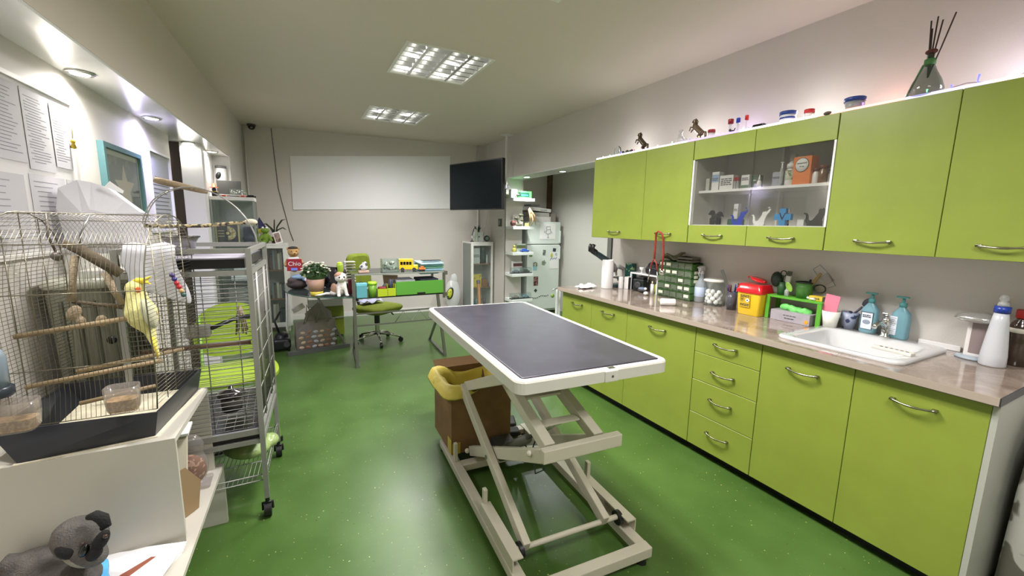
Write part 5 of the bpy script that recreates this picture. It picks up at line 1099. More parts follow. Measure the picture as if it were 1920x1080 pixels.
V_ = [(-.13, .0), (-.145, .20), (-.13, .285), (-.07, .325), (-.03, .318), (.02, .30), (.08, .24), (.135, .19), (.14, .0)]
g = G(); n_ = len(V_)
fr_ = [(x, -.05-.02*math.sin(k), z) for k, (x, z) in enumerate(V_)]; bk = [(x*.96, .07, z*.97) for x, z in V_]
md = [(x*.45, -.085, .05+z*.45) for x, z in V_]
g.add(fr_+bk+md, [(k, (k+1) % n_, n_+(k+1) % n_, n_+k) for k in range(n_)]+[tuple(n_+k for k in reversed(range(n_)))]+[(2*n_+k, 2*n_+(k+1) % n_, (k+1) % n_, k) for k in range(n_)]+[tuple(2*n_+k for k in range(n_))]); g.build('bag', M('bag_white', (200, 198, 202), .7, bump=.15, bscale=12), t)
G().prism([(.02, .30), (.04, .325), (.085, .285), (.08, .272)], -.06, -.057, 'y').build('loose_corner', paper, t)
# big grey green storage tub behind the bird cage
t = thing('storage_tub', 'large grey green plastic tub with pale rim behind the bird cage', 'tub', (-.80, 2.60, 0))
loft(G(), [(.09, .25, .04, 0, 0, 0), (.10, .26, .05, .9, 0, 0), (.108, .27, .05, 1.17, 0, 0)]).build('tub', M('tub_grey', (122, 122, 108), .5), t)
g = G()
for k in range(9): g.cyl((.098, -.22+.05*k, .1), (.107, -.22+.05*k, 1.12), .008, n=8)
for k in range(3): g.cyl((-.05+.05*k, -.252, .1), (-.05+.05*k, -.268, 1.12), .008, n=8)
g.build('ribs', M('rib_grey', (92, 94, 80), .5), t)
loft(G(), [(.112, .276, .05, 1.17, 0, 0), (.116, .280, .05, 1.18, 0, 0), (.116, .280, .05, 1.20, 0, 0), (.10, .26, .05, 1.21, 0, 0)]).build('lid', M('tub_rim', (166, 166, 150), .4), t)
# green plastic bag on the lower rack
t = thing('plastic_bag', 'light green plastic bag bulging on the lower rack of the tall cage', 'bag', (-.275, 2.52, .204))
fuse(G().ell((0, 0, .05), (.115, .12, .05), rotm(0, .15)).ell((.03, .02, .085), (.065, .07, .05)).ell((.10, .04, .04), (.05, .06, .035)).ell((-.02, 0, .12), (.03, .04, .03)).build('bag', M('bag_green', (150, 172, 108), .3, bump=.6, bscale=14, trans=.1), t), .008, 1)
# green folding chair behind the tall cage
t = thing('folding_chair', 'lime green plastic folding chair behind the tall cage', 'chair', (-.385, 3.22, 0), .12)
cg = M('chair_lime', (136, 160, 44), .35)
sm_ = [(-.21, -.18), (-.10, -.24), (.10, -.24), (.21, -.18), (.22, 0), (.20, .17), (.10, .21), (-.10, .21), (-.20, .17), (-.22, 0)]
smoothmod(G().prism([(x*1.17, y*1.12) for x, y in sm_], .445, .465, 'z').build('seat', cg, t), 2)
bk_ = [(-.20, .0), (.20, .0), (.23, .16), (.20, .30), (.10, .385), (-.10, .385), (-.20, .30), (-.23, .16)]
o = G().prism(bk_, -.008, .008, 'y').build('backrest', cg, t, loc=(0, .23, .50), rot=(-.12, 0, 0)); smoothmod(o, 2)
lm = M('chair_leg_green', (120, 160, 60), .4)
for s_ in (-1, 1):
    G().tube([(s_*.18, .25, .80), (s_*.18, .20, .45), (s_*.22, -.22, .014)], .010, 8).build('leg', lm, t)
    G().tube([(s_*.175, -.18, .44), (s_*.18, .02, .22), (s_*.185, .24, .014)], .010, 8).build('leg', M('chair_leg_white', (215, 215, 205), .4), t)
G().tube([(-.22, -.22, .014), (.22, -.22, .014)], .010, 8).build('crossbar', black, t)
for s_ in (-1, 1): G().cyl((s_*.22, -.22, .0), (s_*.22, -.22, .03), .014).build('foot_cap', black, t)
# ---------------------------------------------------------------- glass display cabinet in the niche and things on it
t = thing('display_cabinet', 'tall glass display cabinet with white top at the end of the left wall', 'cabinet', (-.53, 5.30, 0))
wf = M('cab_frame', (214, 214, 208), .35)
G().box(-.195, .195, 0, .345, 1.655, 1.69, b=.002).build('top', white, t); G().box(-.195, .195, 0, .345, 0, .06).build('base', white, t)
for x in (-.187, .187): G().box(x-.008, x+.008, 0, .016, .06, 1.655).build('post', M('post_grey', (150, 156, 150), .3, .5), t)
for x in (-.187, .187): G().box(x-.008, x+.008, .33, .345, .06, 1.655).build('post', M('post_grey', (150, 156, 150), .3, .5), t)
G().box(-.179, .179, .003, .007, .06, 1.655).build('glass_door', clear, t); G().box(.188, .192, .016, .33, .06, 1.655).build('glass_side', clear, t); G().box(-.192, -.188, .016, .33, .06, 1.655).build('glass_side', clear, t)
G().box(-.179, .179, .336, .342, .06, 1.655).build('back_panel', M('cab_back', (150, 150, 144), .6), t)
for z in (.42, .80, 1.195): G().box(-.178, .178, .012, .33, z, z+.008).build('glass_shelf', glassm('shelf_glass', (180, 210, 195), .25), t)
def boxy(nm, lab, cat, x, y, z, w, d, h, m, rz=0., b=.002, group=None): return solo(nm, lab, cat, G().box(-w/2, w/2, -d/2, d/2, 0, h, b=b, seg=1), m, (x, y, z), rz, group)
t = thing('framed_plaque', 'black and gold framed plaque with half a gold wheel inside the glass cabinet', 'plaque', (-.60, 5.36, 1.204))
G().box(-.105, .105, 0, .012, 0, .215).build('frame', M('plaque_gold', (214, 186, 130), .4, .3), t); G().box(-.092, .092, -.002, 0, .013, .202).build('panel', M('plaque_black', (26, 28, 34), .4), t)
G().prism([(0, .03)]+[(.075*math.sin(a*PI/12), .107-.075*math.cos(a*PI/12)) for a in range(13)], -.004, -.002, 'y').build('half_wheel', spots('gold_fan', (206, 188, 140), (150, 120, 60), 60, .5, .4), t)
G().lathe([(.001, 0), (.026, 0), (.026, .003), (.001, .003)], (0, -.003, .107), 20, R=rotm(PI/2)).lathe([(.001, 0), (.016, 0), (.016, .002), (.001, .002)], (0, -.006, .107), 20, R=rotm(PI/2), mi=1).build('hub', [M('plaque_black', (26, 28, 34), .4), M('plaque_gold', (214, 186, 130), .4, .3)], t)
for k in range(3): G().box(-.085, -.03, -.003, -.002, .13-.028*k, .136-.028*k).build('text_line', M('plaque_gold', (214, 186, 130), .4, .3), t)
navy = M('navy', (34, 38, 62), .7)
solo('baseball_cap', 'navy folded cap on the glass shelf at the right of the plaque', 'cap', G().ell((0, 0, .045), (.055, .05, .045)).ell((0, -.05, .012), (.045, .035, .010)), navy, (-.42, 5.42, 1.204))
boxy('navy_box', 'dark navy box above the cap behind the play arch', 'box', -.42, 5.52, 1.204, .10, .08, .17, navy)
solo('white_ball', 'pale knitted roll at the top right inside the glass cabinet', 'roll', G().ell((0, 0, .025), (.05, .03, .025)), M('knit_pale', (210, 205, 190), .9, bump=.6), (-.42, 5.52, 1.3745))
for k in range(3): boxy('document_stack', ('white', 'blue edged', 'pale grey')[k]+' papers on the glass cabinet shelf seen through the tall cage', 'papers', -.50+.01*k, 5.44, .808+.052*k, .20, .2, .05, M(f'docs_{k}', ((225, 225, 225), (90, 110, 150), (205, 205, 200))[k], .8), .05*k)
boxy('grey_box', 'dull grey box filling the lower shelf of the glass cabinet', 'box', -.52, 5.46, .4285, .24, .20, .3, M('dull_grey', (128, 126, 118), .7))
# on its top (z 1.69)
t = thing('dark_tray', 'dark rectangular plate leaning on top of the glass cabinet', 'plate', (-.60, 5.50, 1.6905)); G().obox((.03, .02, .09), (.22, .008, .18), rotm(-.2), 0, .002).build('plate', M('plate_dark', (48, 48, 44), .5), t)
t = thing('toy_figure', 'small toy figure with orange hat on top of the glass cabinet', 'toy', (-.685, 5.36, 1.6905))
G().box(-.022, .022, -.015, .015, 0, .05, b=.004).build('body', M('fig_black', (36, 30, 34), .5), t); G().ell((0, 0, .068), (.020, .018, .022)).build('head', M('fig_blue', (30, 32, 60), .4), t); G().lathe([(.04, .088), (.04, .092), (.022, .094), (.014, .13), (.001, .135)], n=18).build('hat', M('fig_orange', (224, 110, 60), .5), t); G().box(-.035, .035, -.018, .018, .046, .052, b=.002).build('scarf', M('fig_yellow', (210, 180, 90), .6), t)
t = thing('crystal_box', 'clear crystal box of silver stones on top of the glass cabinet', 'ornament', (-.475, 5.36, 1.7135)); G().box(-.075, .075, -.03, .03, 0, .058, b=.004).build('case', clear, t)
g = G(); R_ = random.Random(9)
for i in range(22): g.ell((-.062+.006*i, R_.uniform(-.015, .015), .012+.03*R_.random()), .010, n=7, m=5)
g.build('stones', M('stone_silver', (176, 176, 170), .2, .7), t)
boxy('glass_plate', 'thin clear plate carrying the crystal box above the toy cars', 'plate', -.52, 5.35, 1.706, .24, .05, .007, M('plate_clear', (190, 190, 184), .2))
for i, (x, lab) in enumerate(((-.60, 'red toy car under the crystal box, left one'), (-.435, 'red toy car under the crystal box, right one'))):
    t = thing('toy_car', lab, 'toy car', (x, 5.315-.0, 1.6905)); G().box(-.036, .036, -.014, .014, .003, .011, b=.002).box(-.016, .018, -.012, .012, .010, .0150, b=.002).build('body', M('toy_red', (176, 34, 36), .25), t)
    for sx in (-.022, .022): G().cyl((sx, -.015, .006), (sx, .015, .006), .006, n=12).build('wheels', M('toy_cream', (210, 190, 150), .5), t)
t = thing('toy_car', 'long black toy car at the right end of the glass cabinet top', 'toy car', (-.37, 5.40, 1.6905), .1); G().box(-.05, .05, -.02, .02, .003, .018, b=.004).box(-.025, .03, -.016, .016, .016, .028, b=.004).build('body', blackg, t)

# ---------------------------------------------------------------- white book cabinet against the far wall and things on it
t = thing('bookcase', 'white framed glass-door bookcase against the far wall on the left', 'bookcase', (-.285, 6.18, 0), FROT)
def glasscab(t, w, d, h, m=wf):
    G().box(-w/2, w/2, 0, d, h-.02, h).build('top', m, t); G().box(-w/2, w/2, 0, d, .06, .08).build('bottom', m, t)
    for x in (-w/2+.009, w/2-.009): G().box(x-.009, x+.009, .02, d, .08, h-.02).build('side', m, t)
    G().box(-w/2+.018, w/2-.018, d-.01, d, .08, h-.02).build('back', m, t)
    dr = None; g = G(); b_ = .038
    for q in ((-w/2+.002, w/2-.002, h-.02-b_, h-.022), (-w/2+.002, w/2-.002, .08, .08+b_), (-w/2+.002, -w/2+b_, .08+b_, h-.02-b_), (w/2-b_, w/2-.002, .08+b_, h-.02-b_)): g.box(q[0], q[1], 0, .018, q[2], q[3])
    dr = g.build('door', m, t); G().box(-w/2+b_, w/2-b_, .007, .010, .08+b_, h-.02-b_).build('glass_pane', clear, dr)
    for x in (-w/2+.02, w/2-.02):
        for y in (.03, d-.03): G().box(x-.015, x+.015, y-.015, y+.015, 0, .06).build('foot', m, t)
    for z in (.42, .80): G().box(-w/2+.018, w/2-.018, .03, d-.01, z, z+.015).build('shelf', M('shelf_wood', (132, 92, 66), .5), t)
glasscab(t, .42, .36, 1.155)
BC = [(60, 70, 90), (90, 60, 56), (200, 196, 186), (40, 60, 60), (120, 130, 140), (170, 160, 140), (50, 44, 50), (110, 84, 60)]
def rowbooks(ox, oy, oz, w, hmin, hmax, where, rz, n, group, dep=.14, nm='book', seed=0):
    R_ = random.Random(seed); x = 0; cs, sn = math.cos(rz), math.sin(rz); names = {0: 'slate', 1: 'maroon', 2: 'white', 3: 'dark green', 4: 'grey blue', 5: 'beige', 6: 'near-black', 7: 'brown'}; pos = ['first', 'second', 'third', 'fourth', 'fifth', 'sixth', 'seventh', 'eighth', 'ninth']
    for i in range(n):
        bwid = w/n-.002; h = R_.uniform(hmin, hmax); ci = (i*3+seed) % 8; cx_ = x+bwid/2
        solo(nm, f'{names[ci]} book, {pos[i]} from the left {where}', 'book', G().box(-bwid/2, bwid/2, 0, dep, 0, h, b=.0015, seg=1), M(f'book_{ci}', BC[ci], .6), (ox+cs*cx_, oy+sn*cx_, oz), rz, group); x += w/n
rowbooks(-.27, 6.24, .8155, .175, .19, .27, 'on the top shelf of the left bookcase', FROT, 6, 'books on the top shelf of the left bookcase', seed=1)
rowbooks(-.27, 6.24, .4355, .175, .17, .26, 'on the middle shelf of the left bookcase', FROT, 6, 'books on the middle shelf of the left bookcase', seed=4)
rowbooks(-.27, 6.24, .0805, .175, .20, .28, 'on the bottom shelf of the left bookcase', FROT, 5, 'books on the bottom shelf of the left bookcase', seed=2)
# plush, flag, plant, photo
t = thing('frog_plush', 'green long plush creature slumped on top of the left bookcase', 'plush toy', (-.30, 6.30, 1.156))
gf = M('frog_green', (110, 140, 50), .9, bump=.5, bscale=150)
fuse(G().ell((0, 0, .07), (.05, .045, .075)).ell((0, -.02, .165), (.05, .045, .035)).tube([(-.04, -.02, .10), (-.08, -.04, .03)], .018, 8).tube([(.04, -.02, .10), (.07, -.05, .03)], .018, 8).tube([(-.02, -.03, .02), (-.05, -.12, .02)], .018, 8).build('body', gf, t), .007, 2)
for x in (-.022, .022): G().ell((x, -.05, .20), .014).build('eye', paper, t)
t = thing('small_flag', 'blue and yellow pennant flag behind the green plush', 'flag', (-.35, 6.36, 1.156)); G().cyl((0, 0, 0), (0, 0, .30), .004).build('stick', brown, t); G().prism([(-.09, .14), (.07, .19), (-.01, .335)], -.003, .003, 'y').build('cloth_blue', M('flag_blue', (44, 48, 90), .8), t); G().prism([(-.105, .10), (.10, .16), (.07, .205), (-.09, .165)], -.004, .004, 'y').build('cloth_yellow', M('flag_yellow', (200, 190, 60), .8), t)
solo('red_plush', 'small brownish red plush at the left of the green plush', 'plush toy', G().ell((0, 0, .06), (.035, .03, .06)).ell((.005, -.01, .13), (.028, .026, .028)), M('plush_rust', (136, 52, 42), .9, bump=.4), (-.415, 6.30, 1.156))
t = thing('potted_plant', 'spiky thin-leaved plant on the left bookcase', 'plant', (-.20, 6.38, 1.156)); G().lathe([(.035, 0), (.045, .08), (.001, .078)], n=18).build('pot', M('pot_brown', (96, 70, 54), .7), t)
for i in range(9):
    a = i*2.4; L = .12+.03*(i % 4); g = G().tube([(0, 0, .07), (L*.3*math.cos(a), L*.3*math.sin(a), .17+.02*(i % 3)), (L*.8*math.cos(a), L*.6*math.sin(a), .20+.05*(i % 3)), (L*1.15*math.cos(a), L*.8*math.sin(a), .17+.07*(i % 3))], [.004, .009, .007, .001], 5); g.build('leaf', M('leaf_dark', (48, 60, 40), .5), t)
t = thing('framed_photo', 'white framed portrait photo leaning on the left bookcase', 'photo frame', (-.165, 6.25, 1.156), FROT); G().obox((0, .02, .075), (.085, .010, .15), rotm(-.2, -.25), 0, .002).build('frame', paper, t); G().obox((0, .0125, .075), (.062, .003, .12), rotm(-.2, -.25)).build('photo', spots('photo_dim', (150, 130, 120), (90, 70, 64), 22, .5), t)

# ---------------------------------------------------------------- desk with upper glass shelf, truss bars and quarter-round wing
gt = M('desk_metal', (128, 128, 122), .35, .7); dgl = glassm('desk_glass', (70, 80, 78), .45, .03)
t = thing('computer_desk', 'grey metal desk with glass shelves and green drawer fronts', 'desk', (.95, 4.60, 0))
def w0(x, y, z): return V((x-.95, y-4.60, z))
G().beam(w0(.515, 4.29, .0), w0(.505, 4.29, .955), .028, .028, (0, 1, 0)).build('leg', gt, t)
G().beam(w0(.522, 4.275, .012), w0(.565, 4.96, .012), .03, .024).build('foot_bar', gt, t)
G().beam(w0(.563, 4.93, .02), w0(.51, 4.31, .60), .024, .024).build('strut', gt, t)
G().beam(w0(1.36, 4.31, .70), w0(1.434, 4.285, .0), .028, .028, (0, 1, 0)).build('leg', gt, t)
G().beam(w0(1.434, 4.285, .012), w0(1.464, 4.99, .012), .03, .024).build('foot_bar', gt, t)
G().beam(w0(1.462, 4.97, .02), w0(1.385, 4.31, .52), .024, .024).build('strut', gt, t)
G().beam(w0(1.43, 4.30, .66), w0(1.43, 4.30, .955), .024, .024, (0, 1, 0)).build('upright', gt, t); G().beam(w0(1.45, 4.80, .70), w0(1.45, 4.80, .955), .024, .024, (0, 1, 0)).build('upright', gt, t)
for z in (.93, .70): G().box(*[a for a in (1.425-.95, 1.465-.95, 4.28-4.6, 4.31-4.6)], z-.02, z+.022, b=.003).build('bracket', gt, t)
for z in (.55, .43): G().beam(w0(.52, 4.30, z), w0(1.39, 4.30, z), .014, .014).build('rail', gt, t)
g = G(); zz = [(.90+.085*i, .545 if i % 2 else .435) for i in range(6)]; g.tube([w0(x, 4.30, z) for x, z in zz], .004, 6); g.build('zigzag', gt, t)
G().box(.505-.95, 1.435-.95, 4.29-4.6, 4.80-4.6, .940, .948).build('upper_glass', dgl, t); G().beam(w0(.505, 4.287, .944), w0(1.435, 4.287, .944), .012, .014).build('glass_edge', M('edge_steel', (170, 176, 170), .3, .5), t)
G().box(.52-.95, 1.43-.95, 4.30-4.6, 4.85-4.6, .700, .712).build('lower_shelf', M('shelf_smoke', (50, 60, 60), .2), t)
d_ = G().box(.913-.95, 1.415-.95, 4.275-4.6, 4.29-4.6, .718, .857, b=.002).build('drawer_front', M('drawer_green', (92, 158, 62), .35), t)
G().box(1.13-.95, 1.215-.95, 4.262-4.6, 4.276-4.6, .722, .738, b=.003).build('handle', black, d_)
G().box(.93-.95, 1.40-.95, 4.29-4.6, 4.70-4.6, .7125, .72).build('drawer_bottom', dgrey, t)
# quarter round glass wing and its carrier
Q = [(.50, 4.215), (.35, 4.26), (.21, 4.33), (.09, 4.43), (-.02, 4.59), (-.085, 4.80), (-.105, 5.05), (-.10, 5.45), (.50, 5.45)]
G().prism([(x-.95, y-4.6) for x, y in Q], .728, .738, 'z').build('wing_glass', glassm('wing_glass', (60, 72, 70), .5, .03), t)
G().tube([w0(x, y, .733) for x, y in Q[:8]], .006, 6).build('wing_rim', M('rim_green', (50, 80, 66), .2), t)
G().beam(w0(-.11, 4.985, .022), w0(.53, 5.09, .022), .05, .042).build('wing_foot', M('foot_grey', (96, 98, 94), .4, .4), t)
G().beam(w0(.48, 5.10, .04), w0(.17, 5.36, .70), .016, .022).build('wing_strut', gt, t)
G().tube([w0(-.08, 4.95, .70), w0(-.10, 5.02, .3), w0(-.09, 5.02, .25)], .012, 8).build('wing_support', M('support_white', (190, 190, 184), .4), t)
DZ = .9485
def yb4(x, y): return (x, y, DZ)
t = thing('snow_globe', 'small grey and white cat figurine under a dome on the glass shelf', 'figurine', yb4(.625, 4.42)); G().box(-.05, .05, -.03, .03, 0, .022, b=.004).build('base', M('base_pink', (200, 170, 150), .5), t); fuse(G().ell((0, 0, .055), (.042, .03, .035)).ell((.01, 0, .09), (.026, .024, .024)).build('figure', spots('cat_grey', (210, 210, 210), (80, 80, 88), 30, .5, .4), t), .005, 1)
t = thing('glass_vase', 'clear square glass vase of pebbles and shells on the glass shelf', 'vase', yb4(.885, 4.42)); G().box(-.085, .085, -.05, -.046, 0, .135).box(-.085, .085, .046, .05, 0, .135).box(-.085, -.081, -.05, .05, 0, .135).box(.081, .085, -.05, .05, 0, .135).box(-.085, .085, -.05, .05, 0, .005).build('vase', clear, t)
g = G(); R_ = random.Random(6)
for i in range(16): g.ell((R_.uniform(-.06, .06), R_.uniform(-.03, .03), .02+.085*R_.random()*(1 if i % 3 else .3)), .014+.008*R_.random(), n=9, m=7)
g.build('pebbles', spots('shells', (90, 110, 92), (215, 212, 196), 22, .52, .4), t)
t = thing('toy_bus', 'yellow toy school bus on the glass desk shelf', 'toy bus', yb4(1.075, 4.43), -.25); by = M('bus_yellow', (238, 206, 40), .35)
G().box(-.09, .055, -.045, .045, .018, .125, b=.006).box(.05, .105, -.04, .04, .018, .065, b=.008).build('body', by, t)
G().box(-.092, .056, -.0465, .0465, .118, .128, b=.004).build('roof', by, t)
for x in (-.075, -.045, -.015, .015): G().box(x, x+.024, -.0465, -.045, .070, .102).build('window', blackg, t)
G().box(.0555, .057, -.035, .035, .070, .108).build('windscreen', blackg, t)
for x in (-.055, .065):
    for y in (-.046, .040): G().cyl((x, y, .02), (x, y+.008, .02), .020, n=18).build('wheel', dgrey, t)
t = thing('toy_car', 'small orange toy car beside the yellow bus', 'toy car', yb4(1.225, 4.42)); fuse(G().box(-.035, .035, -.02, .02, .008, .03, b=.006).box(-.018, .016, -.017, .017, .028, .05, b=.006).build('body', M('toy_orange', (226, 120, 50), .3), t), .003, 1)
solo('dark_cap_lid', 'black lens cap lying next to the orange toy car', 'cap', G().cyl((0, 0, 0), (0, 0, .018), .022), black, yb4(1.29, 4.46))
for k, (c, lab) in enumerate((((150, 196, 214), 'pale blue folder, lowest on the upper glass shelf'), ((96, 150, 120), 'green folder in the pile on the upper glass shelf'), ((70, 120, 110), 'teal folder in the pile on the upper glass shelf'), ((170, 204, 214), 'pale blue folder, topmost of the pile on the upper shelf'))):
    solo('folder', lab, 'folder', G().obox((0, 0, .008), (.27, .22, .014), rotm(.02*k, .0, .06*k-.1), 0, .002), M(f'folder_{k}', c, .5), (1.335+.0*k, 4.53, DZ+.0225*k), 0, 'folders on the upper glass shelf')
for i, (x, lab, s_) in enumerate(((1.29, 'dark oval phone lying left on the pile of folders', .045), (1.39, 'black phone lying right on the pile of folders', .065))): solo('phone', lab, 'phone', G().box(-s_, s_, -.035, .035, 0, .010, b=.004), M('phone_black', (34, 36, 42), .2), (x, 4.51, DZ+.0225*3+.0265), .1)
for k, (c, lab) in enumerate((((214, 214, 226), 'white paper bundle at the left on the lower desk shelf'), ((60, 64, 84), 'dark blue folder at the right on the lower desk shelf'), ((120, 180, 200), 'light blue folder on the dark blue folder in the lower shelf'))):
    solo('paper_bundle', lab, 'papers', G().obox((0, 0, .028 if k < 2 else .012), (.20, .24, .05 if k < 2 else .02), rotm(0, 0, .05*k), 0, .003), M(f'bundle_{k}', c, .7, noise=.2, nscale=12, stretch=(1, 1, 14)), (1.03 if k == 0 else 1.28, 4.47, .8585-.0 if k < 2 else .915), 0)
for o in bpy.data.objects:
    if o.name.startswith('paper_bundle') and o.location.z < .9: o.location.z = .7205; o.scale.z = 2.7
# front boxes
t = thing('storage_tin', 'teal lidded tin box standing at the left of the desk front', 'tin', (.582, 4.305, .7125)); G().box(-.05, .05, -.03, .03, 0, .125, b=.004).build('tin', M('tin_teal', (96, 166, 176), .4), t); G().box(-.052, .052, -.032, .032, .115, .150, b=.006).build('lid', M('tin_teal_light', (120, 196, 210), .35), t); G().tube(arc(0, .15, .012, 0, PI, 8, lambda u, w: (u, 0, w)), .003, 5).build('loop', dgrey, t)
t = thing('lidded_bin', 'bright lime little bin with lid beside the teal tin', 'bin', (.688, 4.318, .7125)); G().lathe([(.036, 0), (.042, .13), (.001, .13)], n=24).build('bin', M('bin_lime', (112, 160, 52), .35), t); G().lathe([(.046, .128), (.047, .140), (.040, .158), (.001, .162)], n=24).build('lid', M('lid_lime', (176, 220, 60), .35), t)
t = thing('desk_organizer', 'yellow lime desk organizer with pens in front of the desk', 'organizer', (.822, 4.30, .7125)); oy = M('org_lime', (178, 196, 48), .35)
G().box(-.09, .088, -.025, -.021, 0, .082).box(-.09, .088, .035, .039, 0, .082).box(-.09, -.086, -.021, .035, 0, .082).box(.084, .088, -.021, .035, 0, .125).box(-.09, .088, -.025, .039, 0, .004).box(.005, .009, -.025, .039, 0, .125).box(.009, .088, -.025, -.021, .082, .085).box(.009, .088, .035, .039, .082, .125).build('body', oy, t); G().box(-.082, .0, -.018, .032, .06, .10, b=.01).build('red_contents', M('red_dark', (130, 26, 34), .5), t)
for i, c in enumerate(('black', 'grey', 'blue', 'charcoal')):
    d = thing('pen', f'{c} pen standing in the yellow lime organizer', 'pen', (.845+.013*i, 4.305, .7175)); G().tube([(0, 0, 0), (.004, .0, .165+.006*(i % 2))], .0055, 7).build('barrel', M('pen_'+c, (40, 40, 44), .3), d)
solo('snack_packet', 'grey crumpled packet between the organizer and the papers', 'packet', G().ell((0, 0, .06), (.05, .03, .06)), M('packet_grey', (120, 122, 124), .6, bump=.5, bscale=40), (.84, 4.40, .7125))
solo('kraft_bag', 'small brown paper packet standing behind the desk organizer', 'packet', G().prism([(-.06, 0), (.06, 0), (.07, .19), (-.08, .20)], -.015, .015, 'y'), M('kraft', (178, 150, 124), .8), (.90, 4.46, .7125))
# ---- on the quarter-round wing
WZ = .7385
t = thing('potted_plant', 'white flowering plant in a terracotta and yellow pot', 'plant', (.185, 4.44, WZ))
G().lathe([(.052, 0), (.060, .045), (.001, .045)], n=24).build('pot_base', M('pot_yellow', (206, 186, 60), .4), t); G().lathe([(.0605, .045), (.080, .165), (.074, .165), (.058, .06), (.001, .06)], n=24).build('pot', M('pot_terra', (168, 134, 112), .6), t)
R_ = random.Random(12); lf = M('leaf_green', (52, 82, 40), .55, noise=.3, nscale=30); g = G()
for i in range(170):
    a = R_.uniform(0, 2*PI); e = R_.uniform(-.1, 1); rr = .125*(1-.25*e*e); c = V((rr*math.cos(a)*math.sqrt(max(0, 1-e*e*.8)), rr*.8*math.sin(a)*math.sqrt(max(0, 1-e*e*.8)), .21+.10*e))*1.0
    c = V((c.x*R_.uniform(.7, 1), c.y*R_.uniform(.7, 1), c.z)); g.ell(c, (.020, .012, .004), rotm(R_.uniform(-1, 1), R_.uniform(-1, 1), a), n=6, m=4)
g.ell((0, 0, .20), (.09, .07, .08), n=10, m=8)
for i in range(8): a = i*.8; g.tube([(0, 0, .10), (.05*math.cos(a), .04*math.sin(a), .2)], .004, 5)
fo = g.build('foliage', lf, t); g = G()
for i in range(46):
    a = R_.uniform(0, 2*PI); e = R_.uniform(.1, 1); s_ = math.sqrt(max(0, 1-e*e*.85)); g.lathe([(.001, .004), (.012, .006), (.009, -.002), (.001, -.004)], (.128*math.cos(a)*s_, .105*math.sin(a)*s_, .225+.105*e), 7)
o = g.build('flowers', M('petal_white', (232, 226, 206), .8), t); o['kind'] = 'stuff'
t = thing('cat_figurine', 'sitting fluffy kitten figurine in white and tan on the glass wing', 'figurine', (.39, 4.345, WZ), .15)
mc = M('kitten_white', (226, 222, 214), .7, bump=.5, bscale=90); mt_ = M('kitten_tan', (176, 140, 112), .8, bump=.5, bscale=90)
fuse(G().ell((.0, .02, .06), (.055, .06, .06)).ell((.015, -.01, .10), (.045, .045, .06)).ell((.0, -.035, .185), (.055, .048, .050)).tube([(-.025, -.04, .10), (-.028, -.055, .012)], .017, 8).tube([(.035, -.04, .10), (.045, -.055, .012)], .017, 8).ell((-.03, -.068, .012), (.018, .022, .012)).ell((.048, -.068, .012), (.018, .022, .012)).ell((-.055, .03, .03), (.035, .045, .028)).ell((0, -.078, .170), (.022, .016, .016)).build('body', mc, t), .006, 2)
G().ell((-.05, .025, .07), (.030, .045, .055)).build('tan_patch', mt_, t); G().ell((-.012, -.030, .205), (.045, .045, .034)).build('tan_cap', mt_, t)
for x in (-.04, .045): G().lathe([(.020, 0), (.012, .025), (.001, .045)], (x, -.02, .222), 10).build('ear', M('kitten_dark', (60, 50, 48), .8), t)
for x in (-.022, .022): G().ell((x, -.080, .192), .008).build('eye', blackg, t)
G().ell((0, -.094, .176), .006).build('nose', M('nose_pink', (170, 110, 110), .5), t); G().tube([(-.06, .04, .02), (-.12, .05, .025), (-.18, .03, .018), (-.22, .05, .016)], [.014, .012, .010, .004], 8).build('tail', mc, t)
t = thing('computer_monitor', 'black monitor seen edge-on behind the flowering plant', 'monitor', (.315, 4.85, WZ), -.9); G().box(-.14, .14, -.01, .01, .02, .24, b=.004).build('screen', blackg, t); G().box(-.06, .06, -.05, .05, 0, .01, b=.003).box(-.02, .02, -.008, .008, .01, .05).build('stand', black, t)
t = thing('lime_vase', 'tall lime green vase beside the black monitor', 'vase', (.46, 5.05, WZ)); G().lathe([(.035, 0), (.036, .23), (.030, .245), (.001, .245)], n=22).build('body', M('vase_lime', (160, 190, 60), .35), t); G().ell((0, 0, .25), (.030, .030, .018)).build('top_ball', M('ball_lime', (190, 226, 50), .4), t)
t = thing('paper_tray', 'tall stack of wire letter trays behind the kitten figurine', 'tray', (.575, 5.15, WZ))
for k in range(8): G().box(-.06, .06, -.06, .06, .03+.032*k, .036+.032*k, b=.002).build('tray', M('tray_pale', (196, 194, 186), .5), t)
G().box(-.06, -.056, .05, .054, 0, .27).box(.056, .06, .05, .054, 0, .27).build('rods', gt, t)
boxy('black_case', 'dark box on the wing glass behind the kitten figurine', 'box', .46, 4.72, WZ, .15, .12, .06, M('case_dark', (44, 46, 50), .4))
boxy('red_box', 'dark red box by the desk leg behind the teal tin', 'box', .50, 4.47, WZ+.0, .04, .10, .14, M('box_maroon', (96, 18, 28), .5))
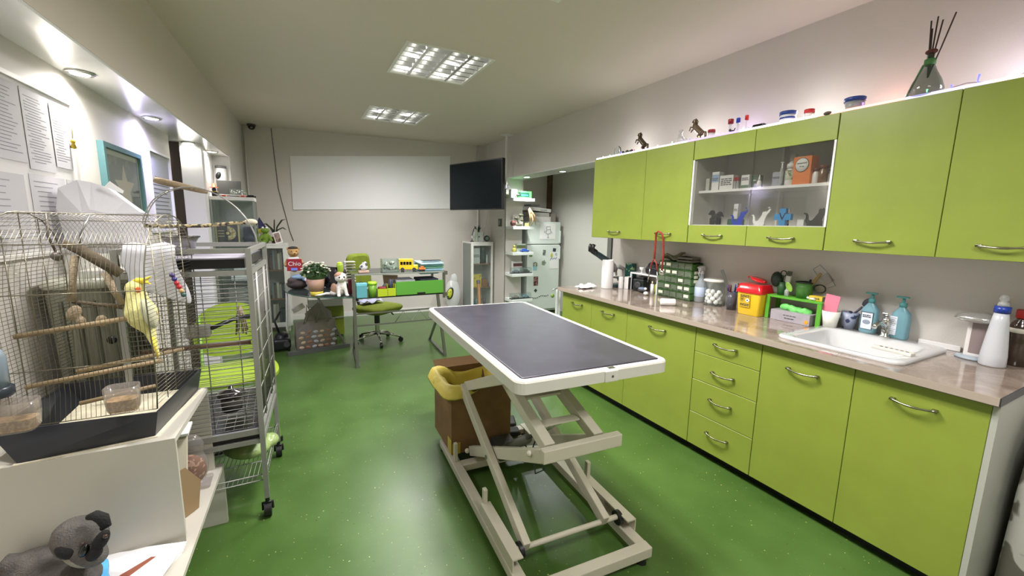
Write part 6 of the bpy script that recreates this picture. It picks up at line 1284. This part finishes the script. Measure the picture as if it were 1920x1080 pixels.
# handbag / cloth heap, doll with shirt, bear
t = thing('teddy_bear', 'tan teddy bear in a dark cap holding a red lettered shirt', 'plush toy', (.005, 5.02, .90))
bf = M('bear_tan', (178, 140, 88), .95, bump=.6, bscale=150)
fuse(G().ell((0, 0, .10), (.06, .05, .09)).ell((.0, -.01, .225), (.055, .050, .050)).ell((.01, -.055, .21), (.026, .024, .020)).ell((-.045, 0, .262), .018).ell((.045, 0, .262), .018).tube([(-.05, 0, .15), (-.08, -.04, .08)], .022, 8).tube([(.05, 0, .15), (.08, -.04, .10)], .022, 8).build('body', bf, t), .007, 2)
G().ell((0, 0, .268), (.052, .046, .018)).build('cap', M('cap_black', (24, 20, 22), .7), t); G().ell((.012, -.080, .215), .007).build('nose', black, t)
for x in (-.018, .030): G().ell((x, -.056, .238), .005).build('eye', blackg, t)
sh = G().box(-.068, .075, -.062, -.052, .03, .155, b=.004).build('shirt', M('shirt_red', (150, 28, 44), .7), t); text('shirt_text', 'Chio', .062, (.004, -.064, .105), (PI/2, 0, 0), paper, sh, .0005); G().box(-.03, .03, -.064, -.062, .035, .062).build('shirt_print', M('shirt_blue', (110, 130, 220), .7), sh)
G().box(-.05, .05, -.058, -.045, .155, .175, b=.004).build('collar', paper, t)
t = thing('clothes_heap', 'heap of clothes and a dark handbag on the glass wing', 'clothes', (.03, 4.98, WZ))
fuse(G().ell((0, 0, .05), (.11, .12, .055)).ell((-.04, -.04, .09), (.06, .06, .04)).build('dark_bag', M('heap_dark', (62, 52, 50), .8, bump=.4), t), .009, 1)
fuse(G().ell((.02, -.02, .125), (.09, .08, .028)).ell((.09, -.06, .10), (.05, .06, .022)).build('blue_cloth', M('heap_blue', (120, 150, 175), .8, noise=.3, nscale=18, bump=.4), t), .008, 1)
fuse(G().ell((.08, -.07, .17), (.035, .03, .055)).ell((.06, -.05, .13), (.05, .04, .02)).build('olive_cloth', M('heap_olive', (176, 176, 120), .8, bump=.4), t), .008, 1)
G().tube([(.08, -.12, .12), (.10, -.14, .06), (.115, -.14, .01)], [.02, .016, .018], 8).build('striped_sleeve', spots('sleeve', (220, 216, 216), (140, 90, 96), 40, .5), t)
# under the wing: pedestal, bag, black machine
t = thing('desk_pedestal', 'olive green cabinet under the glass wing', 'cabinet', (.385, 5.62, 0)); G().box(-.15, .15, 0, .35, .02, .40, b=.004).build('body', M('ped_green', (128, 142, 42), .45), t); G().box(-.15, .15, -.012, 0, .24, .26, b=.003).build('handle', silver, t); G().box(-.12, .12, .05, .3, 0, .02).build('base', black, t)
boxy('office_printer', 'pale grey printer above the olive cabinet under the wing glass', 'printer', .33, 5.72, .4005, .40, .30, .11, M('printer_grey', (170, 170, 160), .5), 0, .01)
t = thing('shopping_bag', 'grey shopping bag printed with pastries under the desk wing', 'bag', (.185, 5.205, 0), .12)
loft(G(), [(.20, .06, .02, 0, 0, 0), (.215, .085, .03, .03, 0, 0), (.215, .075, .03, .22, 0, 0), (.21, .03, .01, .33, 0, 0)]).build('bag', M('bag_grey', (128, 120, 110), .5, bump=.4, bscale=20), t)
R_ = random.Random(14); i_ = 0
for r_ in range(4):
    for c_ in range(6): G().ell((-.165+.066*c_+.02*(r_ % 2), -.084+.012*r_*.3, .045+.055*r_), (.026+.006*R_.random(), .005, .016), rotm(0, R_.uniform(-.4, .4))).build('printed_pastry', M(f'pastry_{i_ % 3}', ((206, 180, 150), (160, 116, 92), (190, 192, 196))[i_ % 3], .5), t); i_ += 1
for x0, x1 in ((-.13, .0), (.0, .13)): G().tube([(x0, -.05, .31), (x0*.7+x1*.3, -.05, .42), ((x0+x1)/2-.02, -.03, .52), (x0*.3+x1*.7, -.05, .42), (x1, -.05, .31)], .008, 6).build('handle', M('bag_strap', (134, 128, 116), .6), t)
G().sheet([[(-.10+.28*j/6, -.03+.01*i, .33+.20*i/5*(1-abs(j-3)/5)) for j in range(7)] for i in range(6)], .004).build('crumpled_top', M('bag_grey', (104, 98, 90), .5, bump=.4, bscale=20), t)
solo('white_packet', 'white crumpled packet sticking up left of the shopping bag', 'packet', G().obox((0, 0, .0), (.13, .03, .06), rotm(.2, -.5), 0, .008), M('packet_white', (206, 200, 190), .7), (.02, 5.16, .49))
t = thing('vacuum_cleaner', 'small black machine standing on the floor beside the bookcase', 'appliance', (-.165, 5.28, 0)); fuse(G().box(-.09, .09, -.12, .12, .02, .15, b=.03).ell((0, 0, .16), (.07, .09, .05)).build('body', M('vac_black', (28, 28, 30), .3), t), .009, 1); G().cyl((.05, -.122, .09), (.05, -.135, .09), .032, n=20).build('dial', dgrey, t)
for x in (-.07, .07): G().cyl((x-.01, .06, .03), (x+.01, .06, .03), .03).cyl((x-.01, -.07, .03), (x+.01, -.07, .03), .03).build('wheel', black, t)
G().tube([(-.02, 0, .19), (-.06, .02, .33), (.0, .10, .42)], .012, 8).build('hose', black, t)
# olive office chair
t = thing('office_chair', 'olive green office chair on a chrome five-star base behind the desk', 'chair', (.865, 5.16, 0), .62)
oc = M('chair_olive', (116, 130, 28), .85, bump=.25, bscale=120, noise=.12, nscale=16)
for i in range(5):
    a = 2*PI*i/5+.3; c, s_ = math.cos(a), math.sin(a); G().tube([(0.03*c, .03*s_, .115), (.15*c, .15*s_, .10), (.27*c, .27*s_, .065)], [.020, .016, .012], 8).build('base_leg', chrome, t)
    G().cyl((.275*c-.014*s_, .275*s_+.014*c, .03), (.275*c+.014*s_, .275*s_-.014*c, .03), .029, n=18).cyl((.27*c, .27*s_, .035), (.27*c, .27*s_, .07), .008).build('castor', black, t)
G().cyl((0, 0, .10), (0, 0, .30), .026).build('gas_lift', chrome, t); G().cyl((0, 0, .24), (0, 0, .38), .032).box(-.09, .09, -.10, .10, .365, .39, b=.006).build('mechanism', black, t)
smoothmod(loft(G(), [(.20, .19, .08, .385, 0, -.02), (.24, .225, .09, .41, 0, -.02), (.245, .23, .09, .445, 0, -.02), (.22, .21, .09, .47, 0, -.02), (.10, .10, .05, .475, 0, -.02)]).build('seat', oc, t))
o = loft(G(), [(.15, .16, .07, -.035, 0, 0), (.18, .21, .08, -.02, 0, 0), (.18, .22, .08, .015, 0, 0), (.14, .18, .07, .035, 0, 0)]).build('backrest', oc, t, loc=(0, .27, .86), rot=(PI/2-.08, 0, 0)); smoothmod(o)
G().tube([(0, .10, .375), (0, .27, .39), (0, .325, .50), (0, .31, .75)], .018, 8).build('back_support', black, t); G().tube([(.09, .0, .36), (.20, -.02, .35), (.25, -.03, .30)], .009, 8).build('lever', black, t)
solo('lilac_cloth', 'pale lilac cloth lying on the seat of the office chair', 'cloth', G().sheet([[(-.13+.26*i/8, -.09+.18*j/8, .012+.02*math.sin(i*1.4)*math.cos(j*1.1)+.018) for j in range(9)] for i in range(9)], .004), M('lilac', (170, 172, 198), .8), (.80, 5.22, .478), .4)

# ---------------------------------------------------------------- white board, television
t = thing('white_board', 'blank white panel mounted on the far wall', 'board', fw(1.17, 0, .0), FROT)
# outline follows the panel seen: left edge lower than the right
G().prism([(-1.135, 1.605), (1.16, 1.685), (1.16, 2.515), (-1.135, 2.345)], -.012, -.002, 'y').build('panel', M('board_blank', (232, 232, 232), .7), t)
TL = V((2.11, 6.0, 0)); TR = V((2.452, 4.955, 0)); tv = thing('television', 'large black flat television hanging in the far right corner', 'television', (TL+TR)/2+V((0, 0, 1.97)), math.atan2(TR.y-TL.y, TR.x-TL.x))
G().box(-.55, .55, -.02, .035, -.325, .325, b=.006).build('case', black, tv); G().box(-.535, .535, -.0215, -.02, -.31, .31).build('screen', M('tv_screen', (5, 14, 18), .25, spec=.3), tv)
G().beam((0, .035, 0), (.10, .55, .02), .05, .06).box(-.12, .12, .035, .05, -.12, .12).build('mount_arm', dgrey, tv)
G().beam((.10, .50, 0), (.10, .50, CEIL-1.97), .03, .03, (0, 1, 0)).box(.03, .17, .44, .56, CEIL-1.985, CEIL-1.97).build('ceiling_pole', white, tv)
g = G().tube([(2.84, 6.30, CEIL), (2.84, 6.30, 1.60), (2.80, 6.38, 1.25)], .006, 6); solo('tv_cable', 'pale cable hanging down behind the television to the small cabinet', 'cable', g, white)
# ---------------------------------------------------------------- small white glass cabinet right of the desk
t = thing('small_glass_cabinet', 'narrow white cabinet with glass door below the television', 'cabinet', (2.68, 6.13, 0)); glasscab(t, .38, .40, 1.165, white)
G().box(-.193, -.190, .02, .36, .08, 1.14).build('side_pane', M('side_grey', (128, 136, 132), .4), t)
carton_box('white box with a small car picture on the upper shelf of the small cabinet', 2.60, 6.20, .8155, .13, .25, .06, bw, rz=0, txt=('car', .04, .5))
t = thing('dark_vase', 'dark green vase beside the white car box in the small cabinet', 'vase', (2.735, 6.25, .8155)); G().lathe([(.03, 0), (.045, .10), (.035, .22), (.045, .28), (.001, .28)], n=18).build('vase', M('vase_dark', (36, 62, 56), .2), t)
solo('white_cone', 'small white cone ornament in the right of the small cabinet', 'ornament', G().lathe([(.02, 0), (.006, .13), (.001, .15)], n=14), paper, (2.79, 6.20, .8155))
carton_box('yellow illustrated book on the middle shelf of the small cabinet', 2.62, 6.19, .4355, .14, .21, .03, spots('yellow_book', (214, 186, 60), (150, 90, 60), 14, .6, .5), rz=0, nm='book', cat='book')
boxy('orange_basket', 'brown orange basket on the middle shelf of the small cabinet', 'basket', 2.76, 6.26, .4355, .10, .10, .12, M('basket_orange', (140, 92, 50), .8))
for i, (x, c) in enumerate(((2.56, (70, 84, 90)), (2.61, (110, 124, 130)), (2.68, (60, 70, 90)), (2.75, (96, 70, 86)))): t = thing('drinking_glass', ('slate', 'pale grey', 'blue', 'violet')[i]+' glass on the bottom shelf of the small cabinet', 'glass', (x, 6.21, .0805)); G().lathe([(.022, 0), (.026, .16), (.001, .16)], n=14).build('glass', M(f'tumbler_{i}', c, .2), t)
t = thing('white_planter', 'white square pot of spiky succulent on the small cabinet', 'plant', (2.68, 6.32, 1.1655)); G().box(-.065, .065, -.06, .06, 0, .15, b=.004).build('pot', M('planter', (206, 214, 206), .5), t); G().box(-.02, .01, -.062, -.06, .07, .085).build('mark', dgrey, t)
for i in range(11): a = i*2.2; G().tube([(0, 0, .14), (.03*math.cos(a), .03*math.sin(a), .20), (.06*math.cos(a), .05*math.sin(a), .225+.02*(i % 3))], [.010, .009, .001], 6).build('leaf', M('succulent', (40, 66, 52), .5), t)
t = thing('small_statue', 'pale standing figurine on the small cabinet before the succulent', 'figurine', (2.625, 6.23, 1.1655)); fuse(G().lathe([(.025, 0), (.028, .04), (.018, .12), (.022, .15), (.012, .17), (.018, .19), (.001, .21)], n=14).tube([(-.02, 0, .14), (-.04, -.01, .08)], .010, 6).build('body', M('statue', (176, 190, 172), .6), t), .006, 1)
t = thing('table_clock', 'round dark clock on the right of the small cabinet top', 'clock', (2.80, 6.24, 1.1655)); G().lathe([(.001, -.02), (.045, -.02), (.05, 0), (.045, .02), (.001, .02)], (0, 0, .052), 26, R=rotm(PI/2)).build('case', M('clock_dark', (50, 66, 60), .3), t); G().lathe([(.001, 0), (.030, 0), (.030, .002), (.001, .002)], (0, -.022, .052), 22, R=rotm(PI/2)).build('face', M('clock_face', (120, 134, 126), .4), t)
t = thing('desk_lamp', 'small dark gooseneck lamp at the left of the small cabinet top', 'lamp', (2.555, 6.26, 1.1655)); G().lathe([(.03, 0), (.03, .012), (.001, .014)], n=18).build('base', dgrey, t); G().tube([(0, 0, .01), (.0, 0, .10), (.03, 0, .20), (.06, -.01, .24)], .006, 6).build('neck', dgrey, t); G().lathe([(.012, .0), (.035, -.05), (.033, -.05), (.010, 0)], (.0, -.01, .10), 14).build('shade', M('shade_pale', (190, 196, 186), .5), t)
# socket
t = thing('wall_socket', 'dark square wall socket right of the television', 'socket', (XW, 5.95, 1.475), RZ); G().box(-.06, .06, -.008, 0, -.06, .06, b=.004).build('plate', M('socket_dark', (46, 60, 54), .4), t); G().box(-.03, .0, -.010, -.008, -.035, .035).build('insert', M('socket_pale', (150, 160, 150), .5), t)
# clear bag with tennis-ball-like toy hanging near
t = thing('plastic_bag', 'transparent bag with a yellow and black ball against the far wall', 'bag', (2.27, 6.38, 0)); 
fuse(G().ell((0, 0, .32), (.14, .09, .24)).ell((.02, 0, .55), (.07, .05, .10)).build('bag', glassm('bag_film', (236, 238, 236), .5, .15), t), .012, 2); G().ell((-.07, -.075, .34), (.06, .02, .10), rotm(0, .25)).build('black_patch', M('patch_black', (20, 34, 30), .4), t); G().ell((-.085, -.09, .34), (.042, .016, .08), rotm(0, .25)).build('yellow_patch', spots('ball_yellow', (190, 196, 60), (30, 40, 30), 26, .6), t)
boxy('low_box', 'low white box under the transparent bag', 'box', 2.27, 6.38, 0, .30, .18, .09, white)

# ---------------------------------------------------------------- shelves and fridge in the recess
bw2 = M('shelf_white', (226, 230, 226), .35)
struct('wall_shelf_back', G().box(2.9, 3.19, 5.762, 5.78, 0, 2.142), white)
names_ = ['topmost floating shelf with toy boxes', 'second floating shelf with dried plant and figurines', 'third floating shelf with the blue car', 'fourth floating shelf with clear car cases', 'lowest floating shelf with clear car cases']
SH = [(1.84, ''), (1.425, ''), (1.04, ''), (.715, ''), (.32, '')]
for (z, _), lab in zip(SH, names_):
    t = thing('floating_shelf', 'white '+lab, 'shelf', (3.075, 5.635, z), 0, None); G().box(-.175, .185, -.125, .124, -.045, 0, b=.003).build('board', bw2, t)
def at(z): return z+.0005
t = carton_box('green window box holding a blue toy car on the topmost floating shelf', 3.10, 5.53, at(1.84), .22, .10, .08, M('toybox_green', (80, 220, 90), .4), rz=0, nm='toy_box'); G().box(-.085, .07, -.002, 0, .02, .08).build('window', M('toybox_dark', (34, 76, 56), .2), t); G().box(-.07, .05, -.010, -.002, .03, .05, b=.006).build('toy_car_inside', M('toy_cyan', (60, 160, 210), .3), t)
carton_box('white printed box at the left end of the topmost floating shelf', 2.935, 5.56, at(1.84), .10, .12, .08, bw, rz=0, txt=('auto', .025, .6), nm='toy_box')
t = thing('toy_motorcycle', 'dark toy motorcycle between the boxes on the topmost floating shelf', 'toy', (2.985, 5.53, at(1.84)))
for x in (-.035, .03): G().tube(arc(x, .018, .016, 0, 2*PI, 12, lambda u, w: (u, 0, w)), .005, 6).build('wheel', black, t)
fuse(G().ell((0, 0, .04), (.035, .012, .015)).ell((.02, 0, .075), (.016, .012, .028)).tube([(-.03, 0, .03), (-.03, 0, .06)], .005).build('body', M('moto', (40, 44, 42), .4), t), .004, 1)
t = thing('bonsai_figurine', 'dark bronze tree-like ornament on the second floating shelf', 'ornament', (3.03, 5.57, at(1.425))); fuse(G().ell((0, 0, .02), (.07, .035, .02)).tube([(0, 0, .02), (-.03, 0, .09), (.02, 0, .14)], [.018, .012, .008], 8).ell((-.05, 0, .12), (.035, .02, .02)).ell((.03, 0, .165), (.045, .025, .022)).ell((.05, 0, .09), (.03, .02, .018)).build('tree', M('bronze_green', (84, 84, 62), .6, bump=.5), t), .007, 1)
solo('wicker_ball', 'round brown red woven ball on the second floating shelf', 'ornament', G().ell((0, 0, .045), .045), spots('wicker', (130, 84, 78), (80, 50, 44), 40, .5, .8), (2.93, 5.57, at(1.425)))
solo('white_plaque', 'pale upright card at the back of the second floating shelf', 'card', G().box(-.09, .09, 0, .004, 0, .18), M('card_pale', (214, 206, 204), .7), (3.08, 5.70, at(1.425)))
solo('yellow_tin', 'small yellow tin at the right end of the second floating shelf', 'tin', G().cyl((0, 0, 0), (0, 0, .05), .035), M('tin_yellow', (214, 214, 130), .4), (3.16, 5.56, at(1.425)))
t = thing('dried_branch', 'pale dried husks hanging over the right end of the second floating shelf', 'dried plant', (3.20, 5.50, at(1.425)));
for i, (a, b_, c_) in enumerate((((-.05, 0, .26), (-.02, 0, .15), (-.03, -.01, .03)), ((-.04, 0, .27), (.05, 0, .16), (.08, 0, .02)), ((-.02, 0, .25), (.03, 0, .10), (.0, -.01, .01)), ((-.05, -.0, .25), (.0, 0, .20), (.09, 0, .12)))): G().tube([a, b_, c_], [.012, .017, .004], 8).build('husk', M('husk', (190, 160, 120), .8, noise=.2, nscale=12), t)
solo('yellow_duck', 'yellow glass figurine on the third floating shelf', 'figurine', G().ell((0, 0, .035), (.035, .03, .035)).ell((0, 0, .085), .022), M('duck', (196, 190, 90), .3), (2.955, 5.57, at(1.04)))
carton_box('pale box with an olive window at the back of the third floating shelf', 3.09, 5.60, at(1.04), .15, .12, .07, M('box_sage', (196, 206, 196), .5), rz=0, nm='toy_box', band=(.45, .85, M('olive_win', (100, 110, 70), .4)))
def model(label, x, y, z, c, L=.13):
    t = thing('model_car', label, 'model car', (x, y, z)); m = M('mc_'+label.split()[0]+label.split()[1], c, .25, coat=.4); fuse(G().box(-L/2, L/2, -.025, .025, .008, .028, b=.008).box(-L*.27, L*.25, -.021, .021, .026, .048, b=.010).build('body', m, t), .0035, 1)
    for sx in (-.3, .3):
        for y_ in (-.025, .021): G().cyl((sx*L, y_, .011), (sx*L, y_+.004, .011), .011, n=12).build('wheel', black, t)
    return t
model('bright blue model car at the front of the third floating shelf', 3.12, 5.545, at(1.04), (40, 90, 190), .15)
def case(label, x, y, z, cc, lab2):
    t = thing('display_case', label, 'display case', (x, y, z)); G().box(-.085, .085, -.045, .045, 0, .010).build('base', dgrey, t)
    g = G(); g.box(-.083, .083, -.043, -.041, .010, .085).box(-.083, .083, .041, .043, .010, .085).box(-.083, -.081, -.041, .041, .010, .085).box(.081, .083, -.041, .041, .010, .085).box(-.083, .083, -.043, .043, .085, .087); g.build('cover', clear, t); model(lab2, x, y, z+.0105, cc, .12)
case('clear display case, left one on the fourth floating shelf', 2.99, 5.57, at(.715), (110, 120, 130), 'silver grey model car in the left case of the fourth shelf')
case('clear display case, right one on the fourth floating shelf', 3.165, 5.57, at(.715), (40, 60, 56), 'dark green model car in the right case of the fourth shelf')
case('clear display case, left one on the lowest floating shelf', 2.99, 5.57, at(.32), (150, 130, 130), 'dusty rose model car in the left case of the lowest shelf')
case('clear display case, right one on the lowest floating shelf', 3.165, 5.57, at(.32), (110, 150, 170), 'pale blue model car in the right case of the lowest shelf')
carton_box('white box with a maroon car picture behind the cases on the fourth shelf', 3.07, 5.66, at(.715), .16, .17, .06, bw, rz=0, nm='toy_box', band=(.55, .85, M('maroon_pic', (90, 56, 58), .5)))
# fridge
t = thing('fridge', 'white two-door fridge covered in magnets and drawings', 'fridge', (3.605, 5.77, 0)); fm = M('fridge_white', (214, 222, 216), .3)
FWd = .31
G().box(-FWd, FWd, .045, .46, .03, 1.50, b=.008).build('body', fm, t)
d1 = G().box(-FWd, FWd, 0, .042, 1.145, 1.50, b=.010).build('door', fm, t); d2 = G().box(-FWd, FWd, 0, .042, .07, 1.132, b=.010).build('door', fm, t)
G().box(FWd-.03, FWd-.008, -.035, 0, 1.16, 1.36, b=.008).build('handle', fm, d1); G().box(FWd-.03, FWd-.008, -.035, 0, .90, 1.11, b=.008).build('handle', fm, d2)
for x in (-.26, .26): G().cyl((x, .1, 0), (x, .1, .03), .02).build('foot', black, t)
k_ = 5.77/5.2
def fx(x): return x*k_-3.605
def fz(z): return 1.47+(z-1.47)*k_
def magnet(nm, lab, x, z, w, h, m, rot=0.0, extra=None, cat='magnet'):
    t2 = thing(nm, lab, cat, (3.605+x, 5.769, z)); G().obox((0, -.002, 0), (w, .003, h), rotm(0, rot)).build('plate', m, t2); return t2
a = magnet('drawing', 'large white child drawing of a robot-like figure on the freezer door', fx(3.305), fz(1.36), .30, .25, paper, cat='drawing')
g = G(); P = lambda x, z: (x, -.0045, z)
for pts in ([(-.03, .07), (.04, .08), (.05, .03), (-.02, .025), (-.03, .07)], [(-.02, .02), (-.04, -.03), (.0, -.045), (.05, -.03), (.05, .03)], [(-.05, .01), (-.07, -.02)], [(.07, .0), (.08, -.03)], [(.0, -.045), (.01, -.10)], [(-.01, -.1), (.02, -.105)]): g.tube([P(*q) for q in pts], .003, 5)
g.build('ink_lines', ink, a)
a = magnet('magnet', 'long-haired lady magnet in a pale blue dress', fx(3.105), fz(.855), .07, .13, M('mag_blue', (140, 190, 200), .5)); G().ell((0, -.005, .035), (.024, .003, .028)).build('face', M('mag_face', (200, 180, 150), .5), a); G().tube([(-.028, -.0045, .0), (-.03, -.0045, .05), (0, -.0045, .068), (.03, -.0045, .05), (.028, -.0045, .0)], .006, 6).build('hair', M('mag_hair', (90, 96, 80), .6), a)
magnet('photo_magnet', 'reddish photo magnet below the lady magnet', fx(3.125), fz(.64), .085, .15, spots('photo_red', (150, 110, 100), (70, 40, 44), 26, .5))
magnet('magnet', 'small black diamond-turned magnet below the reddish photo', fx(3.125), fz(.50), .045, .045, dgrey, .7)
magnet('magnet', 'small green rectangular magnet at the left edge of the fridge door', fx(3.03), fz(1.02), .055, .05, M('mag_green', (96, 130, 60), .5))
magnet('magnet', 'grey tilted picture magnet at the top middle of the lower door', fx(3.255), fz(1.055), .05, .085, spots('pic_grey2', (130, 136, 130), (70, 76, 74), 40, .5), .12)
magnet('magnet', 'black square magnet at the top right of the lower door', fx(3.43), fz(1.09), .055, .055, M('mag_slate', (44, 58, 66), .5), .15)
a = magnet('magnet', 'round floral magnet in the middle of the lower door', fx(3.25), fz(.905), .05, .05, M('mag_sage', (120, 136, 110), .6), .8)
for i in range(5): G().ell((.028*math.cos(i*1.26), -.005, .028*math.sin(i*1.26)), (.016, .003, .016)).build('petal', M('mag_petal', (140, 150, 130), .6), a)
a = magnet('drawing', 'white sheet with a yellow and blue doodle on the lower fridge door', fx(3.43), fz(.935), .17, .27, paper, cat='drawing'); G().ell((-.055, -.005, .085), (.024, .003, .040)).build('yellow_figure', M('doodle_yellow', (190, 190, 90), .6), a); g = G()
for pts in ([(-.08, .0), (-.07, .04), (-.045, .02), (-.04, .05)], [(-.03, .02), (.0, .04), (.03, .02), (.045, .055)], [(.02, .11), (.05, .11)], [(.02, .09), (.055, .085)]): g.tube([P(*q) for q in pts], .004, 5)
g.build('blue_lines', M('doodle_blue', (70, 100, 150), .6), a)
a = thing('letter_magnet_row', 'row of small dark flower magnets low on the fridge door', 'magnet', (3.605, 5.769, fz(.39)))
for i in range(12): G().ell((fx(3.0)+.012+.033*i, -.004, .010*math.sin(i*1.1)+.004*i-.01), (.011, .003, .008)).build('flower', M('mag_slate', (44, 58, 66), .5), a)
# boxes on the fridge
def frb(nm, lab, x, z, w, h, c, rz=0., dy=.25, ry=0.): t2 = thing(nm, lab, 'box', (3.605+x, 5.77+dy, z), rz); G().obox((0, 0, h/2), (w, .24, h), rotm(0, ry), 0, .003).build('carton', M('fb_'+lab.split()[0]+lab.split()[1], c, .6, noise=.15, nscale=9), t2); return t2
t2 = frb('carton_box', 'pale flat carton lowest on top of the fridge', 0.0, 1.5005, .40, .085, (206, 200, 196)); frb('carton_box', 'grey crumpled carton in the middle of the pile on the fridge', -.02, 1.587, .38, .06, (176, 172, 166), .05)
t2 = frb('carton_box', 'white printed carton on top of the fridge pile, tilted', .0, 1.668, .40, .055, (212, 208, 204), -.08, ry=.08); lines('label_print', .12, .02, 1, (.06, -.123, .020), grey, t2, 9)
frb('carton_box', 'dark small box at the very top of the fridge pile', -.10, 1.747, .16, .03, (90, 94, 88))
frb('carton_box', 'brown grey box standing at the right end of the fridge top', .25, 1.5005, .09, .14, (150, 138, 130))
# towel stand at the far end of the worktop
t = thing('towel_stand', 'slim stand with a hanging white towel at the far end of the worktop', 'towel stand', (2.33, 3.42, 0)); G().lathe([(.07, 0), (.07, .015), (.001, .02)], n=22).build('base', silver, t); G().cyl((0, 0, .015), (0, 0, .84), .008).build('post', silver, t); G().tube([(0, 0, .84), (-.05, -.02, .845), (-.10, -.03, .83)], .006, 6).build('hook', silver, t)
smoothmod(G().sheet([[(-.06+.06*j/5, -.028-.012*math.sin(j*1.3), .835-.52*i/9) for j in range(6)] for i in range(10)], .006).build('towel', M('towel', (214, 220, 214), .9, bump=.3), t)); G().ell((-.10, -.035, .775), (.02, .015, .02)).build('green_tag', M('tag_green', (110, 140, 60), .6), t)
t = thing('umbrella_bin', 'grey cylindrical bin beside the far end of the base cabinets', 'bin', (2.475, 3.43, 0)); G().lathe([(.055, 0), (.06, .64), (.001, .64)], n=24).build('body', M('bin_grey', (130, 136, 128), .4), t); G().lathe([(.063, .64), (.064, .72), (.05, .74), (.001, .745)], n=24).build('lid', M('bin_lid', (214, 218, 212), .4), t)

GROUPS = {'pen': 'pens and markers standing in holders', 'specimen_jar': 'lidded jars on the cabinet tops', 'sample_tube': 'capped sample tubes', 'magnet': 'magnets on the fridge door', 'drawing': 'drawings on the fridge door', 'floating_shelf': 'floating shelves beside the fridge', 'downlight': 'round downlights in the soffits', 'ceiling_light': 'louvred ceiling lights', 'soap_bottle': 'pump soap bottles behind the sink', 'model_car': 'model cars', 'toy_car': 'toy cars', 'drinking_glass': 'glasses in the small cabinet', 'cat_ornament': 'cut-out cat ornaments in the glass cabinet', 'horse_figurine': 'rearing horse figurines', 'display_case': 'clear car cases on the floating shelves', 'medicine_box': 'medicine boxes in the glass cabinet', 'pill_bottle': 'bottles in the glass cabinet', 'feeding_cup': 'seed cups on the bird cage', 'document_stack': 'papers in the glass display cabinet', 'phone': 'phones on the folders', 'carton_box': 'cartons', 'toy_box': 'toy boxes on the floating shelves', 'paper_bundle': 'papers on the lower desk shelf'}
for o in bpy.data.objects:
    k = o.name.split('.')[0]
    if not o.parent and k in GROUPS and 'label' in o and 'group' not in o: o['group'] = GROUPS[k]
